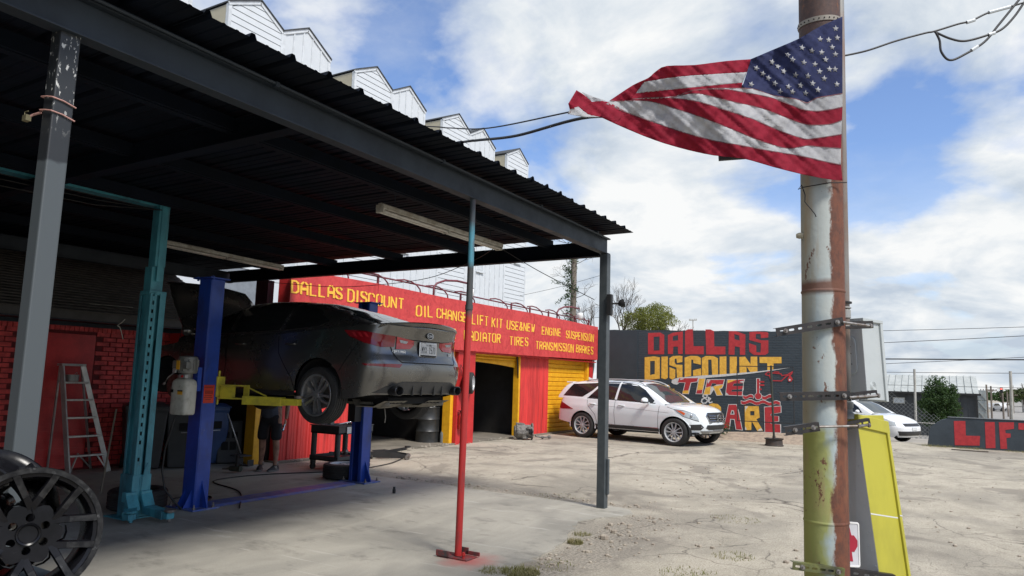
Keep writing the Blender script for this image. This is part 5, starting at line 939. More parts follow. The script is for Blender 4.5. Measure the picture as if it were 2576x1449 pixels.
class Car:
    """x towards the nose, y to the left, z up; origin on the ground midway between the axles"""
    def __init__(s, P): s.P = P; s.bvh = None
    def wmax(s, x): return smtab(s.P['plan'], x, .1)
    def outline(s):
        P = s.P; xr, xf = P['xr'], P['xf']; rc_r, rc_f = P['rcr'], P['rcf']; w = P['w']
        pts = []   # from rear centre to front centre on the -y side, as (x, halfwidth)
        n = 16
        for i in range(n+1):                     # rear rounded end (superellipse)
            a = math.pi/2*i/n; e = P.get('er', .45)
            pts.append((xr+rc_r*(1-math.cos(a)**e if math.cos(a) > 1e-6 else 1), math.sin(a)**e if i else 0))
        x0, x1 = xr+rc_r, xf-rc_f; xs_ = []
        base = [x0+(x1-x0)*i/46 for i in range(1, 46)]
        for ax in (P['ra'], P['fa']):
            for k in range(-14, 15): base.append(ax+P['ar']*math.sin(math.pi/2*k/14))
        base = sorted(set(round(b, 4) for b in base if x0+.004 < b < x1-.004)); last = x0
        for b in base:
            if b-last > .006: xs_.append(b); last = b
        pts += [(x, 1.0) for x in xs_]
        for i in range(n, -1, -1):
            a = math.pi/2*i/n; e = P.get('ef', .5)
            pts.append((xf-rc_f*(1-math.cos(a)**e if math.cos(a) > 1e-6 else 1), math.sin(a)**e if i else 0))
        return pts
    def side_scale(s, z, x):
        return smtab(s.P['sec'], z, .03)
    def point(s, xo, hw, z):
        P = s.P; xr, xf = P['xr'], P['xf']
        br = 1-smooth01((xo-xr)/P.get('bl', .75)); bf = 1-smooth01((xf-xo)/P.get('blf', .8))
        x = xo + br*smtab(P['rear'], z, .02) - bf*smtab(P['front'], z, .02)
        y = hw*P['w']*s.wmax(xo)*(1-(1-s.side_scale(z, xo)))
        return x, y
    def arch(s, x):
        P = s.P; b = lerp_tab(P['sill'], x)
        for ax in (P['ra'], P['fa']):
            d = abs(x-ax)
            if d < P['ar']: b = max(b, P['az']+math.sqrt(max(0, P['ar']**2-d*d))*P.get('asq', 1.0))
        return b
    def build(s, par, paint):
        P = s.P; cols = s.outline(); NL = 16; m_ = MB(); deckrows = []; lo = []
        colpts = []
        for (xo, hw) in cols:
            zt = smtab(P['belt'], xo, .04); zb = s.arch(xo); row = []
            for i in range(NL+1):
                u = i/NL; z = zb+(zt-zb)*u
                x, y = s.point(xo, hw, z); row.append((x, -y, z))
            colpts.append(row)
        left = [[(x, -y, z) for x, y, z in r_] for r_ in colpts]
        m_.grid([r_ for r_ in colpts][::-1]); m_.grid([r_ for r_ in left])
        rows = []; NV = 14
        for r_, (xo, hw) in zip(colpts, cols):
            x, y, z = r_[-1]; row = []; cr = lerp_tab(P['crown'], xo)
            for j in range(NV+1):
                v_ = -1+2*j/NV; f = (1-abs(v_)**2.4)
                row.append((x + P.get('bow', 0)*0, y*-v_*-1 if False else y*(-v_)*-1, z+cr*f*min(1, abs(y)/(P['w']*.5))))
            rows.append(row)
        m_.grid(rows[::-1])
        o = m_.build('body', paint, par, smooth=True, auto=42, local=True, weld=True)
        # greenhouse
        g_ = MB(); rows = []; xs_ = []; a, b_ = P['gh'][0][0], P['gh'][-1][0]; n = 60
        for i in range(n+1):
            x = a+(b_-a)*i/n; zr = smtab(P['gh'], x, .05); zb = smtab(P['belt'], x, .04)-.03; wb = s.P['w']*s.wmax(x)*s.side_scale(zb, x)*.985; 
            h = max(zr-zb, .002); wt = lerp_tab(P['ghw'], x); k = min(1, h/(P['hmax'])); 
            yt = wb+(wt-wb)*k; cr = P['rcrown']; row = []
            prof = [(0, 0), (.25, .012), (.5, .018), (.75, .014), (.93, 0)]
            for u, bul in prof: row.append((x, -(wb+(yt-wb)*u+bul*k), zb+(h-cr*k)*u))
            ze = zb+(h-cr*k)
            row.append((x, -(yt-.03*k), zb+(h-cr*k)*.985)); row.append((x, -(yt-.085*k), ze+cr*k*.30)) 
            for v_ in (.8, .62, .42, .2, 0): row.append((x, -yt*v_*.93, ze+cr*k*(.30+.70*(1-(v_)**2))))
            rows.append(row+[(q[0], -q[1], q[2]) for q in row[:-1]][::-1])
        g_.grid(rows[::-1]); cab = g_.build('cabin_roof', paint, par, smooth=True, auto=60, local=True)
        vs = [v_.co.copy() for v_ in o.data.vertices]; fs = [tuple(p.vertices) for p in o.data.polygons]; k = len(vs)
        vs += [v_.co.copy() for v_ in cab.data.vertices]; fs += [tuple(i+k for i in p.vertices) for p in cab.data.polygons]
        s.bvh = BVHTree.FromPolygons(vs, fs); s.par = par
        # wheel wells
        for ax in (P['ra'], P['fa']):
            for sg in (-1, 1):
                w_ = MB(); r_ = P['ar']-.012; yo = P['w']*.955; yi = P['w']*.50; rows = []
                for i in range(21):
                    a = math.pi*(i/20)*1.16-.08*math.pi; rows.append([(ax+r_*math.cos(a), sg*yo, P['az']+r_*math.sin(a)), (ax+r_*math.cos(a), sg*yi, P['az']+r_*math.sin(a))])
                w_.grid(rows if sg < 0 else rows[::-1]); w_.prism([(ax+r_*math.cos(math.pi*i/20*1.16-.25), P['az']+r_*math.sin(math.pi*i/20*1.16-.25)) for i in range(21)], 0, .01, Matrix(((1, 0, 0, 0), (0, 0, 1, sg*yi), (0, 1, 0, 0), (0, 0, 0, 1))))
                w_.build('wheel_well', m_liner, par, local=True)
        f_ = MB(); zs = P['floor']; wf = P['w']*.86
        f_.box((P['ra']+P['ar'], -wf, zs), (P['fa']-P['ar'], wf, zs+.06)); f_.box((P['xr']+.22, -wf*.62, zs+.03), (P['ra']+P['ar'], wf*.62, zs+.10)); f_.box((P['fa']-P['ar'], -wf*.6, zs+.02), (P['xf']-.2, wf*.6, zs+.08))
        f_.box((P['xr']+.3, -wf*.8, zs+.09), (P['ra']-P['ar'], wf*.8, zs+.12)); f_.box((P['fa']+P['ar'], -wf*.95, zs+.04), (P['xf']-.22, wf*.95, zs+.09))
        f_.build('floor_pan', m_liner, par, local=True)
        return o
    def proj(s, p, d, off):
        d = V(d).normalized(); h = s.bvh.ray_cast(V(p)-d*.0, d)
        if h[0] is None:
            for k in (.15, .3, .5):
                pass
            nn = s.bvh.find_nearest(V(p)+d*.6); return nn[0]+nn[1]*off if nn[0] is not None else V(p)
        nrm = h[1] if h[1].dot(d) < 0 else -h[1]
        return h[0]+nrm*off
    def patch(s, name, mat, pts, d, off=.004, cell=.05, skirt=.015, par=None, **kw):
        """pts: 3-D polygon floating clear of the surface, projected onto it along d"""
        bm = bmesh.new(); vs = [bm.verts.new(p) for p in pts]
        n_ = V((0, 0, 0)); c = sum((V(p) for p in pts), V())/len(pts)
        for i in range(len(pts)): n_ += (V(pts[i])-c).cross(V(pts[(i+1) % len(pts)])-c)
        f = bm.faces.new(vs if n_.dot(V(d)) < 0 else vs[::-1])
        dd = V(d).normalized(); u = dd.cross(V((0, 0, 1))) if abs(dd.z) < .9 else V((1, 0, 0)); u.normalize(); w_ = dd.cross(u).normalized()
        for ax in (u, w_):
            vals = [V(p).dot(ax) for p in pts]; a, b_ = min(vals), max(vals); k = int((b_-a)/cell)
            for i in range(1, k+1):
                t = a+(b_-a)*i/(k+1); bmesh.ops.bisect_plane(bm, geom=bm.verts[:]+bm.edges[:]+bm.faces[:], plane_co=ax*t, plane_no=ax)
        for v_ in bm.verts: v_.co = s.proj(v_.co, d, off)
        be = [e for e in bm.edges if e.is_boundary]
        r = bmesh.ops.extrude_edge_only(bm, edges=be)
        for v_ in [g for g in r['geom'] if isinstance(g, bmesh.types.BMVert)]: v_.co += dd*skirt
        me = bpy.data.meshes.new(name); bm.to_mesh(me); bm.free(); me.materials.append(mat)
        me.polygons.foreach_set('use_smooth', [True]*len(me.polygons)); me.set_sharp_from_angle(angle=R(50))
        o = bpy.data.objects.new(name, me); COL.objects.link(o); o.parent = par or s.par
        for k_, v_ in kw.items(): o[k_] = v_
        return o
    def line(s, name, mat, pts, d, wd=.010, off=.0025, step=.05, par=None):
        P_ = []; pts = [V(p) for p in pts]
        for a, b_ in zip(pts[:-1], pts[1:]):
            k = max(1, int((b_-a).length/step))
            for i in range(k): P_.append(a+(b_-a)*i/k)
        P_.append(pts[-1]); Q = [s.proj(p, d, off) for p in P_]; m_ = MB(); dd = V(d).normalized(); rows = []
        for i, q in enumerate(Q):
            t = (Q[min(i+1, len(Q)-1)]-Q[max(i-1, 0)]).normalized(); n = t.cross(dd).normalized()*wd/2; rows.append([q-n, q+n])
        m_.grid(rows); return m_.build(name, mat, par or s.par, local=True)
def wheel(par, c, r, rr, wd, side, style, mrim, yaw=0, tilt=None, name='wheel', world=False):
    """side -1: outer face towards -y"""
    T = Matrix.Translation(c) @ (Matrix.Rotation(R(90), 4, 'X') if side < 0 else Matrix.Rotation(R(-90), 4, 'X'))
    if tilt is not None: T = tilt
    w_ = MB(); h = wd/2
    prof = [(rr, -h*.86), (rr+.012, -h*.95), (rr+.03, -h), (r-.045, -h*.98), (r-.012, -h*.86)]
    nz_ = 5
    for i in range(nz_):
        z0 = -h*.80+2*h*.80*i/nz_; z1 = -h*.80+2*h*.80*(i+1)/nz_; prof += [(r, z0+.003), (r, z1-.010), (r-.009, z1-.008), (r-.009, z1-.001)]
    prof += [(r-.012, h*.86), (r-.045, h*.98), (rr+.03, h), (rr+.012, h*.95), (rr, h*.86)]
    w_.lathe(prof, 48, T, caps=False); 
    tyre = w_.build('tyre' if world else name, m_tyre, par, smooth=True, auto=35, local=not world)
    rim = MB()
    rim.lathe([(rr+.006, h*.90), (rr+.002, h*.96), (rr-.012, h*.93), (rr-.022, h*.74), (rr-.03, -h*.2), (rr-.02, -h*.86)], 48, T, caps=False)
    z0, z1 = h*.42, h*.78
    def spoke(poly, a, za=z0, zb=z1):
        ca, sa = math.cos(a), math.sin(a); rim.prism([(x*ca-y*sa, x*sa+y*ca) for x, y in poly], za, zb, T)
    if style == 'twin5':
        for k in range(5):
            a = 2*math.pi*k/5+.3
            spoke([(.045, -.030), (rr*.55, -.030), (rr-.018, -.012), (rr-.018, .018), (rr*.6, -.004), (.045, .002)], a-.12); spoke([(.045, .030), (rr*.55, .034), (rr-.018, .052), (rr-.018, .012), (rr*.6, .012), (.045, -.002)], a+.12)
    elif style == 'y10':
        for k in range(10):
            a = 2*math.pi*k/10; spoke([(.05, -.012), (rr*.6, -.013), (rr-.015, -.030 if k % 2 else -.006), (rr-.015, .004 if k % 2 else .030), (rr*.6, .013), (.05, .012)], a)
    else:
        for k in range(5):
            a = 2*math.pi*k/5; spoke([(.05, -.03), (rr-.015, -.04), (rr-.015, .04), (.05, .03)], a)
    rim.lathe([(.0, z1+.004), (.028, z1+.004), (.032, z1-.002), (.066, z1-.008), (.070, z0), (.0, z0)], 24, T)
    for k in range(5):
        a = 2*math.pi*k/5+.3; rim.lathe([(.010, z1-.012), (.010, z1+.006)], 6, T @ TR((.048*math.cos(a), .048*math.sin(a), 0)))
    ro = rim.build('rim', mrim, tyre if not world else par, smooth=True, auto=30, local=not world)
    d_ = MB(); d_.lathe([(.0, 0), (.155, 0), (.155, .012), (.0, .012)], 32, T); d_.build('brake_disc', m_disc, tyre if not world else par, smooth=True, auto=40, local=not world)
    return tyre
def sideview(car, pts, sg=-1, dist=1.6): return [(x, sg*dist, z) for x, z in pts]

# ---------------------------------------------------------------- grey sedan on the blue lift
def ext_dust(N, L, g, last, b):
    return last
m_kia = M('warm_grey_metallic', (.19, .187, .176), .27, metal=.85, col2=(.17, .167, .158), vs=1.5, coat=.5, rvar=.05)
KIA = dict(xr=-2.34, xf=2.36, rcr=.56, rcf=.62, w=.915, ra=-1.4, fa=1.4, ar=.365, az=.335, er=.50, ef=.55,
  plan=[(-2.5, .86), (-2.0, .955), (-1.4, 1.0), (-.6, .985), (.6, .985), (1.4, 1.0), (1.9, .97), (2.36, .9)],
  sec=[(.18, .93), (.30, .965), (.45, .985), (.62, 1.0), (.78, .985), (.90, .955), (1.0, .925), (1.1, .90)],
  sill=[(-2.5, .32), (-2.15, .30), (-1.85, .25), (-1.0, .25), (1.0, .25), (2.0, .24), (2.36, .25)],
  belt=[(-2.48, 1.065), (-2.2, 1.09), (-1.9, 1.075), (-1.3, 1.025), (-.5, .965), (.4, .93), (1.1, .90), (1.7, .82), (2.1, .74), (2.36, .66)],
  crown=[(-2.48, .02), (-2.2, .05), (-1.5, .06), (.8, .10), (1.6, .10), (2.36, .04)],
  rear=[(.24, .10), (.38, .045), (.50, .005), (.64, .0), (.72, .03), (.76, .07), (.90, .08), (.98, .055), (1.04, .03), (1.09, .015)],
  front=[(.2, .10), (.35, .0), (.5, 0), (.62, .04), (.75, .20)],
  gh=[(-2.02, 1.09), (-1.72, 1.19), (-1.3, 1.315), (-.9, 1.41), (-.5, 1.448), (-.1, 1.455), (.25, 1.435), (.55, 1.34), (.95, 1.14), (1.28, .975)],
  ghw=[(-2, .60), (-1.2, .60), (-.4, .625), (.3, .62), (1.2, .66)], hmax=.46, rcrown=.075, floor=.17, bl=.5, blf=.7)
kz = 1.07
kia = thing('sedan', 'dark grey sedan raised on the blue lift, hood open and front wheel off', 'car', (-7.53, 6.83, kz), rz=R(180))
# rz=180: local +x -> world -x, the side facing the camera (world -y) is local +y
kc = Car(KIA); kc.build(kia, m_kia)
S = lambda pts, sg=1, d=1.5: [(x, sg*d, z) for x, z in pts]
for sg in (1, -1):
    D_ = (0, -sg, 0)
    kc.patch('side_window', m_glass, S([(.93, .985), (.30, 1.005), (.30, 1.355), (.52, 1.30), (.80, 1.13)], sg), D_, .003)
    kc.patch('side_window', m_glass, S([(.22, 1.005), (-.62, 1.03), (-.70, 1.37), (-.15, 1.385), (.22, 1.365)], sg), D_, .003)
    kc.patch('side_window', m_glass, S([(-.70, 1.035), (-1.28, 1.075), (-1.42, 1.13), (-1.15, 1.26), (-.78, 1.36)], sg), D_, .003)
    kc.line('chrome_strip', m_trimb, S([(1.0, .97), (.2, .99), (-.6, 1.015), (-1.45, 1.075)], sg), D_, .016)
    for ln in ([(.26, .99), (.20, .60), (.28, .30)], [(-.66, 1.0), (-.74, .75), (-.98, .46), (-1.03, .32)], [(1.16, .90), (1.12, .6), (1.05, .3)], [(.28, .285), (-1.0, .29)]):
        kc.line('panel_gap', m_gapl, S(ln, sg), D_, .010)
    kc.line('panel_gap', m_gapl, S([(-1.95, .88), (-1.90, .80), (-1.73, .56)], sg), D_, .009)
    for hx in (-.02, -.92):
        m_ = MB(); q = kc.proj((hx, sg*1.5, .855), D_, .022); m_.tube([q+V((-.085, -sg*.02, 0)), q+V((-.07, 0, 0)), q+V((.07, 0, 0)), q+V((.085, -sg*.02, 0))], .011, 8); m_.build('door_handle', m_kia, kia, smooth=True, local=True)
    kc.patch('side_skirt', m_trimb, S([(1.02, .255), (-1.02, .255), (-1.02, .31), (1.02, .31)], sg), D_, .006, cell=.15)
    # mirror
    m_ = MB(); m_.sph((.86, sg*1.0, 1.02), .10, 12, (.7, 1.0, .7)); m_.box((.80, sg*.86, .97), (.90, sg*1.0, 1.0)); m_.build('mirror', m_kia, kia, smooth=True, local=True)
    # tail lamps wrap the corner: project along an oblique direction
    dz = V((1, -sg*1.0, 0)).normalized(); o_ = V((-2.9, sg*1.9, 0)); ax = V((-.7071*-1, .7071*sg, 0))
    def ob(pts): 
        e = V((1, sg*1.0, 0)).normalized()   # in-plane horizontal axis, grows towards the flank
        b0 = V((-2.40, sg*.80, 0))-dz*.9
        return [b0+e*u+V((0, 0, z+.045)) for u, z in pts]
    kc.patch('tail_lamp', m_redlens, ob([(.50, .975), (.30, .965), (.10, .935), (-.06, .92), (-.05, .80), (.10, .79), (.28, .83), (.44, .905)]), dz, .008, cell=.04)
    kc.patch('tail_lamp_inner', m_redlens2, ob([(-.075, .918), (-.29, .885), (-.285, .83), (-.24, .785), (-.07, .775)]), dz, .010, cell=.04)
    kc.patch('reverse_lamp', m_clearlens, ob([(-.10, .885), (-.21, .872), (-.19, .845), (-.12, .85)]), dz, .016, cell=.04)
    for u in (.26, .32, .38): kc.patch('lamp_bar', m_redlens2, ob([(u, .945), (u+.035, .950), (u+.00, .90), (u-.03, .89)]), dz, .013, cell=.06)
    kc.patch('bumper_reflector', m_redlens, ob([(.30, .600), (-.15, .605), (-.12, .565), (.26, .58)]), dz, .008, cell=.05)
    # headlamp
    dz2 = V((-1, -sg*.8, 0)).normalized(); e2 = V((.8, -sg*1, 0)).normalized(); b2 = V((2.05, sg*.85, 0))-dz2*.9
    kc.patch('headlamp', m_clearlens, [b2+e2*u+V((0, 0, z)) for u, z in ((-.30, .70), (.15, .64), (.2, .57), (-.12, .58))], dz2, .008)
# trunk lid lines, badge, plate, lower valance (rear face points to local -x)
RV = lambda pts: [(-3.2, y, z) for y, z in pts]
kc.line('panel_gap', m_gapl, RV([(.60, .84), (.55, .71), (.50, .67), (-.50, .67), (-.55, .71), (-.60, .84)]), (1, 0, 0), .012, .003)
kc.line('trunk_seam', m_gapl, RV([(.62, .955), (.3, .935), (-.3, .935), (-.62, .955)]), (1, 0, 0), .010, .003)
kc.patch('rear_valance', M('valance_grey', (.055, .055, .053), .45), RV([(.76, .33), (.66, .40), (.46, .455), (-.46, .455), (-.66, .40), (-.76, .33), (-.5, .32), (.5, .32)]), (1, 0, 0), .008, cell=.05, skirt=.03)
for yv in (-.28, -.12, .12, .28):
    q = kc.proj((-3.2, yv, .36), (1, 0, 0), .012); m_ = MB(); m_.beam(q+V((.0, 0, -.055)), q+V((-.004, 0, .06)), .010, .03, (1, 0, 0)); m_.build('diffuser_fin', M('valance_grey'), kia, local=True)
for yv in (-.56, .56):
    T = TR((-2.21, yv, .355), ry=R(-90)); m_ = MB(); m_.lathe([(.042, 0), (.052, .0), (.056, .13), (.048, .138), (.044, .13), (.040, 0)], 24, T @ Matrix.Scale(1.35, 4, (0, 1, 0)), caps=False); m_.build('exhaust_tip', M('dark_exhaust', (.06, .06, .062), .35, metal=.8), kia, smooth=True, auto=40, local=True)
    m_ = MB(); m_.lathe([(.0, 0), (.058, 0)], 24, T @ TR((0, 0, .06)) @ Matrix.Scale(1.35, 4, (0, 1, 0)), caps=False); m_.build('exhaust_opening', m_liner, kia, local=True)
# spoiler lip
m_ = MB(); rows = []
for i in range(21):
    y = -.74+1.48*i/20; e = (abs(y)/.74); x = -2.365+.20*e**2.6; z = 1.145-.05*e**2
    rows.append([(x+.20, y, z-.045), (x+.08, y, z-.02), (x-.005, y, z+.004), (x-.012, y, z-.008), (x+.03, y, z-.045)])
m_.grid(rows); m_.build('spoiler', m_kia, kia, smooth=True, auto=40, local=True)
# rear glass and windscreen
UP = lambda pts: [(x, y, 2.2) for x, y in pts]
kc.patch('rear_glass', m_glassl, UP([(-1.93, -.50), (-1.93, .50), (-1.55, .56), (-1.12, .53), (-1.12, -.53), (-1.55, -.56)]), (0, 0, -1), .004)
kc.patch('windscreen', m_glass, UP([(1.20, -.60), (1.24, 0), (1.20, .60), (.85, .60), (.42, .53), (.42, -.53), (.85, -.60)]), (0, 0, -1), .004)
# badge (oval with lettering), plate
q = kc.proj((-3.2, 0, 1.0), (1, 0, 0), .006); FT = Matrix(((0, 0, -1, q.x), (-1, 0, 0, q.y), (0, 1, 0, q.z), (0, 0, 0, 1)))
m_ = MB(); m_.lathe([(.0, .0), (.060, .0), (.060, .010), (.0, .010)], 28, FT @ Matrix.Scale(.62, 4, (0, 1, 0))); m_.build('badge', m_trimb, kia, local=True, smooth=True, auto=30)
m_ = MB(); m_.lathe([(.054, .008), (.062, .008), (.062, .014), (.054, .014)], 28, FT @ Matrix.Scale(.62, 4, (0, 1, 0)), closed=True); 
text_run(m_, 'KIA', (-.040, .016), (-.040, -.016), (.040, .016), (.040, -.016), lambda u, v_, d: FT @ V((u, v_, d+.010)), th=.7, depth=.003); m_.build('badge_lettering', m_chrome, kia, local=True)
q = kc.proj((-3.2, 0, .835), (1, 0, 0), .012); q.y += .0; FT = Matrix(((0, 0, -1, q.x-.012), (-1, 0, 0, q.y), (0, 1, 0, q.z), (0, 0, 0, 1)))
m_ = MB(); m_.prism([(-.165, -.085), (.165, -.085), (.165, .085), (-.165, .085)], -.012, .004, FT); lp = m_.build('license_plate', m_chrome, kia, bev=.006, local=True)
m_ = MB(); m_.prism([(-.148, -.058), (.148, -.058), (.148, .072), (-.148, .072)], .004, .006, FT); m_.build('plate_face', M('plate_white', (.60, .61, .60), .5), lp, local=True)
m_ = MB(); text_run(m_, 'MYX-1571', (-.130, .034), (-.130, -.046), (.130, .034), (.130, -.046), lambda u, v_, d: FT @ V((u, v_, d*.4+.006)), th=.42); text_run(m_, 'TEXAS', (-.05, .064), (-.05, .042), (.05, .064), (.05, .042), lambda u, v_, d: FT @ V((u, v_, d*.4+.006)), th=.4)
m_.prism([(-.150, -.082), (.150, -.082), (.150, -.064), (-.150, -.064)], .004, .007, FT); m_.build('plate_lettering', m_black, lp, local=True)
def badge_txt(txt, y0, y1, z, h=.02):
    m_ = MB(); qa = kc.proj((-3.2, y0, z), (1, 0, 0), .004); qb = kc.proj((-3.2, y1, z), (1, 0, 0), .004)
    text_run(m_, txt, (0, h/2), (0, -h/2), (1, h/2), (1, -h/2), lambda u, v_, d: qa+(qb-qa)*u+V((-d, 0, v_)), th=.75, depth=.003); m_.build('badge_lettering', m_chrome, kia, local=True)
badge_txt('OPTIMA', .58, .40, .79, .034); badge_txt('SX', -.44, -.51, .79, .03)
# wheels (front near wheel removed: hub and disc show)
droop = -.05
for (ax, sg) in ((-1.4, 1), (-1.4, -1), (1.4, -1)):
    wheel(kia, (ax, sg*.80, .325+droop), .325, .235, .215, sg, 'twin5', m_alloyg)
T = TR((1.4, .74, .30), rx=R(-90)); m_ = MB(); m_.lathe([(.06, .02), (.155, .02), (.155, .035), (.06, .035)], 36, T, closed=True); m_.lathe([(0, .0), (.075, 0), (.075, .06), (.034, .065), (.034, .085), (0, .085)], 24, T)
m_.build('brake_disc', m_disc, kia, smooth=True, auto=35, local=True, label='bare front brake disc, wheel taken off')
m_ = MB(); m_.cbox((1.28, .72, .37), (.12, .12, .16)); m_.build('brake_caliper', m_alloyg, kia, bev=.012, local=True)
m_ = MB(); m_.tube([(1.36, .66, .36), (1.38, .62, .78)], .045, 10); m_.tube([(1.4, .70, .26), (1.38, .2, .22)], .025, 8); m_.tube([(1.37, .62, .50), (1.37, .62, .52), (1.37, .62, .75)], .06, 12); m_.build('suspension_strut', m_black, kia, smooth=True, local=True)
# raised hood
m_ = MB(); rows = []
hg = V((1.22, 0, .98)); L_ = 1.12; an = R(128)   # hinge near the windscreen, hood swung up
for i in range(13):
    u = i/12; row = []
    for j in range(15):
        v_ = -1+2*j/14; wv = (.74-.12*u**3)*v_; zz = -.05*abs(v_)**2.2-.05*(u > .93)*(u-.93)/.07
        a = R(52); lx = u*L_; px = hg.x+lx*math.cos(a)-zz*math.sin(a); pz = hg.z+lx*math.sin(a)+zz*math.cos(a); row.append((px, wv, pz-.06*u**4))
    rows.append(row)
m_.grid(rows); hood = m_.build('hood', m_kia, kia, smooth=True, local=True, label='raised hood seen from its open side'); sm = hood.modifiers.new('s', 'SOLIDIFY'); sm.thickness = .02
m_ = MB(); m_.tube([(1.9, .45, .74), (1.72, .42, 1.60)], .006, 6); m_.build('hood_prop', m_trimb, kia, local=True)
# engine bay: dark top plate, rear seats not seen; underside plumbing
m_ = MB(); m_.box((1.25, -.70, .55), (2.2, .70, .78)); m_.build('engine', m_liner, kia, bev=.03, local=True)
m_und = M('dusty_underbody', (.20, .185, .155), .8, col2=(.12, .11, .09), vs=12)
m_ = MB(); m_.tube([(-2.15, .52, .20), (-1.95, .45, .17), (-1.85, .1, .17), (-1.5, 0, .19), (.9, 0, .17)], .03, 8); m_.tube([(-2.15, -.52, .20), (-1.95, -.45, .17), (-1.85, .0, .17)], .028, 8); m_.build('exhaust_pipe', m_und, kia, smooth=True, local=True)
for sg in (1, -1):
    m_ = MB(); rows = []
    for i in range(13): rows.append([(-2.18+.018*(i % 2), sg*(.20+.035*i), .235), (-2.02, sg*(.20+.035*i), .17-.012*(i % 2)), (-1.75, sg*(.20+.035*i), .17-.012*(i % 2)), (-1.7, sg*(.20+.035*i), .24)])
    m_.grid(rows); m_.build('heat_shield', m_und, kia, smooth=True, local=True)
    m_ = MB(); m_.tube([(-1.45, sg*.66, .27), (-1.40, sg*.15, .22)], .028, 8); m_.tube([(-1.40, sg*.60, .28), (-1.32, sg*.56, .62)], .035, 8); m_.beam((-1.9, sg*.5, .2), (-1.0, sg*.5, .19), .05, .03); m_.build('rear_axle_arm', m_und, kia, local=True)
m_ = MB(); m_.tube([(-1.98, .38, .18), (-1.99, .36, .04), (-1.985, .365, -.02)], .006, 5); m_.build('dangling_wire', m_und, kia, local=True)
# ---------------------------------------------------------------- white SUV
m_suv = M('pearl_white_paint', (.74, .78, .80), .22, col2=(.72, .76, .78), vs=.8, coat=.8)
SUV = dict(xr=-2.48, xf=2.22, rcr=.38, rcf=.78, w=.963, ra=-1.457, fa=1.457, ar=.435, az=.385, er=.42, ef=.66,
  plan=[(-2.5, .93), (-1.9, .98), (-1.45, 1.0), (-.6, .985), (.6, .985), (1.45, 1.0), (1.85, .93), (2.26, .76)],
  sec=[(.25, .93), (.42, .97), (.60, .99), (.80, 1.0), (.95, .985), (1.08, .95), (1.16, .93), (1.25, .90)],
  sill=[(-2.4, .50), (-1.9, .42), (-1.0, .34), (1.0, .34), (1.95, .34), (2.2, .36), (2.44, .40)],
  belt=[(-2.36, 1.20), (-2.0, 1.19), (-1.4, 1.17), (-.5, 1.14), (.4, 1.10), (.95, 1.09), (1.3, 1.075), (1.8, 1.03), (2.2, .96), (2.44, .90)],
  crown=[(-2.4, .02), (.8, .05), (1.2, .09), (2.0, .10), (2.44, .05)],
  rear=[(.4, .03), (.55, .0), (.75, .03), (.95, .06), (1.2, .13)],
  front=[(.3, .14), (.42, .03), (.55, 0), (.75, .01), (.90, .05), (1.02, .14)],
  gh=[(-2.42, 1.22), (-2.33, 1.50), (-2.20, 1.66), (-1.8, 1.725), (-1.0, 1.765), (-.2, 1.765), (.15, 1.735), (.42, 1.65), (.78, 1.42), (1.16, 1.12)],
  ghw=[(-2.2, .64), (-1, .66), (.3, .66), (1.3, .72)], hmax=.58, rcrown=.07, floor=.30, bl=.4, blf=.8)
suv = thing('suv', 'white luxury SUV parked before the yellow roller door and the painted wall', 'car', (-7.215, 19.42, 0), rz=R(-11.3)); suv.scale = (1, 1, .935)
sc_ = Car(SUV); sc_.build(suv, m_suv)
def Sn(pts, sg): return [(x, sg*1.6, z) for x, z in pts]
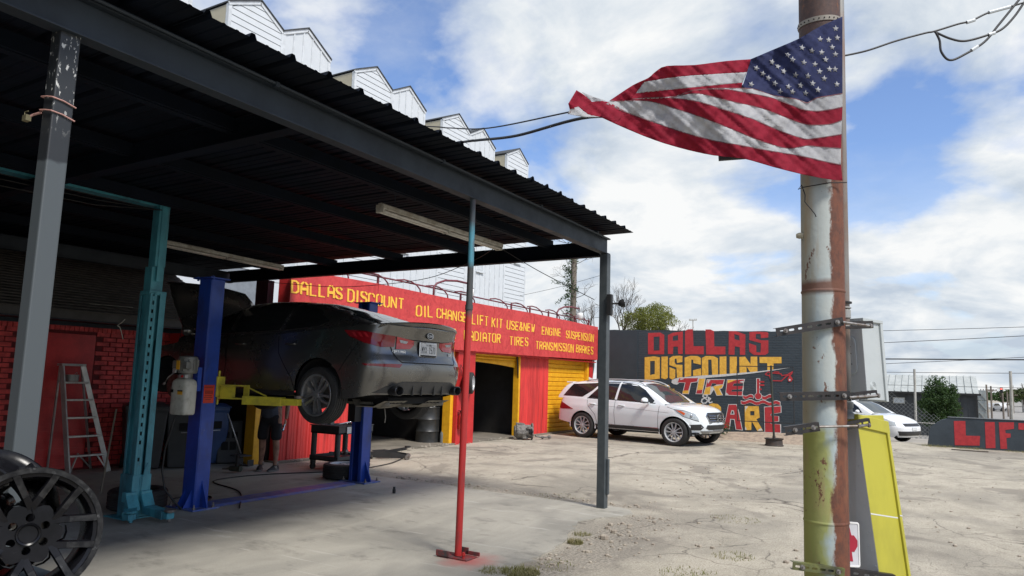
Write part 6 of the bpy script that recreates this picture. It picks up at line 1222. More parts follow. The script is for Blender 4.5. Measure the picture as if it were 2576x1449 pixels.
for sg in (-1, 1):
    D_ = (0, -sg, 0)
    sc_.patch('side_window', m_glass, Sn([(-2.24, 1.235), (-1.52, 1.22), (-1.22, 1.42), (-.98, 1.66), (-1.98, 1.60)], sg), D_, .004)
    sc_.patch('side_window', m_glass, Sn([(-1.32, 1.205), (-.42, 1.185), (-.36, 1.69), (-.80, 1.685), (-1.02, 1.52)], sg), D_, .004)
    sc_.patch('side_window', m_glass, Sn([(-.34, 1.18), (.80, 1.145), (.84, 1.20), (.48, 1.49), (.20, 1.63), (-.05, 1.675), (-.30, 1.69)], sg), D_, .004)
    sc_.line('window_seal', m_trimb, Sn([(-1.34, 1.19), (-.4, 1.17), (.88, 1.13)], sg), D_, .02, .006)
    sc_.patch('lower_cladding', m_trimb, Sn([(-1.02, .335), (1.02, .335), (1.02, .45), (-1.02, .45)], sg), D_, .012, cell=.1)
    sc_.line('chrome_strip', m_chrome, Sn([(-.9, .455), (1.0, .455)], sg), D_, .015, .014)
    for ln in ([(-.38, 1.17), (-.38, .8), (-.36, .46)], [(-1.32, 1.19), (-1.30, 1.0), (-1.02, .72), (-.95, .46)], [(1.02, 1.1), (1.0, .8), (.98, .46)], [(1.25, 1.05), (1.5, .98), (1.95, .90)]):
        sc_.line('panel_gap', m_gapl, Sn(ln, sg), D_, .010)
    sc_.line('body_crease', M('crease_shade', (.52, .515, .51), .3), Sn([(-1.1, .99), (0, .96), (1.3, .89)], sg), D_, .012, .0015)
    for ax in (-1.457, 1.457):
        m_ = MB(); rows = []
        for i in range(25):
            a = math.pi*(i/24)*1.12-.06*math.pi; 
            for_ = []
            for rr_, o_ in ((.425, -.01), (.437, .0), (.462, .0)):
                px = ax+rr_*math.cos(a); pz = .385+rr_*math.sin(a)
                q = sc_.proj((px, sg*1.6, max(pz, .36)), D_, .004); for_.append((px, q.y, pz))
            rows.append(for_)
        m_.grid(rows); m_.build('wheel_arch_trim', m_suv, suv, smooth=True, local=True)
    for hx in (-.95, .0+.12):
        hx = {-.95: -1.12, .12: -.16}[hx]; q = sc_.proj((hx, sg*1.6, 1.02), D_, .03); m_ = MB(); m_.tube([q+V((-.10, -sg*.025, 0)), q+V((-.08, 0, 0)), q+V((.08, 0, 0)), q+V((.10, -sg*.025, 0))], .014, 8); m_.build('door_handle', m_suv, suv, smooth=True, local=True)
        sc_.line('handle_recess', m_gapl, Sn([(hx-.08, 1.005), (hx+.06, 1.0)], sg), D_, .012)
    # mirror
    m_ = MB(); m_.sph((.66, sg*1.06, 1.20), .12, 14, (.72, 1.05, .72)); m_.tube([(.70, sg*.90, 1.13), (.68, sg*1.02, 1.16)], .03, 8); mm_ = m_.build('mirror', m_suv, suv, smooth=True, local=True)
    m_ = MB(); m_.box((.595, sg*.98, 1.135), (.74, sg*1.175, 1.165)); m_.build('mirror_base', m_trimb, mm_, bev=.008, local=True)
    # tail lamp on the flank corner
    dz = V((1, -sg*.9, 0)).normalized(); e = V((.9, sg*1.0, 0)).normalized(); b0 = V((-2.46, sg*.88, 0))-dz*.9
    sc_.patch('tail_lamp', m_redlens, [b0+e*u+V((0, 0, z)) for u, z in ((-.22, 1.06), (.06, 1.07), (.22, 1.0), (.50, .84), (.22, .83), (-.22, .87))], dz, .008, cell=.05)
    for zz in (.90, .95, 1.0): sc_.patch('lamp_bar', m_redlens2, [b0+e*u+V((0, 0, z)) for u, z in ((-.18, zz), (.02, zz), (.02, zz+.012), (-.18, zz+.012))], dz, .012, cell=.08)
    # headlamp
    dz = V((-1, -sg*1.1, 0)).normalized(); e = V((1.1, -sg*1, 0)).normalized(); b0 = V((1.98, sg*.87, 0))-dz*.9
    hl = [(-.42, .985), (-.20, .97), (.06, .90), (.14, .79), (.16, .71), (.06, .73), (-.22, .82)]
    sc_.patch('headlamp', m_clearlens, [b0+e*u+V((0, 0, z)) for u, z in hl], dz, .009, cell=.05)
    sc_.patch('headlamp_rim', m_trimb, [b0+e*u+V((0, 0, z)) for u, z in [(a*1.05-.0, .86+(b_-.86)*1.13) for a, b_ in hl]], dz, .004, cell=.05)
    sc_.patch('turn_lamp', m_amber, [b0+e*u+V((0, 0, z)) for u, z in ((-.38, .972), (-.27, .962), (-.17, .90), (-.20, .85))], dz, .014, cell=.05)
    m_ = MB(); q = sc_.proj(b0+e*(-.02)+V((0, 0, .84)), dz, .010); m_.sph(q, .05, 12, (.5, .9, .9)); m_.build('lamp_bulb', m_chrome, suv, smooth=True, local=True)
    # lower side grille
    sc_.patch('air_inlet', m_trimb, [b0+e*u+V((0, 0, z)) for u, z in ((-.10, .60), (.22, .62), (.30, .54), (.22, .46), (-.06, .46), (-.14, .53))], dz, .009, cell=.05)
    m_ = MB(); qa = sc_.proj(b0+e*(-.08)+V((0, 0, .54)), dz, .02); qb = sc_.proj(b0+e*(.24)+V((0, 0, .545)), dz, .02); m_.tube([qa, qb], .016, 8); m_.build('daytime_lamp', m_chrome, suv, smooth=True, local=True)
    # roof rail
    m_ = MB(); pts = []
    for i in range(15):
        x = -1.55+2.0*i/14; pts.append((x, sg*.60, smtab(SUV['gh'], x, .05)-.035+.05*math.sin(math.pi*i/14)**.4)); 
    m_.tube(pts, .017, 8); m_.build('roof_rail', M('satin_rail', (.5, .5, .5), .35, metal=.4), suv, smooth=True, local=True)
FV = lambda pts: [(3.2, y, z) for y, z in pts]
sc_.patch('grille', m_trimb, FV([(-.40, .93), (.40, .93), (.46, .87), (.38, .67), (-.38, .67), (-.46, .87)]), (-1, 0, 0), .008, cell=.06)
m_ = MB()
for z in (.71, .775, .84):
    pts = [sc_.proj((3.2, y, z), (-1, 0, 0), .022) for y in (-.40, -.2, 0, .2, .40)]; m_.tube(pts, .011, 6)
for a, b_ in zip([(-.42, .91), (.42, .91), (.48, .84), (.39, .65), (-.39, .65), (-.48, .84)], [(.42, .91), (.48, .84), (.39, .65), (-.39, .65), (-.48, .84), (-.42, .91)]):
    m_.tube([sc_.proj((3.2, *a), (-1, 0, 0), .012), sc_.proj((3.2, *b_), (-1, 0, 0), .012)], .012, 6)
q = sc_.proj((3.2, 0, .78), (-1, 0, 0), .035); FT = Matrix(((0, 0, 1, q.x), (1, 0, 0, q.y), (0, 1, 0, q.z), (0, 0, 0, 1)))
m_.lathe([(.083, 0), (.098, 0), (.098, .016), (.083, .016)], 28, FT, closed=True)
for k in range(3):
    a = R(90+120*k); m_.prism([(math.cos(a+2.4)*.016, math.sin(a+2.4)*.016), (math.cos(a-2.4)*.016, math.sin(a-2.4)*.016), (math.cos(a)*.088, math.sin(a)*.088)], 0, .014, FT)
m_.build('grille_star', m_chrome, suv, smooth=True, auto=35, local=True, label='three pointed star and chrome bars on the grille')
sc_.patch('lower_grille', m_trimb, FV([(-.46, .60), (.46, .60), (.50, .52), (.40, .47), (-.40, .47), (-.50, .52)]), (-1, 0, 0), .010, cell=.06)
sc_.patch('skid_plate', M('satin_silver_plastic', (.34, .34, .34), .4, metal=.5), FV([(-.62, .44), (.62, .44), (.52, .36), (-.52, .36)]), (-1, 0, 0), .014, cell=.07)
UP = lambda pts: [(x, y, 2.6) for x, y in pts]
sc_.patch('windscreen', m_glassl, UP([(1.09, -.62), (1.15, 0), (1.09, .62), (.78, .63), (.34, .56), (.32, 0), (.34, -.56), (.78, -.63)]), (0, 0, -1), .005)
sc_.patch('sunroof', m_glass, UP([(.12, -.42), (.12, .42), (-.75, .42), (-.75, -.42)]), (0, 0, -1), .006, cell=.1)
sc_.patch('bonnet_vent', m_trimb, UP([(1.42, -.50), (1.50, -.50), (1.58, -.32), (1.52, -.30)]), (0, 0, -1), .004)
sc_.patch('wiper_cowl', m_trimb, UP([(1.12, -.60), (1.16, -.3), (1.19, .2), (1.14, .5), (1.12, .48), (1.16, .2), (1.13, -.3), (1.10, -.58)]), (0, 0, -1), .012)
for sg in (-1, 1): sc_.line('bonnet_gap', m_gapl, [(x, sg*y, 2.6) for x, y in ((1.30, .70), (1.6, .74), (1.9, .64), (2.08, .42))], (0, 0, -1), .010)
m_ = MB(); m_.add([(-1.92, -.02, 1.75), (-1.75, -.02, 1.76), (-1.92, .02, 1.75), (-1.75, .02, 1.76), (-1.93, 0, 1.83)], [(0, 1, 4), (1, 3, 4), (3, 2, 4), (2, 0, 4)]); m_.build('antenna_fin', m_suv, suv, local=True)
m_ = MB(); m_.box((-2.36, -.54, 1.63), (-2.10, .54, 1.67)); m_.build('roof_spoiler', m_suv, suv, bev=.02, local=True)
sc_.patch('rear_lower_trim', m_trimb, [(-3.2, y, z) for y, z in ((-.85, .62), (.85, .62), (.80, .44), (-.80, .44))], (1, 0, 0), .010)
for ax in (-1.457, 1.457):
    for sg in (-1, 1): wheel(suv, (ax, sg*.845, .378), .378, .262, .25, sg, 'y10', m_alloys)

# ---------------------------------------------------------------- white hatchback beyond the fence line
HB = dict(xr=-2.10, xf=2.12, rcr=.36, rcf=.62, w=.895, ra=-1.32, fa=1.32, ar=.355, az=.325, er=.45, ef=.6,
  plan=[(-2.1, .93), (-1.3, 1.0), (1.3, 1.0), (2.1, .9)], sec=[(.2, .93), (.45, .985), (.62, 1.0), (.85, .96), (1.0, .92)],
  sill=[(-2.1, .30), (-1, .22), (1.0, .22), (2.1, .22)], belt=[(-2.1, 1.02), (-1, .99), (.9, .92), (1.5, .84), (2.12, .68)], crown=[(-2.1, .02), (.9, .06), (1.6, .10), (2.12, .04)],
  rear=[(.3, .04), (.5, 0), (.9, .05), (1.0, .1)], front=[(.2, .08), (.35, 0), (.55, .01), (.7, .14)],
  gh=[(-2.0, 1.0), (-1.85, 1.25), (-1.6, 1.42), (-.8, 1.47), (0, 1.465), (.3, 1.42), (.6, 1.28), (1.12, .95)], ghw=[(-2, .58), (0, .6), (1.1, .62)], hmax=.5, rcrown=.06, floor=.18, bl=.4, blf=.7)
m_hw = M('white_car_paint', (.70, .71, .72), .25, col2=(.67, .68, .69), coat=.7)
hb = thing('hatchback', 'white compact hatchback at the lot entrance behind the yellow box', 'car', (-2.78, 28.5, -.17), rz=R(-24))
hc = Car(HB); hc.build(hb, m_hw)
for sg in (-1, 1):
    D_ = (0, -sg, 0); Q = lambda pts: [(x, sg*1.5, z) for x, z in pts]
    hc.patch('side_window', m_glass, Q([(.80, .96), (.02, .985), (.05, 1.38), (.35, 1.30), (.62, 1.14)]), D_, .004)
    hc.patch('side_window', m_glass, Q([(-.04, .985), (-1.5, 1.02), (-1.55, 1.16), (-1.25, 1.33), (-.04, 1.38)]), D_, .004)
    hc.line('panel_gap', m_gapl, Q([(-.02, .95), (0, .6), (.05, .3)]), D_, .012); hc.line('panel_gap', m_gapl, Q([(1.05, .88), (.98, .5), (.95, .3)]), D_, .012)
    m_ = MB(); m_.sph((.72, sg*.98, 1.0), .09, 10, (.7, 1.1, .7)); m_.build('mirror', m_hw, hb, smooth=True, local=True)
    dz = V((-1, -sg*.9, 0)).normalized(); e = V((.9, -sg*1, 0)).normalized(); b0 = V((1.85, sg*.80, 0))-dz*.9
    hc.patch('headlamp', m_clearlens, [b0+e*u+V((0, 0, z)) for u, z in ((-.30, .76), (.14, .69), (.16, .60), (-.10, .60))], dz, .008, cell=.06)
    for ax in (-1.32, 1.32): wheel(hb, (ax, sg*.77, .315), .315, .215, .21, sg, 'five', m_alloyg)
FV2 = lambda pts: [(3, y, z) for y, z in pts]
hc.patch('grille', m_trimb, FV2([(-.5, .665), (.5, .665), (.48, .575), (-.48, .575)]), (-1, 0, 0), .009)
hc.patch('lower_grille', m_trimb, FV2([(-.72, .42), (.72, .42), (.66, .28), (-.66, .28)]), (-1, 0, 0), .009)
hc.patch('license_plate', M('plate_white', (.6, .6, .6)), FV2([(-.15, .54), (.15, .54), (.15, .45), (-.15, .45)]), (-1, 0, 0), .016)
hc.patch('windscreen', m_glassl, [(x, y, 2.5) for x, y in ((1.08, -.56), (1.12, 0), (1.08, .56), (.38, .50), (.38, -.50))], (0, 0, -1), .005)
# tiny far cars
FC = dict(HB); 
def far_car(x, y, rz, col, lab):
    t = thing('distant_car', lab, 'car', (x, y, gbase(x, y)), rz=rz)
    m_ = MB(); pr_ = [(-2.1, .3), (-2.15, .75), (-1.9, .95), (-1.3, 1.0), (-.9, 1.4), (.4, 1.42), (1.0, .98), (1.9, .85), (2.1, .6), (2.1, .3)]
    m_.prism(pr_, -.85, .85, Matrix(((1, 0, 0, 0), (0, 0, 1, 0), (0, 1, 0, 0), (0, 0, 0, 1)))); m_.build('body', M('far_paint_%d' % int(col*100), (col, col, col), .3, coat=.5), t, bev=.08, local=True)
    m_ = MB(); m_.prism([(-1.15, 1.0), (-.85, 1.33), (.35, 1.34), (.85, 1.0)], -.87, .87, Matrix(((1, 0, 0, 0), (0, 0, 1, 0), (0, 1, 0, 0), (0, 0, 0, 1)))); m_.build('window_band', m_glass, t, local=True)
    for a in (-1.3, 1.3):
        for b_ in (-.8, .8): m_ = MB(); m_.tube([(a, b_-.08, .32), (a, b_+.08, .32)], .32, 14); m_.build('wheel', m_tyre, t, local=True)
far_car(7.4, 152, R(60), .6, 'tiny white car on the far street right of the dark shed')
far_car(9.4, 160, R(70), .75, 'tiny bright car ahead of the other on the far street')
far_car(13.4, 120, R(20), .25, 'tiny grey car at the right edge of the far street')
# ================================================================ lifts
def ext_chip(N, L, g, last, b):
    c = mixc(N, L, rng(N, L, nz(N, L, g, 5, 6, st=(1, 1, .3), rough=.7), .52, .68, 0, .55), last, (.03, .035, .045))
    return mixc(N, L, rng(N, L, nz(N, L, g, 40, 4, st=(1, 1, .5)), .70, .72, 0, .7), c, (.22, .2, .17))
m_blue = M('lift_blue', (.016, .062, .36), .38, col2=(.012, .045, .27), vs=3, rvar=.08, extra=ext_chip)
m_bluew = M('worn_blue', (.06, .11, .36), .5, col2=(.15, .17, .28), vs=9, vlo=.42, vhi=.6)
m_teal = M('lift_teal', (.060, .28, .345), .45, col2=(.04, .19, .245), vs=5, st=(1, 1, .5), rvar=.08, extra=ext_chip)
m_yarm = M('lift_yellow', (.60, .52, .04), .5, col2=(.40, .34, .04), vs=9)
m_bolt = M('dull_steel', (.28, .27, .26), .5, metal=.7, col2=(.16, .13, .11), vs=30)
lift = thing('two_post_lift', 'royal blue two post vehicle lift holding up the dark sedan', 'vehicle lift', (-7.38, 6.83, 0))
def col_post(par, yc, sgn, h, mt, x0=-7.60, x1=-7.38):
    # C shaped column, open towards the car
    m_ = MB(); d = .19; yo = yc-sgn*d/2; yi = yc+sgn*d/2
    m_.box((x0, yo, .02), (x1, yo+sgn*.012, h)); m_.box((x0, yo+sgn*.012, .02), (x0+.012, yi, h)); m_.box((x1-.012, yo+sgn*.012, .02), (x1, yi, h))
    m_.box((x0+.012, yi-sgn*.012, .02), (x0+.06, yi, h)); m_.box((x1-.06, yi-sgn*.012, .02), (x1-.012, yi, h))
    m_.build('post', mt, par, bev=.006)
    m_ = MB(); m_.box((x0-.06, yo-sgn*.05, h), (x1+.06, yi+sgn*.03, h+.014))
    for xx in (x0-.03, x1+.03): m_.tube([(xx, yo, h-.02), (xx, yo, h+.03)], .014, 6)
    m_.build('top_plate', mt, par)
    m_ = MB(); m_.box((x0-.14, yo-sgn*.10, .012), (x1+.14, yi+sgn*.06, .030)); m_.build('base_plate', m_bluew if mt == m_blue else mt, par, bev=.003)
    for xx in (x0-.10, x1+.10):
        for yy_ in (yo-sgn*.06, yi): 
            m_ = MB(); m_.lathe([(.018, 0), (.018, .02), (.009, .02), (.009, .05)], 6, TR((xx, yy_, .03))); m_.build('anchor_bolt', m_bolt, par)
    for xx, dx in ((x1, 1), (x0, -1)):
        m_ = MB(); m_.add([(xx, yc-.006, .03), (xx+dx*.12, yc-.006, .03), (xx+dx*.12, yc-.006, .06), (xx, yc-.006, .32), (xx, yc+.006, .03), (xx+dx*.12, yc+.006, .03), (xx+dx*.12, yc+.006, .06), (xx, yc+.006, .32)], [(0, 1, 2, 3), (7, 6, 5, 4), (0, 4, 5, 1), (1, 5, 6, 2), (2, 6, 7, 3)]); m_.build('gusset', mt, par)
    # front gusset on the outer face seen from the lot
    m_ = MB(); yg = yo
    for xx in (x0+.05, x1-.05):
        m_ = MB(); m_.add([(xx-.006, yg, .03), (xx+.006, yg, .03), (xx+.006, yg-sgn*.10, .03), (xx-.006, yg-sgn*.10, .03), (xx-.006, yg, .22), (xx+.006, yg, .22)], [(0, 3, 2, 1), (0, 4, 3), (1, 2, 5), (3, 4, 5, 2), (0, 1, 5, 4)])
        m_.build('gusset', mt, par)
col_post(lift, 5.47, 1, 2.67, m_blue); col_post(lift, 8.22, -1, 2.67, m_blue, -7.61, -7.38)
for yc in (5.5, 8.05):
    m_ = MB(); m_.box((-7.56, yc-.07, .9), (-7.42, yc+.07, 1.52)); m_.build('carriage', m_black, lift)
m_ = MB(); rows = [[(-7.68, y, .014), (-7.63, y, .034), (-7.36, y, .034), (-7.31, y, .014)] for y in (5.60, 6.4, 7.2, 7.98)]; m_.grid(rows[::-1]); m_.build('floor_plate', m_bluew, lift)
m_ = MB(); m_.tube([(-7.38, 8.25, 1.42), (-7.3775, 8.25, 1.42)], .034, 14); m_.cbox((-7.3785, 8.25, 1.42), (.003, .010, .12)); m_.build('round_opening', m_liner, lift)
# arms
def arm(par, y0, sg, x0, x1, mt, z=1.33):
    m_ = MB(); m_.box((x0, y0-.05, z-.05), (x0+(.08 if x1 > x0 else -.08), y0+.06, z+.19)); m_.tube([(x0+.04*(1 if x1 > x0 else -1), y0, z-.14), (x0+.04*(1 if x1 > x0 else -1), y0, z+.26)], .014, 8); m_.build('arm_pivot', mt, par, bev=.006)
    d = 1 if x1 > x0 else -1; ya = y0+sg*.28; xm = x0+d*.42
    m_ = MB(); m_.beam((x0+d*.08, y0, z+.09), (xm, y0+sg*.10, z+.09), .08, .016); m_.beam((x0+d*.08, y0, z-.06), (xm, y0+sg*.10, z-.06), .08, .016); m_.beam((x0+d*.10, y0+.01*sg, z+.01), (x0+d*.26, y0+sg*.05, z+.01), .06, .14); m_.beam((xm, y0+sg*.10, z-.07), (xm, y0+sg*.10, z+.10), .09, .012, (0, 1, 0))
    m_.beam((xm-d*.02, y0+sg*.09, z+.09), (xm+d*.28, y0+sg*.16, z-.02), .02, .012); m_.build('arm_bracket', mt, par)
    m_ = MB(); m_.beam((xm-d*.02, y0+sg*.10, z-.075), (x1-d*.22, ya-sg*.05, z-.075), .11, .10); m_.beam((x1-d*.22, ya-sg*.05, z-.075), (x1, ya, z-.075), .085, .075); m_.build('arm', mt, par, bev=.004)
    m_ = MB(); m_.lathe([(0, 0), (.05, 0), (.055, .03), (0, .03)], 16, TR((x1-d*.02, ya, z-.03))); m_.tube([(x1-d*.02, ya, z-.03), (x1-d*.02, ya, z+.0)], .02, 8); m_.build('lift_pad', m_bolt, par)
arm(lift, 5.60, 1, -7.44, -6.32, m_yarm); arm(lift, 5.60, 1, -7.52, -8.55, m_yarm, 1.31)
arm(lift, 7.98, -1, -7.30, -6.32, m_yarm); arm(lift, 7.98, -1, -7.50, -8.55, m_yarm)
# warning sticker
m_ = MB(); m_.box((-7.378, 5.39, 1.21), (-7.376, 5.53, 1.42)); st_ = m_.build('warning_sticker', M('sticker_red', (.62, .045, .02), .5), lift)
m_ = MB(); T3 = lambda u, v_, d: V((-7.195+d, u, v_))
m_.box((-7.376, 5.395, 1.405), (-7.3755, 5.525, 1.409)); m_.box((-7.376, 5.395, 1.22), (-7.3755, 5.525, 1.224))
for (a, b_, z) in ((5.39, 5.51, 1.385), (5.40, 5.50, 1.29), (5.39, 5.51, 1.268), (5.41, 5.49, 1.245)): m_.box((-7.376, a+.005, z), (-7.3755, b_, z+.010))
for k in range(6): m_.box((-7.376, 5.41+k*.018, 1.315), (-7.3755, 5.422+k*.018, 1.355))
m_.build('sticker_print', M('sticker_dark', (.22, .02, .015), .6), st_)
# power unit on the front post
pu = thing('power_unit', 'electric hydraulic power unit with dirty white plastic tank on the near blue post', 'hydraulic pump', (-7.38, 5.2, 1.1))
m_tank = M('dirty_white_tank', (.50, .49, .43), .5, col2=(.24, .22, .17), vs=6, vlo=.48, vhi=.66, st=(1, 1, .7))
m_mot = M('motor_grey', (.22, .22, .20), .45, col2=(.15, .15, .14), metal=.3)
m_ = MB(); rr = []
for z, s_ in ((1.085, .88), (1.10, .98), (1.16, 1), (1.42, 1.0), (1.46, .93), (1.485, .70), (1.49, .5)):
    row = []
    for j in range(24):
        a = 2*math.pi*j/24; ca, sa = math.cos(a), math.sin(a); e = .45
        row.append((-7.40+.145*s_*math.copysign(abs(ca)**e, ca)*(1-.05*(abs(ca) < .2)), 5.15+.085*s_*math.copysign(abs(sa)**e, sa), z))
    rr.append(row)
m_.grid(rr, closeu=True); m_.add(rr[0][::-1], [tuple(range(24))]); m_.add(rr[-1], [tuple(range(24))]); m_.build('tank', m_tank, pu, smooth=True, auto=40)
m_ = MB(); m_.box((-7.385, 5.058, 1.31), (-7.30, 5.062, 1.345)); m_.build('caution_label', M('label_amber', (.72, .36, .02), .5), pu)
m_ = MB(); m_.box((-7.385, 5.057, 1.345), (-7.30, 5.061, 1.36)); m_.box((-7.52, 5.063, 1.33), (-7.47, 5.066, 1.365)); m_.build('label_band', m_black, pu)
m_ = MB(); m_.lathe([(.06, 1.49), (.06, 1.545), (.10, 1.55), (.105, 1.565), (.105, 1.72), (.10, 1.735), (.075, 1.745), (0, 1.75)], 24, TR((-7.38, 5.16, 0))); 
for k in range(12): a = k*math.pi/6; m_.cbox((-7.38+.104*math.cos(a), 5.16+.104*math.sin(a), 1.64), (.016, .016, .13))
m_.build('motor', m_mot, pu, smooth=True, auto=35)
for q in (((-7.51, 5.05, 1.60), (-7.43, 5.10, 1.69)), ((-7.33, 5.05, 1.60), (-7.25, 5.11, 1.68))): MB().box(*q).build('control_box', m_mot, pu, bev=.008)
m_ = MB(); m_.box((-7.42, 5.04, 1.59), (-7.37, 5.052, 1.69)); m_.build('motor_label', M('label_amber'), pu)
m_ = MB(); m_.box((-7.39, 5.06, 1.495), (-7.27, 5.10, 1.535)); m_.box((-7.49, 5.045, 1.55), (-7.43, 5.06, 1.60)); m_.build('valve_block', M('steel_light', (.45, .45, .44), .4, metal=.5), pu, bev=.004)
m_ = MB(); m_.lathe([(0, 0), (.014, 0), (.014, .01), (0, .01)], 10, TR((-7.32, 5.06, 1.515), rx=R(90))); m_.build('red_button', M('button_red', (.6, .03, .02), .4), pu)
m_ = MB(); m_.tube([(-7.46, 5.06, 1.56), (-7.49, 5.0, 1.50), (-7.53, 4.99, 1.44)], .008, 6); m_.sph((-7.535, 4.985, 1.43), .02, 8); m_.build('release_lever', m_bolt, pu, smooth=True)
m_ = MB(); m_.box((-7.46, 5.24, 1.35), (-7.30, 5.29, 1.62)); m_.build('bracket', m_blue, pu)
m_hose = M('black_rubber_hose', (.012, .012, .012), .55)
m_ = MB(); m_.tube([(-7.47, 5.13, 1.09), (-7.52, 5.12, .95), (-7.58, 5.1, .7), (-7.60, 5.1, .45), (-7.55, 5.12, .25), (-7.45, 5.18, .12), (-7.40, 5.24, .03)], .011, 8); tag(m_.build('hydraulic_hose', m_hose, None, smooth=True), 'black hose drooping from the pump tank to the foot of the near blue post', 'hose')
def hose(pts, r, lab, nm='air_hose', cat='hose', mt=None):
    # Catmull-Rom resample
    P_ = [V(p) for p in pts]; Q = []
    for i in range(len(P_)-1):
        p0, p1, p2, p3 = P_[max(0, i-1)], P_[i], P_[i+1], P_[min(len(P_)-1, i+2)]
        for k in range(8):
            t = k/8; Q.append(.5*((2*p1)+(p2-p0)*t+(2*p0-5*p1+4*p2-p3)*t*t+(3*p1-p0-3*p2+p3)*t**3))
    Q.append(P_[-1]); m_ = MB(); m_.tube(Q, r, 7); return tag(m_.build(nm, mt or m_hose, None, smooth=True), lab, cat)
hose([(-8.1, 5.6, .022), (-8.15, 5.9, .022), (-7.9, 6.0, .022), (-7.62, 5.7, .022), (-7.56, 5.45, .06)], .010, 'short black hose looping on the floor left of the near blue post', 'floor_hose')
hose([(-7.05, 5.75, .02), (-8.0, 6.5, .02), (-8.96, 6.82, .02), (-9.1, 7.4, .02), (-8.94, 7.98, .02), (-8.6, 8.6, .02), (-8.43, 9.12, .02), (-8.6, 10.2, .015), (-9.0, 11.1, .02)], .009, 'long thin air hose crossing the slab behind the tyre to the trolley jack')
# teal lift
tl = thing('two_post_lift', 'worn teal two post lift with perforated column and folded arms at its foot', 'vehicle lift', (-7.56, 4.76, 0))
m_ = MB(); x0, x1, y0, y1 = -7.70, -7.42, 4.60, 4.88
# outer sleeve: front (-y) web with lock holes, side channels with slots
hz_ = [0.62+.0925*k for k in range(20)]; hz_ = [.62] + [.80+.0945*k for k in range(18)]
z = .45
def plate_with_holes(mb, xa, xb, y, z0, z1, holes, hw, hh, th):
    cx_ = (xa+xb)/2; mb.box((xa, y, z0), (cx_-hw, y+th, z1)); mb.box((cx_+hw, y, z0), (xb, y+th, z1)); zz = z0
    for h in holes: mb.box((cx_-hw, y, zz), (cx_+hw, y+th, h-hh)); zz = h+hh
    mb.box((cx_-hw, y, zz), (cx_+hw, y+th, z1))
def plate_with_holes_x(mb, ya, yb, x, z0, z1, holes, hw, hh, th):
    cy_ = (ya+yb)/2; mb.box((x, ya, z0), (x+th, cy_-hw, z1)); mb.box((x, cy_+hw, z0), (x+th, yb, z1)); zz = z0
    for h in holes: mb.box((x, cy_-hw, zz), (x+th, cy_+hw, h-hh)); zz = h+hh
    mb.box((x, cy_-hw, zz), (x+th, cy_+hw, z1))
m_.box((x0, y0, .02), (x0+.05, y0+.012, 2.42)); m_.box((x0+.05, y0+.05, .02), (x0+.06, y1, 2.42)); m_.box((x0, y0+.012, .02), (x0+.012, y1, 2.42)); m_.box((x0+.06, y0+.05, .02), (x1-.10, y0+.06, 2.42))
plate_with_holes_x(m_, y0+.0, y0+.115, x1-.012, .45, 2.42, hz_, .018, .020, .012); m_.box((x1-.105, y0, .45), (x1-.012, y0+.012, 2.42))
m_.box((x1-.012, y0+.175, .02), (x1, y1, 2.42)); m_.box((x1-.07, y0+.115, .45), (x1-.06, y0+.175, 2.42)); m_.box((x0+.012, y1-.012, .02), (x1-.012, y1, 2.42))
m_.build('column', m_teal, tl, bev=.003)
m_ = MB(); m_.box((x1-.06, y0+.02, .5), (x1-.05, y0+.11, 2.3)); m_.build('column_inside', m_liner, tl)
m_ = MB(); m_.box((-7.68, 4.64, 1.9), (-7.50, 4.86, 2.72)); m_.box((-7.64, 4.66, 2.72), (-7.47, 4.85, 3.50)); m_.box((-7.47, 4.70, 2.55), (-7.455, 4.81, 3.5)); m_.build('extension', m_teal, tl, bev=.006)
m_ = MB(); m_.box((-7.68, 4.59, 2.40), (-7.44, 4.90, 2.445)); m_.build('collar', m_teal, tl, bev=.004)
m_ = MB(); m_.box((-7.72, 4.58, .02), (-7.41, 4.90, .46)); m_.box((-7.41, 4.70, .3), (-7.40, 4.72, .44)); m_.build('carriage', m_teal, tl, bev=.006)
m_ = MB(); m_.tube([(-7.39, 4.74, .45), (-7.40, 4.72, .2), (-7.38, 4.62, .10)], .006, 6); m_.tube([(-7.385, 4.80, .58), (-7.39, 4.76, .50), (-7.395, 4.75, .44)], .012, 6); m_.build('release_cable', m_teal, tl)
m_ = MB(); m_.box((-7.85, 4.45, .012), (-7.34, 5.0, .024)); m_.build('base_plate', m_teal, tl)
m_ = MB(); m_.add([(-7.41, 4.86, .03), (-7.41, 4.98, .03), (-7.41, 4.87, .34), (-7.40, 4.86, .03), (-7.40, 4.98, .03), (-7.40, 4.87, .34)], [(0, 1, 2), (5, 4, 3), (1, 4, 5, 2), (0, 3, 4, 1)]); m_.build('gusset', m_teal, tl)
m_ = MB(); m_.box((-7.66, -.6, 3.40), (-7.50, 4.85, 3.50)); m_.box((-7.67, -.6, 3.50), (-7.46, 4.90, 3.515)); m_.build('overhead_beam', m_teal, tl)
m_ = MB()
for k, sg in enumerate((0, .03, .07)): m_.tube([(-7.48+.015*k, 4.72, 3.36), (-7.49, 4.0, 3.36-sg*1.4), (-7.5, 3.0, 3.36-sg*1.6), (-7.5, 1.0, 3.35)], .006, 5)
m_.build('equaliser_cable', m_hose, tl, smooth=True)
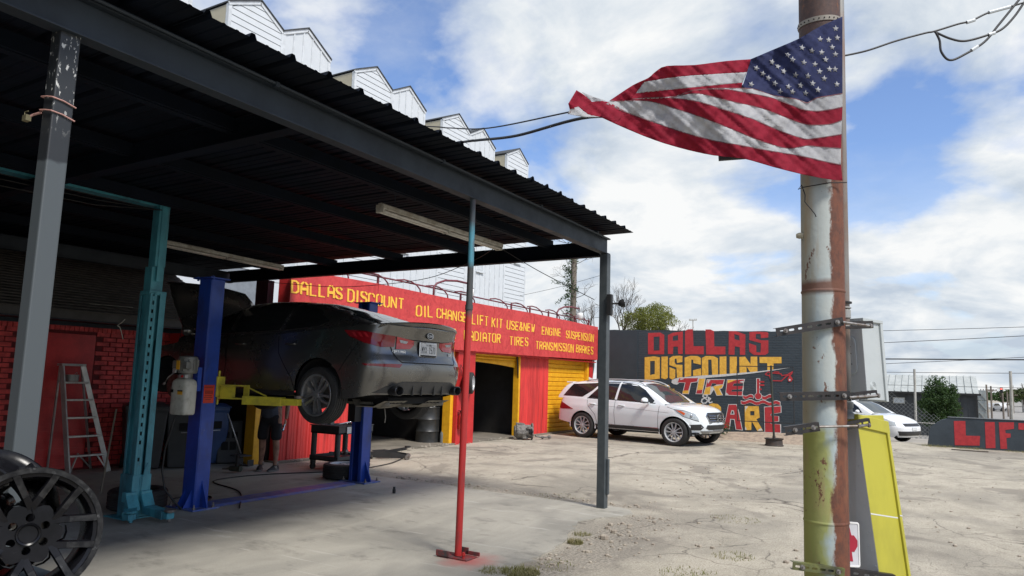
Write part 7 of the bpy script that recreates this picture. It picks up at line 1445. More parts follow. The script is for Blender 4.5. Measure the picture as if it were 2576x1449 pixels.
for (ya, dx, ex, ey) in ((4.63, 0, -7.20, 4.50), (4.80, 0, -6.98, 4.78)):
    m_ = MB(); m_.beam((-7.46, ya, .24), (-7.38, ya, .24), .12, .10); m_.beam((-7.40, ya, .25), (-7.30, ya-.01, .10), .12, .05); m_.beam((-7.34, ya-.01, .105), (ex, ey, .085), .115, .085); m_.build('arm', m_teal, tl, bev=.006)
    m_ = MB(); m_.beam((ex-.03, ey, .085), (ex+.07, ey, .083), .085, .06); m_.build('arm_extension', m_teal, tl, bev=.004)
    m_ = MB(); m_.lathe([(0, 0), (.055, 0), (.058, .022), (0, .022)], 18, TR((ex+.05, ey, .125))); m_.tube([(ex+.05, ey, .03), (ex+.05, ey, .13)], .02, 8); m_.build('lift_pad', m_bolt if ya > 4.7 else m_teal, tl)
# slim the column to its true section
for o_ in tl.children:
    if o_.name.split('.')[0] in ('column', 'column_inside', 'extension', 'collar', 'carriage', 'release_cable', 'gusset', 'base_plate'):
        for v_ in o_.data.vertices: v_.co.x = .14+(v_.co.x-.14)*.74; v_.co.y = .01+(v_.co.y-.01)*.66
# second column of the teal lift, off to the left
m_ = MB(); m_.box((-7.70, -.75, .02), (-7.42, -.47, 3.4)); m_.build('column', m_teal, tl)
hose([(-7.71, 4.57, 2.12), (-7.74, 4.55, 2.08), (-7.77, 4.53, 2.05), (-7.75, 4.55, 2.02), (-7.73, 4.58, 1.9)], .004, 'thin pale cable end hanging at the left edge of the teal column', 'cable_tangle', 'cable', m_tube)

# ================================================================ things on the floor under the canopy
def tyre_flat(loc, r, rr, wd, lab, nm='tyre', rim=None, rz=0, cat='tyre', group=None):
    t = thing(nm, lab, cat, loc, group=group); T = TR((loc[0], loc[1], loc[2]+wd/2), rz=rz)
    wheel(t, (0, 0, 0), r, rr, wd, -1, 'five' if rim else None, rim or m_tyre, tilt=T, world=True) if rim else None
    if not rim:
        h = wd/2; m_ = MB(); prof = [(rr, -h*.8), (rr+.02, -h*.97), (r-.04, -h), (r-.01, -h*.85)]
        for i in range(5): z0 = -h*.8+1.6*h*i/5; z1 = z0+1.6*h/5; prof += [(r, z0+.004), (r, z1-.012), (r-.009, z1-.010), (r-.009, z1-.001)]
        prof += [(r-.01, h*.85), (r-.04, h), (rr+.02, h*.97), (rr, h*.8), (rr+.03, h*.3), (rr+.03, -h*.3)]
        m_.lathe(prof, 48, T, closed=True); m_.build('carcass', m_tyre, t, smooth=True, auto=35)
    return t
tyre_flat((-7.94, 8.38, .012), .325, .225, .225, 'tyre with bright alloy rim lying flat at the foot of the far blue post', 'wheel', m_alloys, cat='wheel')
tyre_flat((-7.93, 5.05, .012), .31, .20, .22, 'worn tyre lying flat on the slab behind the teal column')
tyre_flat((-11.3, 16.2, .035), .36, .22, .25, 'dusty tyre lying just inside the open bay doorway')
# hanging wheel on the pillar
hw_ = thing('wheel', 'wheel hung as a sign on the red pillar behind the prop pole', 'wheel', (-9.8, 14.33, 1.46))
T = TR((-9.80, 14.42, 1.46), rz=R(24)) @ Matrix.Rotation(R(90), 4, 'Y')
wheel(hw_, (0, 0, 0), .26, .17, .24, 1, 'twin5', m_alloys, tilt=T, world=True)
m_ = MB(); m_.tube([(-9.86, 14.38, 1.66), (-9.93, 14.28, 1.86), (-9.94, 14.26, 1.90), (-9.93, 14.24, 1.86), (-9.88, 14.20, 1.62)], .010, 6); m_.build('strap', M('red_strap', (.25, .03, .03), .6), hw_, smooth=True)
# fire extinguisher
fe = thing('fire_extinguisher', 'red fire extinguisher hanging low on the red pillar', 'fire extinguisher', (-9.9, 14.22, .35))
m_ext = M('extinguisher_red', (.42, .02, .02), .3, coat=.5)
m_ = MB(); m_.lathe([(0, .36), (.055, .365), (.06, .40), (.06, .66), (.045, .71), (.02, .74), (.02, .77)], 18, TR((-9.89, 14.27, 0))); m_.build('cylinder', m_ext, fe, smooth=True, auto=50)
m_ = MB(); m_.box((-9.83, 14.25, .52), (-9.826, 14.31, .66)); m_.build('paper_tag', m_white, fe)
m_ = MB(); m_.box((-9.93, 14.2, .79), (-9.85, 14.33, .805)); m_.box((-9.91, 14.25, .77), (-9.87, 14.29, .80)); m_.tube([(-9.87, 14.28, .78), (-9.83, 14.22, .76), (-9.83, 14.2, .55)], .008, 6); m_.build('valve', m_black, fe)
# oil drum
dr = thing('oil_drum', 'black steel oil drum with crumpled cloth on top beside the yellow jamb', 'drum', (-10.62, 14.33-.16, 0))
m_drum = M('drum_black', (.018, .020, .021), .4, col2=(.035, .036, .036), vs=6)
m_ = MB(); m_.lathe([(0, .01), (.27, .01), (.285, .02), (.28, .04), (.28, .28), (.292, .295), (.28, .31), (.28, .56), (.292, .575), (.28, .59), (.28, .84), (.29, .855), (.28, .87), (.265, .86), (0, .86)], 36, TR((-10.66, 14.0, 0.0))); m_.build('barrel', m_drum, dr, smooth=True, auto=40)
m_ = MB(); rows = []
rnd = random.Random(5)
for i in range(9): rows.append([(-10.86+.05*i, 13.86+.04*j, .875+abs(rnd.gauss(0, .022))+(.03 if 1 < i < 7 and 1 < j < 6 else 0)) for j in range(8)])
m_.grid(rows); tag(m_.build('crumpled_cloth', M('whitish_cloth', (.5, .5, .5), .8), None, smooth=True), 'crumpled whitish rag lying on the black oil drum', 'rag')
bo = thing('plastic_bottle', 'clear plastic bottle standing at the foot of the black drum', 'bottle', (-10.3, 14.06, 0))
m_ = MB(); m_.lathe([(0, .005), (.05, .005), (.055, .03), (.055, .22), (.05, .26), (.02, .32), (.018, .36)], 16, TR((-10.28, 14.08, 0))); m_.build('bottle_body', M('hazy_plastic', (.16, .17, .17), .3), bo, smooth=True, auto=50)
m_ = MB(); m_.lathe([(.022, .345), (.022, .375), (0, .375)], 12, TR((-10.28, 14.08, 0))); m_.build('cap', m_black, bo)
# transmission case in front of the siding
tm = thing('gearbox', 'grimy cast metal gearbox lying on the lot before the red siding', 'car part', (-9.35, 16.75, 0))
m_cast = M('grimy_cast_alloy', (.20, .19, .175), .7, col2=(.08, .075, .07), vs=14, bump=1, bs=30, bdist=.02)
m_ = MB(); rnd = random.Random(8)
T = TR((-9.55, 16.80, .22), rz=R(35), ry=R(90))
m_.lathe([(0, -.30), (.14, -.30), (.15, -.26), (.19, -.24), (.20, -.02), (.17, 0), (.17, .14), (.22, .16), (.22, .20), (0, .20)], 14, T)
for k in range(9): a = k*.7; m_.cbox((.20*math.cos(a), .20*math.sin(a), rnd.uniform(-.2, .1)), (.06, .05, .16), T)
m_.build('casing', m_cast, tm, bev=.012)
m_ = MB(); m_.lathe([(0, 0), (.075, 0), (.075, .02), (.03, .02), (.03, .06), (0, .06)], 14, TR((-9.33, 16.72, .22), rz=R(-20), ry=R(90))); m_.build('flange', m_liner, tm)
m_ = MB(); m_.tube([(-9.35, 17.0, .10), (-9.28, 17.2, .06), (-9.2, 17.42, .05)], .022, 8); m_.sph((-9.18, 17.46, .06), .06, 8, (1, 1.2, .8)); m_.sph((-9.3, 17.3, .05), .045, 8); tag(m_.build('drive_joint', m_cast, None), 'small rusty joint lying right of the gearbox', 'car part')
# ladder (A frame, aluminium)
m_alu = M('aluminium', (.50, .50, .48), .38, metal=.6, col2=(.36, .36, .35), vs=10, st=(1, 1, .4))
ld = thing('step_ladder', 'aluminium step ladder standing open before the red door panel', 'ladder', (-11.0, 6.1, 0))
LX0, LXt = -10.93, -11.18
def rail(mb, a, b_): mb.beam(a, b_, .03, .075, (1, 0, 0))
m_ = MB(); A0, A1, B0, B1 = V((LX0, 5.83, .02)), V((LXt, 5.80, 1.60)), V((LX0, 6.42, .02)), V((LXt, 6.06, 1.60))
A0 = V((LX0, 5.86, .02)); A1 = V((LXt, 5.74, 1.60)); B0 = V((LX0, 6.45, .02)); B1 = V((LXt, 6.05, 1.60))
m_ = MB(); m_.beam(A0, A1, .028, .07); m_.build('front_rail', m_alu, ld, bev=.003); m_ = MB(); m_.beam(B0, B1, .028, .07); m_.build('front_rail', m_alu, ld, bev=.003)
C0, C1, D0, D1 = V((-11.40, 5.80, .02)), V((-11.22, 5.74, 1.58)), V((-11.40, 6.44, .02)), V((-11.22, 6.05, 1.58))
for a, b_ in ((C0, C1), (D0, D1)):
    m_ = MB(); m_.beam(a, b_, .022, .03); m_.build('rear_rail', m_alu, ld)
for z in (.28, .56, .83, 1.09, 1.345):
    u = (z-.02)/1.58; p, q = A0+(A1-A0)*u, B0+(B1-B0)*u
    m_ = MB(); m_.beam(p, q, .08, .028); m_.build('step', m_alu, ld, bev=.003)
m_ = MB(); m_.box((LXt-.10, 5.72, 1.59), (LXt+.05, 6.07, 1.625)); m_.build('top_cap', m_alu, ld, bev=.004)
m_ = MB(); m_.box((-11.25, 5.78, 1.34), (-11.1, 6.02, 1.355)); m_.build('shelf', m_alu, ld)
m_ = MB()
for (p, q) in (((LX0, 5.88, .05), (LX0-.03, 5.97, .27)), ((LX0, 6.42, .05), (LX0-.03, 6.27, .27)), ((-11.4, 6.42, .05), (-11.37, 6.20, .27))): m_.beam(p, q, .018, .018)
m_.build('corner_brace', m_alu, ld)
m_ = MB(); m_.lathe([(.0, 0), (.085, 0), (.09, .10), (.0, .10)], 20, TR((-11.17, 5.90, 1.362))); m_.tube([(-11.17+.09, 5.88, 1.46), (-11.06, 5.90, 1.50), (-11.17+.09, 5.93, 1.46)], .004, 5)
tag(m_.build('metal_bucket', M('dull_tin', (.30, .30, .29), .45, metal=.5), None, smooth=True, auto=40), 'small tin can standing on the ladder shelf', 'can')
# leaning stick
m_ = MB(); m_.tube([(-9.12, 5.31, .012), (-9.55, 5.66, 1.03)], .012, 8); tag(m_.build('wooden_stick', M('grey_wood_stick', (.22, .19, .15), .8), None, smooth=True, auto=40), 'thin grey wooden stick leaning left of the teal column', 'stick')
# wheeled bins
m_bing = M('dark_grey_bin', (.040, .043, .046), .55, col2=(.03, .033, .036))
m_binb = M('blue_bin', (.025, .07, .19), .5, col2=(.018, .05, .15))
def bin_(loc, rz, mt, lab, grp='wheeled bins along the brick wall', h=1.0, emblem=False, w0=.22, w1=.29):
    t = thing('wheeled_bin', lab, 'bin', loc, rz=rz, group=grp); m_ = MB()
    rows = []
    for z, s_ in ((.02, w0), (.06, w0+.005), (.60, w0+.045), (.62, w0+.045), (h-.12, w1-.01), (h-.08, w1), (h-.04, w1)):
        rows.append([(-s_*1.05, -s_, z), (s_*1.05, -s_, z), (s_*1.15, s_, z), (-s_*1.15, s_, z)])
    m_.grid(rows, closeu=True); m_.add(rows[0][::-1], [(0, 1, 2, 3)]); m_.build('tub', mt, t, bev=.02, local=True)
    m_ = MB(); m_.box((-w1*1.12, -w1-.02, h-.04), (w1*1.12, w1+.02, h-.015)); m_.add([(-w1*1.1, -w1, h-.015), (w1*1.1, -w1, h-.015), (w1*1.1, w1, h-.015), (-w1*1.1, w1, h-.015), (-w1*.8, -w1*.6, h+.04), (w1*.8, -w1*.6, h+.04), (w1*.8, w1*.7, h+.04), (-w1*.8, w1*.7, h+.04)], [(4, 5, 6, 7), (0, 1, 5, 4), (1, 2, 6, 5), (2, 3, 7, 6), (3, 0, 4, 7)]); m_.build('lid', mt, t, bev=.01, local=True)
    m_ = MB(); m_.tube([(-w1*.9, w1+.06, h-.06), (w1*.9, w1+.06, h-.06)], .015, 8); m_.build('handle', mt, t, local=True)
    m_ = MB(); m_.box((-.11, -w0-.075, .60), (.11, -w0-.045, .72)); m_.build('front_recess', m_liner, t, local=True)
    m_ = MB(); m_.tube([(-.08, -w0-.085, .57), (.08, -w0-.085, .57)], .010, 8); m_.build('catch_bar', m_alu, t, local=True)
    for sx in (-1, 1): m_ = MB(); m_.tube([(sx*(w0+.03), w0, .10), (sx*(w0+.07), w0, .10)], .10, 18); m_.build('wheel', m_tyre, t, local=True)
    if emblem:
        FT = Matrix(((1, 0, 0, 0), (0, 0, -1, -w0-.066), (0, 1, 0, .80), (0, 0, 0, 1))); m_ = MB(); m_.lathe([(.045, 0), (.058, 0), (.058, .004), (.045, .004)], 20, FT, closed=True)
        for k in range(3): a = R(90+120*k); m_.cbox((.018*math.cos(a), .018*math.sin(a), .002), (.02, .02, .004), FT)
        m_.box((-.05, -w0-.068, .70), (.05, -w0-.062, .715)); m_.build('emblem', M('emblem_grey', (.25, .26, .26), .6), t, local=True)
    return t
bin_((-10.98, 7.0, .012), R(62), m_bing, 'dark grey wheeled bin with a round emblem, just right of the teal column', emblem=True)
bin_((-10.72, 7.55, .012), R(58), m_bing, 'dark grey wheeled bin directly behind the near blue post')
bin_((-10.85, 8.06, .012), R(80), m_binb, 'blue wheeled bin showing at the right side of the near blue post', h=.98, w0=.2, w1=.25)
# dark crate leaning
cr = thing('plastic_crate', 'dark plastic case leaning by the blue bin behind the dustpan', 'crate', (-10.55, 8.3, .012), rz=R(60), rot=None)
m_ = MB(); T = TR((0, 0, 0), rx=R(-12)); m_.box((-.20, -.08, 0), (.20, .08, .72), T); m_.build('shell', m_bing, cr, bev=.02, local=True)
m_ = MB(); m_.box((-.12, -.09, .42), (-.01, -.078, .52), T); m_.box((.03, -.09, .42), (.12, -.078, .52), T); m_.box((-.14, -.09, .22), (-.03, -.078, .36), T); m_.box((0, -.09, .22), (.10, -.078, .36), T); m_.build('opening', m_liner, cr, local=True)
# lobby dustpan with handle
dp = thing('dustpan', 'long handled dustpan standing left of the yellow post', 'dustpan', (-10.05, 8.15, .012))
m_ = MB(); m_.tube([(-10.12, 8.20, .22), (-10.25, 7.98, .88)], .011, 8); m_.build('handle', m_alu, dp, smooth=True)
m_ = MB(); m_.box((-10.24, 8.08, .18), (-9.98, 8.30, .20)); m_.box((-10.26, 8.24, .02), (-10.0, 8.36, .03)); m_.tube([(-10.1, 8.1, .19), (-10.05, 8.14, .08), (-10.05, 8.2, .02)], .008, 6); m_.box((-10.26, 8.24, .02), (-10.24, 8.36, .12)); m_.box((-10.0, 8.24, .02), (-9.98, 8.36, .12)); m_.build('pan', m_bing, dp)
# yellow post at the workshop corner
m_ = MB(); m_.box((-10.36, 8.44, .012), (-10.12, 8.60, 2.2)); tag(m_.build('corner_post', m_yel, None, bev=.01), 'yellow painted square post at the corner of the workshop behind the mechanic', 'post')
m_ = MB(); m_.box((-11.4, 8.62, 1.55), (-10.1, 8.92, 2.25)); m_.box((-11.42, 7.6, 2.0), (-10.5, 8.62, 2.2)); m_.build('corner_panel', m_redflat, shop)
# impact wrench and a loose socket
iw = thing('impact_wrench', 'dark green air impact wrench standing on its head on the slab', 'power tool', (-9.55, 7.66, .012), rz=R(15))
m_grn = M('dark_green_tool', (.05, .06, .045), .4)
m_ = MB(); m_.tube([(-.10, 0, .06), (.09, 0, .06)], [.04, .048], 14); m_.build('motor_body', m_grn, iw, smooth=True, auto=50, local=True)
m_ = MB(); m_.tube([(-.10, 0, .06), (-.16, 0, .05), (-.24, 0, .045)], [.022, .018, .014], 10); m_.build('anvil', m_bolt, iw, smooth=True, auto=50, local=True)
m_ = MB(); m_.tube([(.02, 0, .09), (.015, 0, .22), (.02, 0, .27)], [.028, .024, .026], 10); m_.tube([(.02, 0, .27), (.03, 0, .33)], .008, 8); m_.build('grip', m_black, iw, smooth=True, auto=50, local=True)
m_ = MB(); m_.lathe([(0, 0), (.022, 0), (.022, .05), (.016, .055), (.016, .085), (0, .085)], 14, TR((-6.43, 7.76, .012))); tag(m_.build('impact_socket', m_black, None, smooth=True, auto=40), 'small black socket standing alone on the slab edge', 'socket')
# tool cart
ct = thing('tool_cart', 'black plastic two shelf tool cart standing behind the far blue post', 'cart', (-8.7, 9.25, 0))
m_cart = M('cart_plastic', (.030, .034, .036), .5, col2=(.05, .055, .056), vs=5)
cx0, cx1, cy0, cy1 = -9.13, -8.50, 8.78, 9.62
m_ = MB()
for z0, z1 in ((.60, .735), (.16, .24)):
    m_.box((cx0, cy0, z0), (cx1, cy0+.02, z1)); m_.box((cx0, cy1-.02, z0), (cx1, cy1, z1)); m_.box((cx0, cy0, z0), (cx0+.02, cy1, z1)); m_.box((cx1-.02, cy0, z0), (cx1, cy1, z1)); m_.box((cx0, cy0, z0), (cx1, cy1, z0+.03))
m_.box((cx0-.015, cy0-.015, .728), (cx1+.015, cy0+.015, .742)); m_.box((cx1-.015, cy0, .728), (cx1+.015, cy1, .742)); m_.build('tray', m_cart, ct, bev=.006)
for xx in (cx0+.04, cx1-.05):
    for yy_ in (cy0+.05, cy1-.05):
        m_ = MB(); m_.tube([(xx, yy_, .10), (xx, yy_, .62)], .048, 12); m_.build('leg', m_cart, ct, smooth=True, auto=50)
        m_ = MB(); m_.tube([(xx-.02, yy_, .055), (xx+.02, yy_, .055)], .05, 14); m_.build('caster', m_tyre, ct)
m_ = MB(); m_.box((cx1+.016, cy0+.18, .615), (cx1+.019, cy0+.62, .72)); m_.build('white_label', m_white, ct)
m_ = MB(); m_.box((-8.98, 9.0, .735), (-8.90, 9.08, .83)); m_.lathe([(.03, 0), (.03, .11), (.02, .13)], 12, TR((-9.0, 8.92, .73))); tag(m_.build('spray_can', m_mot, None), 'grey can and small box standing on the tool cart tray', 'can')
m_ = MB(); m_.tube([(-8.72, 9.0, .75), (-8.62, 9.2, .79), (-8.58, 9.35, .76)], .015, 6); m_.tube([(-8.80, 9.1, .75), (-8.62, 9.1, .77)], .010, 6); tag(m_.build('hand_tools', m_chrome, None), 'bright hand tools lying in the cart tray', 'tools')
m_ = MB(); m_.tube([(-8.95, 9.3, .26), (-8.6, 9.0, .30)], .016, 6); m_.tube([(-8.9, 9.0, .28), (-8.6, 9.4, .26)], .012, 6); m_.sph((-8.62, 9.1, .3), .05, 8); tag(m_.build('hand_tools', m_bolt, None), 'steel tools heaped on the lower cart shelf', 'tools')
# trolley jack
tj = thing('floor_jack', 'black low trolley jack on the lot behind the far blue post', 'jack', (-9.2, 10.9, 0), rz=R(35))
m_ = MB()
for s_ in (-1, 1): m_.add([(-.38, s_*.14, .03), (.36, s_*.12, .03), (.36, s_*.12, .09), (-.1, s_*.14, .16), (-.38, s_*.14, .14), (-.38, s_*.155, .03), (.36, s_*.135, .03), (.36, s_*.135, .09), (-.1, s_*.155, .16), (-.38, s_*.155, .14)], [(0, 1, 2, 3, 4), (9, 8, 7, 6, 5), (0, 5, 6, 1), (1, 6, 7, 2), (2, 7, 8, 3), (3, 8, 9, 4), (4, 9, 5, 0)])
m_.build('side_frame', m_trimb, tj, local=True)
m_ = MB(); m_.beam((-.2, 0, .10), (.33, 0, .20), .10, .05); m_.build('lift_arm', m_trimb, tj, local=True)
m_ = MB(); m_.lathe([(0, 0), (.055, 0), (.06, .03), (0, .03)], 14, TR((.35, 0, .215))); m_.build('saddle', m_trimb, tj, local=True)
for sx in (-.34, .36): m_ = MB(); m_.tube([(sx, -.17, .05), (sx, .17, .05)], .045, 12); m_.build('roller', m_bolt, tj, local=True)
m_ = MB(); m_.tube([(-.30, 0, .12), (-.75, .05, .26)], .014, 8); m_.build('handle', m_bolt, tj, local=True)
# wheel stand sign frame at the mural
sg_ = thing('frame_stand', 'thin black rectangular sign frame on a pole set in an old wheel', 'stand', (-3.94, 20.6, 0))
m_ = MB(); 
for a, b_ in (((-4.93, 2.13), (-3.44, 2.13)), ((-3.44, 2.13), (-3.44, .62)), ((-3.44, .62), (-4.93, .62)), ((-4.93, .62), (-4.93, 2.13))): m_.beam((a[0], 20.6, a[1]), (b_[0], 20.6, b_[1]), .022, .022, (0, 1, 0))
m_.build('frame', m_trimb, sg_)
m_ = MB(); m_.tube([(-3.97, 20.62, .20), (-4.02, 20.62, 2.16)], .030, 10); m_.build('pole', M('olive_black_pole', (.035, .04, .03), .6), sg_, smooth=True, auto=50)
m_ = MB(); m_.lathe([(.10, .0), (.24, .0), (.25, .02), (.225, .04), (.215, .16), (.25, .185), (.255, .20), (.235, .20), (.20, .15), (.04, .14), (.04, .26), (.03, .26)], 28, TR((-3.97, 20.62, .0))); m_.build('wheel_base', M('rusty_black', (.03, .028, .026), .7, col2=(.06, .04, .03), vs=8), sg_, smooth=True, auto=40)
# floodlight on the far canopy post
fl_ = thing('floodlight', 'small dark floodlight fixed high on the far canopy post', 'light fixture', (-3.66, 8.56, 2.55))
m_ = MB(); m_.box((-3.69, 8.53, 2.45), (-3.63, 8.60, 2.72)); m_.build('bracket', m_black, fl_, bev=.005)
m_ = MB(); m_.tube([(-3.63, 8.57, 2.60), (-3.56, 8.60, 2.60)], .012, 8); T = TR((-3.53, 8.61, 2.60), rz=R(25), ry=R(75)); m_.lathe([(.015, -.03), (.05, 0), (.055, .05), (.048, .05)], 16, T); m_.build('lamp_head', m_black, fl_, smooth=True, auto=45)
m_ = MB(); m_.box((-3.67, 8.6, 2.44), (-3.64, 8.66, 2.52)); m_.build('sensor', m_white, fl_, bev=.004)
# alloy rims in the near corner, on a steel table below the frame
m_rim = M('scuffed_black_rim', (.004, .004, .005), .24, col2=(.009, .009, .011), vs=7, spec=.22, rvar=.06)
def ext_scuff(N, L, g, last, b):
    f = rng(N, L, nz(N, L, g, 42, 8, rough=.8), .58, .68); return mixc(N, L, f, last, (.10, .10, .10))
m_scuff = M('scuffed_rim_face', (.006, .006, .007), .3, col2=(.025, .025, .025), vs=30, extra=ext_scuff, spec=.25)
tb = thing('steel_table', 'dark steel work table carrying the black alloy wheels', 'table', (-3.0, 1.5, 0))
ZT = .665
m_ = MB(); m_.box((-3.75, .9, ZT-.04), (-2.6, 1.86, ZT)); m_.build('table_top', m_char, tb)
for xx in (-3.7, -2.65):
    for yy_ in (.95, 1.80): m_ = MB(); m_.box((xx-.02, yy_-.02, 0.012), (xx+.02, yy_+.02, ZT-.04)); m_.build('leg', m_char, tb)
def big_rim(c, nrm, roll, lab, r=.288, detail=True):
    n = V(nrm).normalized(); x_ = V((0, 0, 1)).cross(n).normalized(); y_ = n.cross(x_)
    t = thing('alloy_wheel', lab, 'wheel', c, group='black alloy wheels in the near corner')
    T = Matrix(((x_.x, y_.x, n.x, c[0]), (x_.y, y_.y, n.y, c[1]), (x_.z, y_.z, n.z, c[2]), (0, 0, 0, 1))) @ Matrix.Rotation(roll, 4, 'Z')
    m_ = MB(); m_.lathe([(r, .0), (r+.001, -.012), (r-.02, -.022), (r-.035, -.05), (r-.045, -.16), (r-.02, -.22), (r-.0, -.235), (r-.004, -.245), (r-.03, -.235), (r-.055, -.16), (r-.046, -.05), (r-.034, -.010)], 96, T, closed=True); m_.build('barrel', m_rim, t, smooth=True, auto=40)
    m_ = MB(); m_.lathe([(r-.022, -.004), (r-.020, .002), (r-.002, .003), (r+.001, -.004)], 96, T, caps=False); m_.build('lip', m_scuff, t, smooth=True, auto=50)
    hub = MB()
    # hub disc with six bolt bores around a centre bore
    oc = []; K = 36
    for k in range(K):
        a = 2*math.pi*k/K; q = .105+.012*math.cos(6*(a-R(0))); oc.append((q*math.cos(a), q*math.sin(a)))
    holes = [[(.060*math.cos(2*math.pi*h/6+R(30))+.0155*math.cos(-b_*math.pi/6), .060*math.sin(2*math.pi*h/6+R(30))+.0155*math.sin(-b_*math.pi/6)) for b_ in range(12)] for h in range(6)]
    hub.prism([oc]+holes, -.075, -.028, T); hub.lathe([(.040, -.029), (.042, -.022), (.040, -.018), (.034, -.021), (.030, -.03), (0, -.03)], 32, T, caps=False)
    hub.build('hub', m_rim, t, smooth=True, auto=35)
    for k in range(6):
        a0 = 2*math.pi*k/6
        for s_ in (-1, 1):
            # each arm of the twin spoke: deep I-profile rising outward to the lip
            ca, sa = math.cos(a0), math.sin(a0); P_ = []
            pts = [(.080, s_*.046), (.13, s_*.048), (.18, s_*.049), (r-.014, s_*.052)]; wd = [.016, .0145, .0140, .017]; zt = [-.028, -.018, -.008, .000]; zb = [-.075, -.065, -.052, -.040]
            rows = []
            for (px, py), w_, za, zb_ in zip(pts, wd, zt, zb):
                f = lambda x, y, z: (x*ca-y*sa, x*sa+y*ca, z)
                rows.append([f(px, py-w_, zb_), f(px, py-w_*.9, za-.004), f(px, py-w_*.75, za), f(px, py+w_*.75, za), f(px, py+w_*.9, za-.004), f(px, py+w_, zb_)])
            m_ = MB(); m_.grid(rows, T, closeu=True); m_.add(rows[-1], [(5, 4, 3, 2, 1, 0)], T)
            m_.build('spoke', m_rim, t, smooth=True, auto=30)
            m_ = MB(); m_.grid([[V(p)+V((0, 0, .0006)) for p in (r_[2], r_[3])] for r_ in rows[1:]], T); m_.build('spoke_face', m_scuff, t)
        # bridge at the foot of the pair
        m_ = MB(); rows = []
        for z in (-.075, -.028): rows.append([(q*math.cos(a0+e), q*math.sin(a0+e), z) for q, e in ((.10, -.42), (.125, -.20), (.128, 0), (.125, .20), (.10, .42))])
        m_.grid(rows, T); m_.build('spoke_root', m_rim, t, smooth=True)
    return t
RC = (-2.975, 1.475, .962)
big_rim(RC, (.94, -.34, .10), R(-2), 'scuffed glossy black alloy wheel in front at the lower left corner', .247)
big_rim((-3.36, 1.50, .985), (-.9, .95, .10), R(20), 'black alloy wheel seen from behind, leaning behind the front one', .268)
# ================================================================ big rusty pole with flag and service boxes
PO = V((FLAG_O[0], FLAG_O[1], 0)); RH = V((.8572, .5150, 0)); FH = V((-.5150, .8572, 0))
def at(u, z, d=-.02):
    """u across, z height measured on the plane of the flag hoist; pushed back to depth d along the line of sight"""
    k = (3.849+d)/3.829; return PO+RH*((1.815+u)*k-1.815)+FH*d+V((0, 0, 1.6+(z-1.6)*k))
def loc_(u, z, d): return PO+RH*u+FH*d+V((0, 0, z))
AX0, AX1 = loc_(-.096, 0, .125), loc_(-.040, 5.0, .125)
def ext_pole(N, L, g, last, b):
    sp = N.new('ShaderNodeVectorMath'); sp.operation = 'SUBTRACT'; L.new(g.outputs['Position'], sp.inputs[0]); sp.inputs[1].default_value = (AX0.x, AX0.y, 0)
    dt = N.new('ShaderNodeVectorMath'); dt.operation = 'DOT_PRODUCT'; L.new(sp.outputs[0], dt.inputs[0]); dt.inputs[1].default_value = RH
    z = axis(N, L, g, 2); u = mth(N, L, 'ADD', dt.outputs['Value'], mth(N, L, 'MULTIPLY', z, -.011))
    w1 = nz(N, L, g, 3.0, 7, st=(1, 1, .30), rough=.7); w2 = nz(N, L, g, 26, 7, st=(1, 1, .6), rough=.75); w3 = nz(N, L, g, 7, 5, st=(1, 1, .12), rough=.6); blot = nz(N, L, g, 3.2, 4, st=(1, 1, .5), off=(4, 2, 9))
    pale = mixc(N, L, rng(N, L, blot, .42, .60), (.40, .43, .41), (.31, .38, .40))
    pale = mixc(N, L, rng(N, L, w3, .52, .64, 0, .7), pale, (.38, .35, .26))
    pale = mixc(N, L, rng(N, L, u, -.070, -.112, 0, .7), pale, (.30, .24, .13))
    # yellow green spray below hand height
    zz = mth(N, L, 'ADD', z, mth(N, L, 'MULTIPLY', u, 4.2)); zz = mth(N, L, 'ADD', zz, mth(N, L, 'MULTIPLY', blot, .9))
    ylo = mth(N, L, 'MULTIPLY', rng(N, L, z, 1.40, 1.36), rng(N, L, mth(N, L, 'ADD', u, mth(N, L, 'MULTIPLY', blot, .42)), .225, .185))
    pale = mixc(N, L, mth(N, L, 'MULTIPLY', ylo, .85), pale, (.27, .28, .05))
    rust = mixc(N, L, rng(N, L, w2, .38, .62), (.155, .052, .026), (.085, .034, .022)); rust = mixc(N, L, rng(N, L, w3, .55, .66, 0, .6), rust, (.30, .14, .065))
    e = mth(N, L, 'ADD', u, mth(N, L, 'MULTIPLY', mth(N, L, 'SUBTRACT', w1, .5), .19)); e = mth(N, L, 'ADD', e, mth(N, L, 'MULTIPLY', mth(N, L, 'SUBTRACT', w2, .5), .06))
    f = rng(N, L, e, -.004, .012)
    c = mixc(N, L, mth(N, L, 'MULTIPLY', rng(N, L, w1, .52, .62), rng(N, L, w3, .5, .58, 0, .55)), pale, (.33, .22, .12)); c = mixc(N, L, f, c, rust)
    band = mth(N, L, 'MULTIPLY', rng(N, L, z, 2.10, 2.13), rng(N, L, mth(N, L, 'ADD', z, mth(N, L, 'MULTIPLY', w1, .06)), 2.23, 2.20)); c = mixc(N, L, mth(N, L, 'MULTIPLY', band, .92), c, (.13, .05, .028))
    c = mixc(N, L, rng(N, L, z, 2.95, 3.05), c, mixc(N, L, rng(N, L, w2, .4, .62), (.085, .045, .035), (.05, .03, .028)))
    c = mixc(N, L, rng(N, L, nz(N, L, g, 9, 6, st=(1, 1, .5), off=(3, 3, 3), rough=.7), .61, .635), c, (.13, .055, .03))
    return c
m_pole = M('rusty_painted_steel', (.3, .3, .3), .75, extra=ext_pole, bump=.35, bs=45, bdist=.004)
pl = thing('steel_pole', 'thick rusty steel pole with flaking pale blue and yellow paint at the right', 'pole', tuple(AX0))
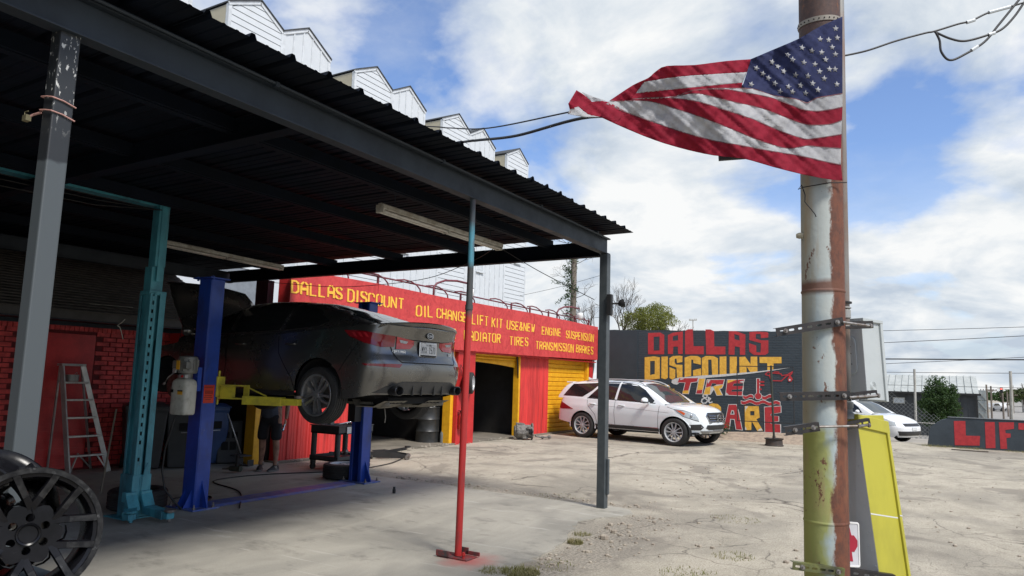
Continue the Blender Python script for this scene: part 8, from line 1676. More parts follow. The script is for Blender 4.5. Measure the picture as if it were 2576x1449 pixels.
m_ = MB(); m_.tube([AX0, AX0+(AX1-AX0)*.13, AX0+(AX1-AX0)*.44, AX0+(AX1-AX0)*.45, AX1], [.114, .113, .112, .112, .112], 40); m_.build('shaft', m_pole, pl, smooth=True, auto=60)
for z in (.88, 2.12):
    c = AX0+(AX1-AX0)*(z/5); m_ = MB(); m_.lathe([(.112, 0), (.116, .006), (.116, .012), (.112, .02)], 40, TR(c), caps=False); m_.build('weld_seam', m_pole, pl, smooth=True)
m_ = MB(); m_.lathe([(.113, -.012), (.118, -.012), (.118, .016), (.113, .016)], 40, TR(AX0+(AX1-AX0)*.742, rx=R(6)), closed=True); m_.build('perforated_strap', M('zinc_strap', (.30, .27, .23), .6, metal=.3), pl, smooth=True, auto=40)
m_ = MB()
for k in range(26):
    a = 2*math.pi*k/26; c = AX0+(AX1-AX0)*.742; p = V((.1185*math.cos(a), .1185*math.sin(a), .002)); q = Matrix.Rotation(R(6), 4, 'X') @ p; m_.sph(c+q, .0045, 6)
m_.build('strap_hole', m_liner, pl)
m_ = MB(); c = AX0+(AX1-AX0)*.49; m_.lathe([(0, -.01), (.016, -.01), (.018, .015), (.012, .03), (0, .03)], 8, TR(c-RH*.115, ry=R(-90))); m_.build('bolt', m_pole, pl)
m_ = MB(); pts = [loc_(.02, 2.73, -.0), loc_(-.08, 2.725, .0), loc_(-.2, 2.71, .05), loc_(-.225, 2.70, .06), loc_(-.215, 2.72, .04), loc_(-.20, 2.66, .03), loc_(-.205, 2.62, .025), loc_(-.175, 2.58, .02), loc_(-.16, 2.545, .0), loc_(-.155, 2.53, .0)]
m_.tube(pts, .003, 5); m_.build('loose_wire', m_black, pl, smooth=True)
m_ = MB(); m_.beam(loc_(-.60, 2.945, .30), loc_(-.06, 2.98, .22), .03, .03); m_.build('side_arm', m_black, pl)
# conduit
m_con = M('grey_conduit', (.20, .20, .19), .6, col2=(.17, .11, .08), vs=5, st=(1, 1, .35))
cd = thing('conduit', 'grey metal conduit running up the right side of the rusty pole', 'conduit', tuple(loc_(.11, 1.4, .2)))
CX = lambda z: loc_(.058+(z-1.46)*.013, z, .17)
m_ = MB(); m_.tube([CX(1.50), CX(2.04), CX(3.0), CX(5.0)], [.028, .028, .026, .024], 18); m_.build('tube', m_con, cd, smooth=True)
for z, r_, h in ((1.99, .034, .050), (2.045, .037, .010), (1.93, .031, .02)):
    m_ = MB(); m_.lathe([(r_-.004, 0), (r_, .004), (r_, h-.004), (r_-.004, h)], 20, TR(CX(z))); m_.build('coupling', M('galv_coupling', (.36, .36, .34), .5, metal=.3), cd, smooth=True, auto=40)
m_ = MB(); m_.tube([CX(2.075), CX(2.085)], .040, 12); m_.build('strap', m_black, cd)
m_ = MB(); m_.lathe([(.030, .0), (.042, .005), (.042, .035), (.034, .04), (.034, .06), (.040, .065), (.040, .095), (.030, .10)], 20, TR(CX(1.43))); m_.build('box_hub', M('hub_grey', (.13, .14, .14), .5), cd, smooth=True, auto=40)
# slotted channel struts
m_str = M('black_channel', (.012, .011, .012), .5, col2=(.03, .024, .022), vs=12)
def strut(a, b_, hgt, slots, lab=None, grn=False, flare=True):
    a, b_ = V(a), V(b_); d = (b_-a); L_ = d.length; d.normalize(); n = d.cross(V((0, 0, 1))).normalized()
    if n.dot(FH) > 0: n = -n
    u_ = n.cross(d).normalized(); u_ = u_ if u_.z > 0 else -u_
    T = Matrix(((d.x, u_.x, n.x, a.x), (d.y, u_.y, n.y, a.y), (d.z, u_.z, n.z, a.z), (0, 0, 0, 1))); h = hgt/2
    sl = []; sp = L_/(slots+.35)
    for k in range(slots):
        c = sp*(k+.68); q = [(c-.012, -.0055), (c+.012, -.0055), (c+.0155, 0), (c+.012, .0055), (c-.012, .0055), (c-.0155, 0)]; sl.append(q)
    m_ = MB(); m_.prism([[(0, -h), (L_, -h), (L_, h), (0, h)]]+sl, -.0025, 0, T); m_.box((0, -h, -.036), (L_, -h+.0025, -.0025), T); m_.box((0, h-.0025, -.036), (L_, h, -.0025), T)
    return m_, T, L_
sb = thing('mounting_rack', 'black slotted channel brackets clamping the service boxes to the rusty pole', 'bracket', tuple(AX0+V((0, 0, 1.2))))
for (ua, za, ub, zb_, h, n_, d_) in ((-.392, 1.887, -.030, 1.957, .040, 7, -.01), (-.378, 1.546, -.004, 1.563, .040, 8, -.01), (-.353, 1.366, -.172, 1.396, .040, 5, -.03), (-.328, .686, -.06, .66, .034, 6, -.01)):
    m_, T, L_ = strut(at(ua, za, d_), at(ub, zb_, d_), h*1.15, n_); m_.build('channel', m_str if za > 1 else M('yellowed_channel', (.13, .14, .04), .5, col2=(.05, .05, .03), vs=9), sb)
    for q in (.05, L_-.035):
        m_ = MB(); m_.lathe([(0, .0), (.013, 0), (.013, .008), (.007, .008), (.007, .02), (0, .02)], 8, T @ TR((q, 0, 0))); m_.build('bolt', m_bolt, sb)
for (ua, za, ub, zb_, d_) in ((-.03, 1.936, .13, 1.945, .06), (0, 1.556, .140, 1.577, .06), (-.06, 1.395, .097, 1.428, .06), (-.04, .66, .20, .635, .12)):
    m_, T, L_ = strut(at(ua, za, d_), at(ub, zb_, d_), .040, 4); m_.build('channel', m_str, sb)
for (ua, za, ub, zb_, d0_, d1_) in ((-.034, 1.952, .112, 1.936, -.02, .02), (-.01, 1.553, .140, 1.567, -.02, .03), (-.175, 1.395, .03, 1.405, -.05, -.03), (.03, 1.405, .085, 1.41, -.03, .02)):
    m_ = MB(); m_.tube([at(ua, za, d0_), at(ub, zb_, d1_)], .0065, 8); q = at(ub, zb_, d1_); m_.lathe([(.0, 0), (.012, 0), (.012, .01), (0, .01)], 6, TR(q, ry=R(90), rz=R(31))); m_.build('threaded_rod', m_bolt, sb)
# service boxes: vertical edges given by (u_top, z_top, u_bottom, z_bottom, depth)
def edge_(e): return at(e[0], e[1], e[4]), at(e[2], e[3], e[4])
def svc_box(nm, lab, Cc, Rr, Ll, m_l, m_r, cap=None):
    ct, cb = edge_(Cc); rt_, rb = edge_(Rr); lt, lb = edge_(Ll); bt, bb_ = lt+rt_-ct, lb+rb-cb
    t = thing(nm, lab, 'electrical box', tuple(cb))
    vs = [cb, rb, bb_, lb, ct, rt_, bt, lt]; c = sum(vs, V())/8
    m_ = MB(); m_.add(vs, [(0, 1, 5, 4), (1, 2, 6, 5), (2, 3, 7, 6), (3, 0, 4, 7), (4, 5, 6, 7), (3, 2, 1, 0)]); m_.m = [1, 1, 0, 0, 0, 0]; m_.build('enclosure', [m_l, m_r], t, bev=.004)
    return t, (ct, cb, rt_, rb, lt, lb)
m_bxg = M('box_grey', (.52, .56, .59), .45, col2=(.48, .52, .55), vs=4); m_bxl = M('box_light_grey', (.42, .45, .45), .4, col2=(.39, .42, .42), vs=5)
m_bxy = M('box_yellow_spray', (.42, .385, .04), .5, col2=(.35, .32, .035), vs=5, st=(1, 1, .4))
def rings(par, O, ex, ez, mt, rad=(.012, .020, .028), c=(0, 0)):
    n = ex.cross(ez).normalized()
    if n.dot(FH) > 0: n = -n
    T = Matrix(((ex.x, ez.x, n.x, O.x), (ex.y, ez.y, n.y, O.y), (ex.z, ez.z, n.z, O.z), (0, 0, 0, 1)))
    for r_ in rad:
        m_ = MB(); m_.lathe([(r_-.002, -.001), (r_-.001, .0018), (r_+.001, .0018), (r_+.002, -.001)], 24, T, caps=False); m_.build('knockout', mt, par, smooth=True)
    return T
def facing(O, A, B): # unit axes of a box face: along the bottom and up the corner edge
    return (A-O).normalized(), (B-O).normalized()
t, (ct, cb, rt_, rb, lt, lb) = svc_box('meter_box', 'light grey electrical box mounted high on the rusty pole', (.066, 1.962, .086, 1.543, .18), (.158, 1.965, .180, 1.541, .27), (-.060, 1.965, -.04, 1.545, .36), m_bxg, m_bxl)
exr, ezr = facing(cb, rb, ct); exl, ezl = facing(cb, lb, ct)
rings(t, cb+exr*.065+ezr*.075, exr, ezr, m_bxl); rings(t, cb+exl*.15+ezl*.06, exl, ezl, m_bxg)
nl = exl.cross(ezl).normalized(); nl = nl if nl.dot(FH) < 0 else -nl; nr_ = exr.cross(ezr).normalized(); nr_ = nr_ if nr_.dot(FH) < 0 else -nr_
def face_T(O, ex, ez, n): return Matrix(((ex.x, ez.x, n.x, O.x), (ex.y, ez.y, n.y, O.y), (ex.z, ez.z, n.z, O.z), (0, 0, 0, 1)))
def rrect(x0, y0, x1, y1, r_, k=5):
    o = []
    for cx_, cy_, a0 in ((x1-r_, y1-r_, 0), (x0+r_, y1-r_, 90), (x0+r_, y0+r_, 180), (x1-r_, y0+r_, 270)):
        for i in range(k+1): a = R(a0+90*i/k); o.append((cx_+r_*math.cos(a), cy_+r_*math.sin(a)))
    return o
T = face_T(cb, exl, ezl, nl); m_ = MB(); m_.prism([rrect(.055, .14, .22, .36, .045), rrect(.070, .155, .205, .345, .035)], 0, .006, T); m_.build('embossed_frame', m_bxg, t, bev=.002)
m_ = MB()
for a in ((.10, .20), (.12, .20), (.10, .26), (.12, .262), (.10, .30)): m_.lathe([(0, 0), (.003, 0), (.003, .002), (0, .002)], 8, T @ TR((a[0], a[1], 0)))
m_.build('screw_hole', m_liner, t)
T = face_T(cb, exr, ezr, nr_); W_ = (rb-cb).length; H_ = (ct-cb).length
m_ = MB(); m_.box((W_-.002, -.006, -.16), (W_+.022, H_+.006, .010), T); m_.box((.0, H_-.002, -.2), (W_+.022, H_+.018, .012), T); m_.build('door', m_bxl, t, bev=.003)
t, (ct, cb, rt_, rb, lt, lb) = svc_box('cable_box', 'tall tapering electrical box, grey with bright yellow sprayed side', (.024, 1.462, .158, .30, .16), (.168, 1.466, .300, .30, .27), (-.10, 1.462, -.02, .30, .38), m_bxg, m_bxy)
exr, ezr = facing(cb, rb, ct); exl, ezl = facing(cb, lb, ct); nl = exl.cross(ezl).normalized(); nl = nl if nl.dot(FH) < 0 else -nl; nr_ = exr.cross(ezr).normalized(); nr_ = nr_ if nr_.dot(FH) < 0 else -nr_
T = face_T(cb, exr, ezr, nr_); W_ = (rb-cb).length; H_ = (ct-cb).length
rings(t, cb+exr*.07+ezr*.31, exr, ezr, m_bxy, (.014, .023, .032)); rings(t, cb+exl*.04+ezl*.31, exl, ezl, m_bxg, (.014, .023, .032))
m_ = MB(); m_.box((W_-.002, 0, -.12), (W_+.020, H_-.06, .012), T); m_.build('door_edge', m_bxy, t, bev=.003)
m_ = MB(); m_.box((-.002, H_-.065, -.16), (W_+.026, H_+.006, .012), T); m_.build('rain_cap', m_bxy, t, bev=.004)
m_ = MB(); m_.box((0, .69, .0), (W_-.004, .697, .0012), T); m_.box((W_-.001, .705, .0), (W_+.020, .712, .0135), T); m_.build('bare_strip', m_white, t)
m_ = MB(); T = face_T(cb, exl, ezl, nl)
for k, (a, b_) in enumerate(((.03, .95), (.045, .82), (.03, .74), (.02, .60), (.04, .595), (.045, .53), (.03, .50), (.03, .42), (.015, .42), (.09, .83))): m_.lathe([(0, 0), (.004, 0), (.003, .003), (0, .004)], 8, T @ TR((a, b_, 0)))
m_.build('rivet', m_bxg, t)
# small white sign with a red arrow like mark behind the pole
T = face_T(at(-.10, .69, .10), (at(.026, .687, .15)-at(-.10, .69, .10)).normalized(), V((0, 0, 1)), (at(.026, .687, .15)-at(-.10, .69, .10)).normalized().cross(V((0, 0, 1))))
sg2 = thing('small_sign', 'small white sign with red mark wedged behind the foot of the rusty pole', 'sign', tuple(at(-.06, .69, .12)))
m_ = MB(); m_.prism([rrect(0, 0, .155, .235, .012)], -.004, 0, T); m_.build('panel', M('sign_white', (.52, .52, .54), .5), sg2)
m_ = MB(); m_.prism([rrect(.001, .001, .154, .234, .012), rrect(.009, .009, .146, .226, .008)], 0, .003, T); m_.build('rim', m_white, sg2)
m_ = MB(); m_.prism([[(.02, .22), (.085, .222), (.10, .165), (.118, .165), (.140, .14), (.140, .11), (.118, .08), (.10, .08), (.107, .03), (.02, .03)]], 0, .002, T); m_.build('red_mark', M('sign_red', (.33, .01, .03), .5), sg2)

# ---------------------------------------------------------------- flag
def flagmat(nm, c, c2):
    m = M(nm, c, .75, col2=c2, vs=22, spec=.15, bump=.4, bs=70, bdist=.004); nt = m.node_tree; N = nt.nodes; L = nt.links
    b = N['Principled BSDF']; out = N['Material Output']; t_ = N.new('ShaderNodeBsdfTranslucent'); t_.inputs['Color'].default_value = (*c, 1)
    mx = N.new('ShaderNodeMixShader'); mx.inputs[0].default_value = .42; L.new(b.outputs[0], mx.inputs[1]); L.new(t_.outputs[0], mx.inputs[2]); L.new(mx.outputs[0], out.inputs[0]); return m
FM = {'red': flagmat('flag_red', (.36, .024, .05), (.27, .018, .038)), 'white': flagmat('flag_white', (.56, .56, .57), (.44, .44, .46)), 'blue': flagmat('flag_blue', (.05, .06, .15), (.038, .045, .11))}
fg = thing('flag', 'weathered American flag blowing out to the left from the rusty pole', 'flag', (FLAG_O[0], FLAG_O[1], 2.75))
def fdepth(u, z):
    s_ = -u/1.5
    d = .055*math.sin(u*6.5+z*5.0)*min(1, s_*3) + .028*math.sin(u*15-z*11+1)*min(1, s_*4) + .010*math.sin(u*34+z*26) + .007*math.sin(u*60-z*45+math.sin(u*9)*2) + .005*math.sin(u*95+z*110)
    return d*min(1, s_*5) - .045 - .10*s_*math.sin(s_*2.2)
def flagpiece(nm, mt, pts, off=0, cell=.018, par=fg):
    bm = bmesh.new(); tr = poly_tess([pts]); vs = [bm.verts.new((p[0], p[1], 0)) for p in pts]
    for t_ in tr:
        try: bm.faces.new([vs[i] for i in t_])
        except Exception: pass
    for ax, lo_, hi_ in ((0, min(p[0] for p in pts), max(p[0] for p in pts)), (1, min(p[1] for p in pts), max(p[1] for p in pts))):
        k = int((hi_-lo_)/cell)
        for i in range(1, k+1):
            no = V((1, 0, 0)) if ax == 0 else V((0, 1, 0)); bmesh.ops.bisect_plane(bm, geom=bm.verts[:]+bm.edges[:]+bm.faces[:], plane_co=no*(lo_+(hi_-lo_)*i/(k+1)), plane_no=no)
    base = WLOC[fg.name]
    for v_ in bm.verts:
        u, z = v_.co.x, v_.co.y; v_.co = at(u, z, fdepth(u, z)+off)-base
    bmesh.ops.recalc_face_normals(bm, faces=bm.faces[:])
    me = bpy.data.meshes.new(nm); bm.to_mesh(me); bm.free(); me.materials.append(mt); me.polygons.foreach_set('use_smooth', [True]*len(me.polygons))
    o = bpy.data.objects.new(nm, me); COL.objects.link(o); o.parent = par; WLOC[o.name] = base
    sm = o.modifiers.new('thick', 'SOLIDIFY'); sm.thickness = .0012; sm.offset = 0; return o
can_ = None
for col, pts in FLAG:
    def dense(p):
        # round the outline with a Catmull-Rom pass, keeping true corners
        o = []; n = len(p)
        for i in range(n):
            p0, p1, p2, p3 = [V(p[(i+k) % n]) for k in (-1, 0, 1, 2)]
            c1 = (p1-p0).normalized().dot((p2-p1).normalized()) > .75; c2 = (p2-p1).normalized().dot((p3-p2).normalized()) > .75
            if not c1: p0 = p1-(p2-p1)
            if not c2: p3 = p2+(p2-p1)
            for k in range(3):
                t_ = k/3; q = .5*((2*p1)+(p2-p0)*t_+(2*p0-5*p1+4*p2-p3)*t_*t_+(3*p1-p0-3*p2+p3)*t_**3); o.append((q.x, q.y))
        return o
    q = dense(pts) if len(pts) > 8 else pts
    o = flagpiece('canton' if col == 'blue' else 'stripe', FM[col], q)
    if col == 'blue': can_ = o
m_seam = M('flag_seam', (.16, .06, .07), .8)
for i, (u, z) in enumerate(STARS):
    s_ = 1-.15*(-u/.6); sq = max(.35, 1-(-u)*.5) if z > 2.95 else 1
    if z < 2.975 and -u > .15 and i > 32: sq = 1
    r1 = .0195; pts = []
    for k in range(10):
        a = R(90+36*k+ (u*40)); r_ = r1 if k % 2 == 0 else r1*.42; pts.append((u+r_*math.cos(a)*.92, z+r_*math.sin(a)*(.45 if i >= 31 and z < 2.99 else 1)))
    flagpiece('star', FM['white'], pts, -.0018, .05, par=can_)
for col, pts in FLAG[:6]:
    k = 10; q = [V(p) for p in pts[:k]]; Q = []
    for i in range(k-1):
        p0, p1, p2, p3 = q[max(0, i-1)], q[i], q[i+1], q[min(k-1, i+2)]
        for j in range(9):
            t_ = j/9; Q.append(.5*((2*p1)+(p2-p0)*t_+(2*p0-5*p1+4*p2-p3)*t_*t_+(3*p1-p0-3*p2+p3)*t_**3))
    m_ = MB(); m_.grid([[at(p.x, p.y+.0025, fdepth(p.x, p.y)-.0022), at(p.x, p.y-.0025, fdepth(p.x, p.y)-.0022)] for p in Q]); m_.build('seam', m_seam, fg, smooth=True)

# ================================================================ overhead wires
m_cab = M('black_cable', (.015, .015, .017), .5)
def cable(pts, r, lab, nm='overhead_cable', mt=None, sag=0): return hose(pts, r, lab, nm, 'cable', mt or m_cab)
W3 = [loc_(*p) for p in ((.03, 3.55, .22), (.164, 3.612, .3), (.312, 3.651, .3), (.492, 3.719, .3), (.671, 3.775, .3), (.731, 3.789, .3))]
cable(W3+[loc_(.876, 3.84, .3), loc_(.96, 3.864, .3), loc_(1.07, 3.921, .3), loc_(1.203, 3.963, .3), loc_(1.45, 4.05, .3)], .006, 'service drop cable running up to the right edge from the flag pole')
cable([loc_(u, z, .3) for u, z in ((.731, 3.785), (.824, 3.744), (.918, 3.732), (1.062, 3.777), (1.147, 3.817), (1.223, 3.895), (1.291, 3.991), (1.4, 4.15))], .007, 'upper of the two slack black cable loops at the top right')
cable([loc_(u, z, .3) for u, z in ((.737, 3.782), (.758, 3.73), (.766, 3.656), (.817, 3.605), (.913, 3.648), (1.036, 3.732), (1.125, 3.841), (1.214, 3.951), (1.31, 4.07))], .007, 'lower slack black cable loop hanging at the top right')
m_ = MB()
for (a, b_) in (((1.07, 3.921), (1.203, 3.963)), ((.93, 3.852), (.98, 3.87)), ((1.06, 3.775), (1.10, 3.79)), ((.95, 3.672), (.99, 3.70))): m_.tube([loc_(a[0], a[1], .3), loc_(b_[0], b_[1], .3)], .011, 8)
tag(m_.build('cable_splice', m_bxg, None), 'grey splice sleeves on the cables at the top right corner', 'splice')
cable([(-.64, 4.30, 3.46), (-1.6, 4.42, 3.40), (-2.17, 4.53, 3.49), (-2.93, 4.88, 3.585), (-3.54, 5.20, 3.735), (-3.96, 5.41, 3.83), (-7, 7.1, 4.55)], .012, 'thick twisted cable crossing from the pole to beyond the canopy roof')
cable([(-.64, 4.28, 3.58), (-1.5, 4.35, 3.50), (-2.27, 4.47, 3.528), (-3.29, 5.0, 3.746), (-3.93, 5.29, 3.943), (-4.4, 5.46, 4.09), (-7.2, 6.8, 5.0)], .006, 'thin upper cable crossing from the pole to beyond the canopy roof')
hose([(-4.88, 7.76, 3.29), (-4.5, 8.1, 3.02), (-4.05, 8.4, 2.76), (-3.85, 8.5, 2.65)], .005, 'thin cord strung from the front fluorescent fixture to the far canopy post', 'sagging_cord', 'cord')
hose([(-4.9, 7.7, 3.27), (-5.6, 8.1, 3.17), (-6.6, 8.35, 3.02), (-8.2, 8.4, 2.98), (-9.6, 8.45, 3.10), (-10.4, 8.6, 3.19)], .005, 'thin brown cord sagging along the rear cross beam', 'sagging_cord', 'cord')
hose([(-10.15, 8.60, 3.2), (-10.18, 8.62, 2.9), (-10.24, 8.66, 2.6), (-10.30, 8.66, 2.2)], .005, 'black wire hanging down beside the maroon post', 'hanging_wire', 'wire')
hose([(-11.38, 2.5, 2.55), (-11.3, 5.0, 2.54), (-11.2, 6.75, 2.56)], .004, 'thin white wire along the brick building eave', 'wall_wire', 'wire', m_tube)
for i, (za, zb_, r_, lab) in enumerate(((4.50, 4.62, .012, 'topmost faint power line at the right'), (3.91, 4.21, .014, 'second faint power line at the right'), (3.10, 3.13, .030, 'thick black power line at the right'), (2.87, 3.24, .012, 'faint line crossing just under the thick black one'), (2.45, 2.52, .012, 'wire passing level with the shed roof ridge'), (1.83, 1.86, .010, 'lowest wire crossing in front of the shed roof'))):
    hose([(-12 if i != 2 else -3, 40, za-(zb_-za)*1.6), (-2.3, 40, za), (3.2, 40, zb_), (14, 40, zb_+(zb_-za)*2+.1)], r_, lab, 'power_line', 'power line')
for i, (a, b_, lab) in enumerate((((-16.4, 28, 5.35), (-12.4, 28, 6.1), 'faint wire in the sky left of the far canopy post, upper'), ((-16.3, 28, 4.05), (-12.4, 28, 4.3), 'faint wire just above the end of the sign board'))):
    hose([a, ((a[0]+b_[0])/2, 28, (a[2]+b_[2])/2-.05), b_], .008, lab, 'power_line', 'power line')

# ================================================================ mechanic
m_skin = M('skin', (.36, .20, .14), .55, col2=(.19, .10, .07), vs=9)
m_shirt = M('navy_shirt', (.05, .062, .09), .85, col2=(.065, .08, .11), vs=8, bump=.5, bs=22, bdist=.02)
m_short = M('dark_shorts', (.012, .013, .018), .9, col2=(.018, .019, .025), vs=6, bump=.5, bs=14, bdist=.02)
m_hair = M('dark_hair', (.015, .012, .010), .8)
pe = thing('person', 'mechanic in navy work shirt and dark shorts holding a phone, standing behind the lifted car', 'person', (-9.40, 8.16, .012), rz=R(-62))
# local frame: +x is the way the mechanic faces, +y is their left
def skin_mesh(name, J, E_, mt, par=pe, sub=2, root=0):
    me = bpy.data.meshes.new(name); me.from_pydata([j[:3] for j in J], E_, []); o = bpy.data.objects.new(name, me); COL.objects.link(o); o.parent = par; me.materials.append(mt)
    sk = o.modifiers.new('skin', 'SKIN'); sk.use_smooth_shade = True
    if not me.skin_vertices: me.skin_vertices.new()
    for i, j in enumerate(J):
        r_ = j[3]; me.skin_vertices[0].data[i].radius = r_ if isinstance(r_, tuple) else (r_, r_); me.skin_vertices[0].data[i].use_root = i == root
    sb_ = o.modifiers.new('sub', 'SUBSURF'); sb_.levels = sb_.render_levels = sub
    return o
J = [(0, 0, .93, (.15, .115)), (.01, 0, 1.10, (.155, .12)), (.015, 0, 1.26, (.16, .12)), (.0, 0, 1.40, (.15, .10)), (-.01, 0, 1.49, (.065, .06)), (.01, 0, 1.56, .055), (.03, 0, 1.66, (.082, .095)), (.03, 0, 1.72, (.075, .085)),
     (0, .10, .90, .095), (.02, .105, .70, .080), (.02, .11, .50, .058), (-.01, .115, .34, .056), (-.01, .115, .16, .038), (0, .115, .07, .038),
     (0, -.10, .90, .095), (.0, -.11, .70, .080), (0, -.12, .50, .058), (-.03, -.125, .34, .056), (-.03, -.13, .16, .038), (-.02, -.13, .07, .038),
     (0, .185, 1.42, .062), (-.01, .235, 1.28, .048), (-.015, .255, 1.13, .040), (.02, .27, .98, .038), (.06, .275, .87, .028), (.08, .275, .82, .030),
     (0, -.185, 1.42, .062), (.01, -.245, 1.28, .048), (.02, -.25, 1.14, .040), (.13, -.20, 1.10, .036), (.24, -.11, 1.10, .026), (.28, -.08, 1.105, .028)]
E_ = [(0, 1), (1, 2), (2, 3), (3, 4), (4, 5), (5, 6), (6, 7), (0, 8), (8, 9), (9, 10), (10, 11), (11, 12), (12, 13), (0, 14), (14, 15), (15, 16), (16, 17), (17, 18), (18, 19), (3, 20), (20, 21), (21, 22), (22, 23), (23, 24), (24, 25), (3, 26), (26, 27), (27, 28), (28, 29), (29, 30), (30, 31)]
skin_mesh('body', J, E_, m_skin)
skin_mesh('shirt', [(0, 0, .80, (.185, .150)), (.005, 0, .93, (.182, .148)), (.015, 0, 1.10, (.180, .148)), (.02, 0, 1.26, (.180, .142)), (0, 0, 1.42, (.165, .12)), (0, .19, 1.43, .080), (-.01, .238, 1.27, .070), (-.014, .25, 1.20, .066), (0, -.19, 1.43, .080), (.01, -.245, 1.27, .070), (.015, -.25, 1.20, .066)], [(0, 1), (1, 2), (2, 3), (3, 4), (4, 5), (5, 6), (6, 7), (4, 8), (8, 9), (9, 10)], m_shirt)
skin_mesh('shorts', [(0, 0, .95, (.165, .135)), (0, 0, .86, (.165, .135)), (.0, .09, .80, .098), (.02, .11, .66, .092), (.022, .115, .47, .092), (0, -.09, .80, .098), (0, -.115, .66, .092), (0, -.12, .47, .092)], [(0, 1), (1, 2), (2, 3), (3, 4), (1, 5), (5, 6), (6, 7)], m_short)
skin_mesh('hair', [(.0, 0, 1.70, (.085, .09)), (.02, 0, 1.755, (.075, .08)), (-.03, 0, 1.66, (.075, .06))], [(0, 1), (0, 2)], m_hair)
m_ = MB(); m_.sph((.105, .033, 1.665), .011, 8); m_.sph((.105, -.033, 1.665), .011, 8); m_.build('eye', m_white, pe, smooth=True, local=True)
m_ = MB(); m_.add([(.105, 0, 1.675), (.10, .017, 1.625), (.10, -.017, 1.625), (.132, 0, 1.63)], [(0, 1, 3), (0, 3, 2), (1, 2, 3)]); m_.build('nose', m_skin, pe, local=True)
m_ = MB(); m_.box((.098, -.022, 1.59), (.110, .022, 1.598)); m_.build('mouth', M('lips', (.2, .08, .07), .6), pe, bev=.003, local=True)
for sg in (-1, 1): m_ = MB(); m_.sph((.02, sg*.085, 1.655), .03, 8, (.6, .35, 1)); m_.build('ear', m_skin, pe, smooth=True, local=True)
def hand(W0, d, side, curl, up_=(0, 0, 1)):
    W0, d, s_ = V(W0), V(d).normalized(), V(side).normalized(); n = d.cross(s_).normalized(); J = [(*(W0), .024), (*(W0+d*.05), .030)]; E2 = [(0, 1)]
    for k, (o_, L_) in enumerate(((-.030, .062), (-.010, .072), (.010, .068), (.028, .052))):
        b0 = W0+d*.075+s_*o_; c = curl; p1 = b0+(d*math.cos(c*.6)+n*math.sin(c*.6))*L_*.45; p2 = p1+(d*math.cos(c*1.4)+n*math.sin(c*1.4))*L_*.32; p3 = p2+(d*math.cos(c*2.1)+n*math.sin(c*2.1))*L_*.23; i = len(J)
        J += [(*b0, .0105), (*p1, .0095), (*p2, .0085), (*p3, .007)]; E2 += [(1, i), (i, i+1), (i+1, i+2), (i+2, i+3)]
    i = len(J); t1 = W0+d*.035-s_*.034+n*.012; t2 = t1+(d*.7-s_*.3+n*.5).normalized()*.034; t3 = t2+(d*.9+n*.5).normalized()*.026; J += [(*t1, .012), (*t2, .0105), (*t3, .0085)]; E2 += [(1, i), (i, i+1), (i+1, i+2)]
    skin_mesh('hand', J, E2, m_skin, sub=1)
hand((.085, .275, .82), (.28, .0, -1), (1, 0, .25), .75); hand((.28, -.08, 1.105), (.75, .66, .05), (0, 0, 1), -.55)
m_ = MB(); m_.box((.325, -.075, 1.09), (.335, .055, 1.155), TR((0, 0, 0), rz=0)); tag(m_.build('phone', m_black, pe, bev=.006, local=True), 'dark phone held up in the mechanic\'s right hand', 'phone'); ph = COL.objects[-1]; bpy.context.view_layer.update(); mw_ = pe.matrix_world.copy(); ph.parent = None; ph.data.transform(mw_)
m_ = MB(); m_.tube([(.12, .275, .75), (.17, .275, .68)], .013, 10); m_.tube([(.17, .275, .68), (.20, .275, .655)], .019, 10); m_.build('torch', m_chrome, pe, smooth=True, auto=50, local=True, label='small bright tool gripped in the hanging hand')
m_shoe = M('black_trainer', (.018, .018, .020), .7, col2=(.03, .03, .032), vs=20); m_sole = M('grey_sole', (.17, .17, .16), .7)
for (x, y, a) in ((.0, .115, -8), (-.02, -.13, 14)):
    T = TR((x, y, 0), rz=R(a)); m_ = MB(); rows = []
    for i, (px, w_, h) in enumerate(((-.085, .028, .075), (-.07, .036, .095), (-.02, .039, .105), (.03, .042, .090), (.09, .048, .065), (.15, .045, .050), (.19, .030, .040), (.205, .012, .032))):
        rows.append([(px, -w_, .022), (px, -w_*1.02, h*.55), (px, -w_*.55, h*.93), (px, 0, h), (px, w_*.55, h*.93), (px, w_*1.02, h*.55), (px, w_, .022)])
    m_.grid(rows, T); m_.build('shoe', m_shoe, pe, smooth=True, local=True); sh = COL.objects[-1]
    m_ = MB(); m_.prism([(-.09, -.02), (-.07, -.04), (.03, -.045), (.10, -.052), (.17, -.046), (.212, -.02), (.212, .02), (.17, .046), (.10, .052), (.03, .045), (-.07, .04), (-.09, .02)], 0, .026, T); m_.build('shoe_sole', m_sole, pe, bev=.006, local=True)
    m_ = MB(); m_.lathe([(.043, .08), (.044, .135), (.040, .135)], 14, TR((x-.02, y, 0))); m_.build('sock', m_mot, pe, smooth=True, local=True)
    for sg in (-1, 1):
        for k in range(3): m_ = MB(); m_.beam((.0+k*.022, sg*.0425, .035), (.022+k*.022, sg*.036, .082), .006, .003, (0, 1, 0)); 
        m_ = MB(); [m_.beam(T @ V((.0+k*.022, sg*.0445, .036)), T @ V((.026+k*.022, sg*.0375, .075)), .007, .004, (0, 1, 0)) for k in range(3)]; m_.build('shoe_stripes', m_tube, pe, local=True)
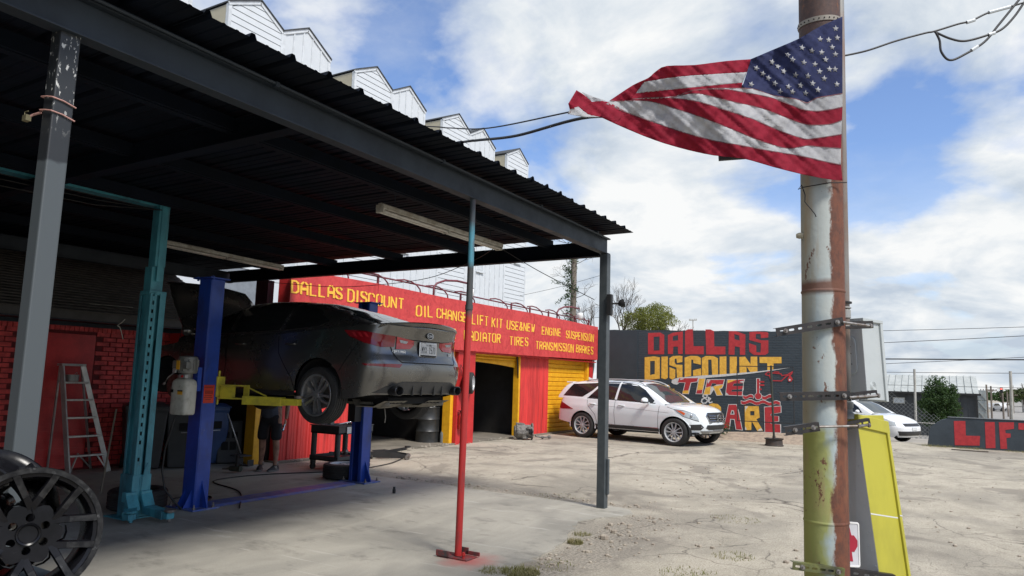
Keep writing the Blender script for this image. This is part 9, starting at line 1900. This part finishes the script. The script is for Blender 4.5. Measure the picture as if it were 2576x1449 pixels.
# air line hanging behind and bits on the lot
rnd = random.Random(21); m_st = M('lot_stone', (.40, .35, .28), .9, col2=(.24, .20, .16), vs=30); m_ = MB()
def on_slab(x, y): return x < -3.25 and y < 8.8
for i in range(900):
    k = rnd.random()
    if k < .45: x = rnd.gauss(-3.1, .35); y = rnd.uniform(3.6, 8.6)
    elif k < .6: x = rnd.uniform(-7.5, -3.2); y = 8.95+abs(rnd.gauss(0, .12))
    else: x = rnd.uniform(-4.5, 2.5); y = rnd.uniform(5, 15)
    if on_slab(x, y): continue
    r_ = rnd.choice((.006, .008, .010, .014, .02))*rnd.uniform(.7, 1.3); m_.sph((x, y, r_*.3), r_, 5 if r_ < .015 else 7, (rnd.uniform(.8, 1.5), rnd.uniform(.8, 1.3), rnd.uniform(.5, .8)))
for (x, y, r_) in ((-3.02, 7.0, .045), (-3.06, 7.35, .035), (-2.9, 6.9, .022), (-3.2, 7.5, .03), (-3.25, 7.7, .03), (-2.85, 7.3, .02), (-2.75, 5.0, .03), (-2.0, 7.3, .022), (-2.3, 5.6, .025)): m_.sph((x, y, r_*.45), r_, 6, (1.2, .9, .7))
tag(m_.build('loose_stones', m_st, None), 'loose stones and crumbs scattered on the lot beside the slab edge', 'gravel', kind='stuff')
m_ = MB()
for i in range(260):
    x = rnd.uniform(-9, 3.5); y = rnd.uniform(5.5, 21)
    if on_slab(x, y): continue
    a = rnd.uniform(0, 6.3); L_ = rnd.uniform(.012, .04); m_.add([(x-L_*math.cos(a), y-L_*math.sin(a), .006), (x+.008*math.sin(a), y-.008*math.cos(a), .014), (x+L_*math.cos(a), y+L_*math.sin(a), .006), (x-.01*math.sin(a), y+.01*math.cos(a), .018)], [(0, 1, 2, 3)])
tag(m_.build('dry_leaves', M('dead_leaf', (.10, .065, .035), .9, col2=(.05, .035, .02), vs=8), None), 'scattered dry leaves and scraps on the lot', 'leaf litter', kind='stuff')
m_grass = M_leaf('dry_grass', (.16, .17, .06), (.26, .22, .12), .3); m_ = MB()
def tuft(x, y, n, rad, h):
    for i in range(n):
        a = rnd.uniform(0, 6.3); q = rad*math.sqrt(rnd.random()); bx, by = x+q*math.cos(a), y+q*math.sin(a); d = V((rnd.gauss(0, .5), rnd.gauss(0, .5), 1)).normalized()*h*rnd.uniform(.5, 1.2); w_ = V((-d.y, d.x, 0)).normalized()*.003 if d.xy.length > 0 else V((.003, 0, 0))
        p = V((bx, by, 0)); m_.add([p-w_, p+w_, p+d*.6+w_*.7+V((0, 0, -.005)), p+d*.6-w_*.7], [(0, 1, 2, 3)]); m_.add([p+d*.6+w_*.7, p+d*.6-w_*.7, p+V((d.x*1.25, d.y*1.25, d.z*.85))], [(0, 1, 2)])
for (x, y, n, r_, h) in ((-3.05, 5.35, 700, .16, .06), (-3.25, 5.25, 260, .12, .05), (-3.18, 6.65, 320, .08, .055), (-2.95, 5.75, 120, .2, .03), (-1.9, 6.2, 200, .25, .03), (-1.75, 7.1, 160, .2, .03), (-2.2, 9.0, 160, .3, .025), (-6.0, 8.95, 90, .3, .02), (.6, 24.5, 260, .35, .08), (-.2, 24.5, 320, .4, .10), (1.8, 24.5, 200, .4, .07), (2.6, 24.5, 150, .3, .08), (-3.3, 7.05, 120, .1, .04), (-4.6, 8.95, 200, .4, .022), (-1.0, 5.9, 120, .3, .03)): tuft(x, y, n, r_, h)
tag(m_.build('grass_tufts', m_grass, None), 'dry grass tufts growing along the slab edge and by the low wall', 'grass', kind='stuff')
bs_ = thing('wall_weed', 'dark green weed growing at the foot of the painted wall under the letter A', 'plant', (-6.0, 21.9, .1)); m_ = MB()
for i in range(14):
    c = (-6.0+rnd.gauss(0, .28), 21.8+rnd.uniform(-.1, .15), rnd.uniform(.2, .5)); leaves(m_, c, (.14, .1, .12), 40, .035, rnd); m_.tube([(-6.0, 21.9, .05), c], .006, 4)
m_.build('leaf_cluster', m_leafd, bs_)
m_ = MB(); m_.tube([(-2.98, 21.85, 0), (-2.98, 21.85, .42)], .06, 12); tag(m_.build('bollard', m_blk, None, smooth=True, auto=40), 'short black stub post at the right end of the painted wall', 'post')
m_ = MB(); m_.tube([(.15, 23.6, .012), (.7, 23.5, .012), (1.0, 23.55, .012)], .018, 6); tag(m_.build('fallen_stick', m_bark, None), 'dark stick lying on the lot before the low wall', 'stick')
# raised cracks: low ribbons of open joint in the lot
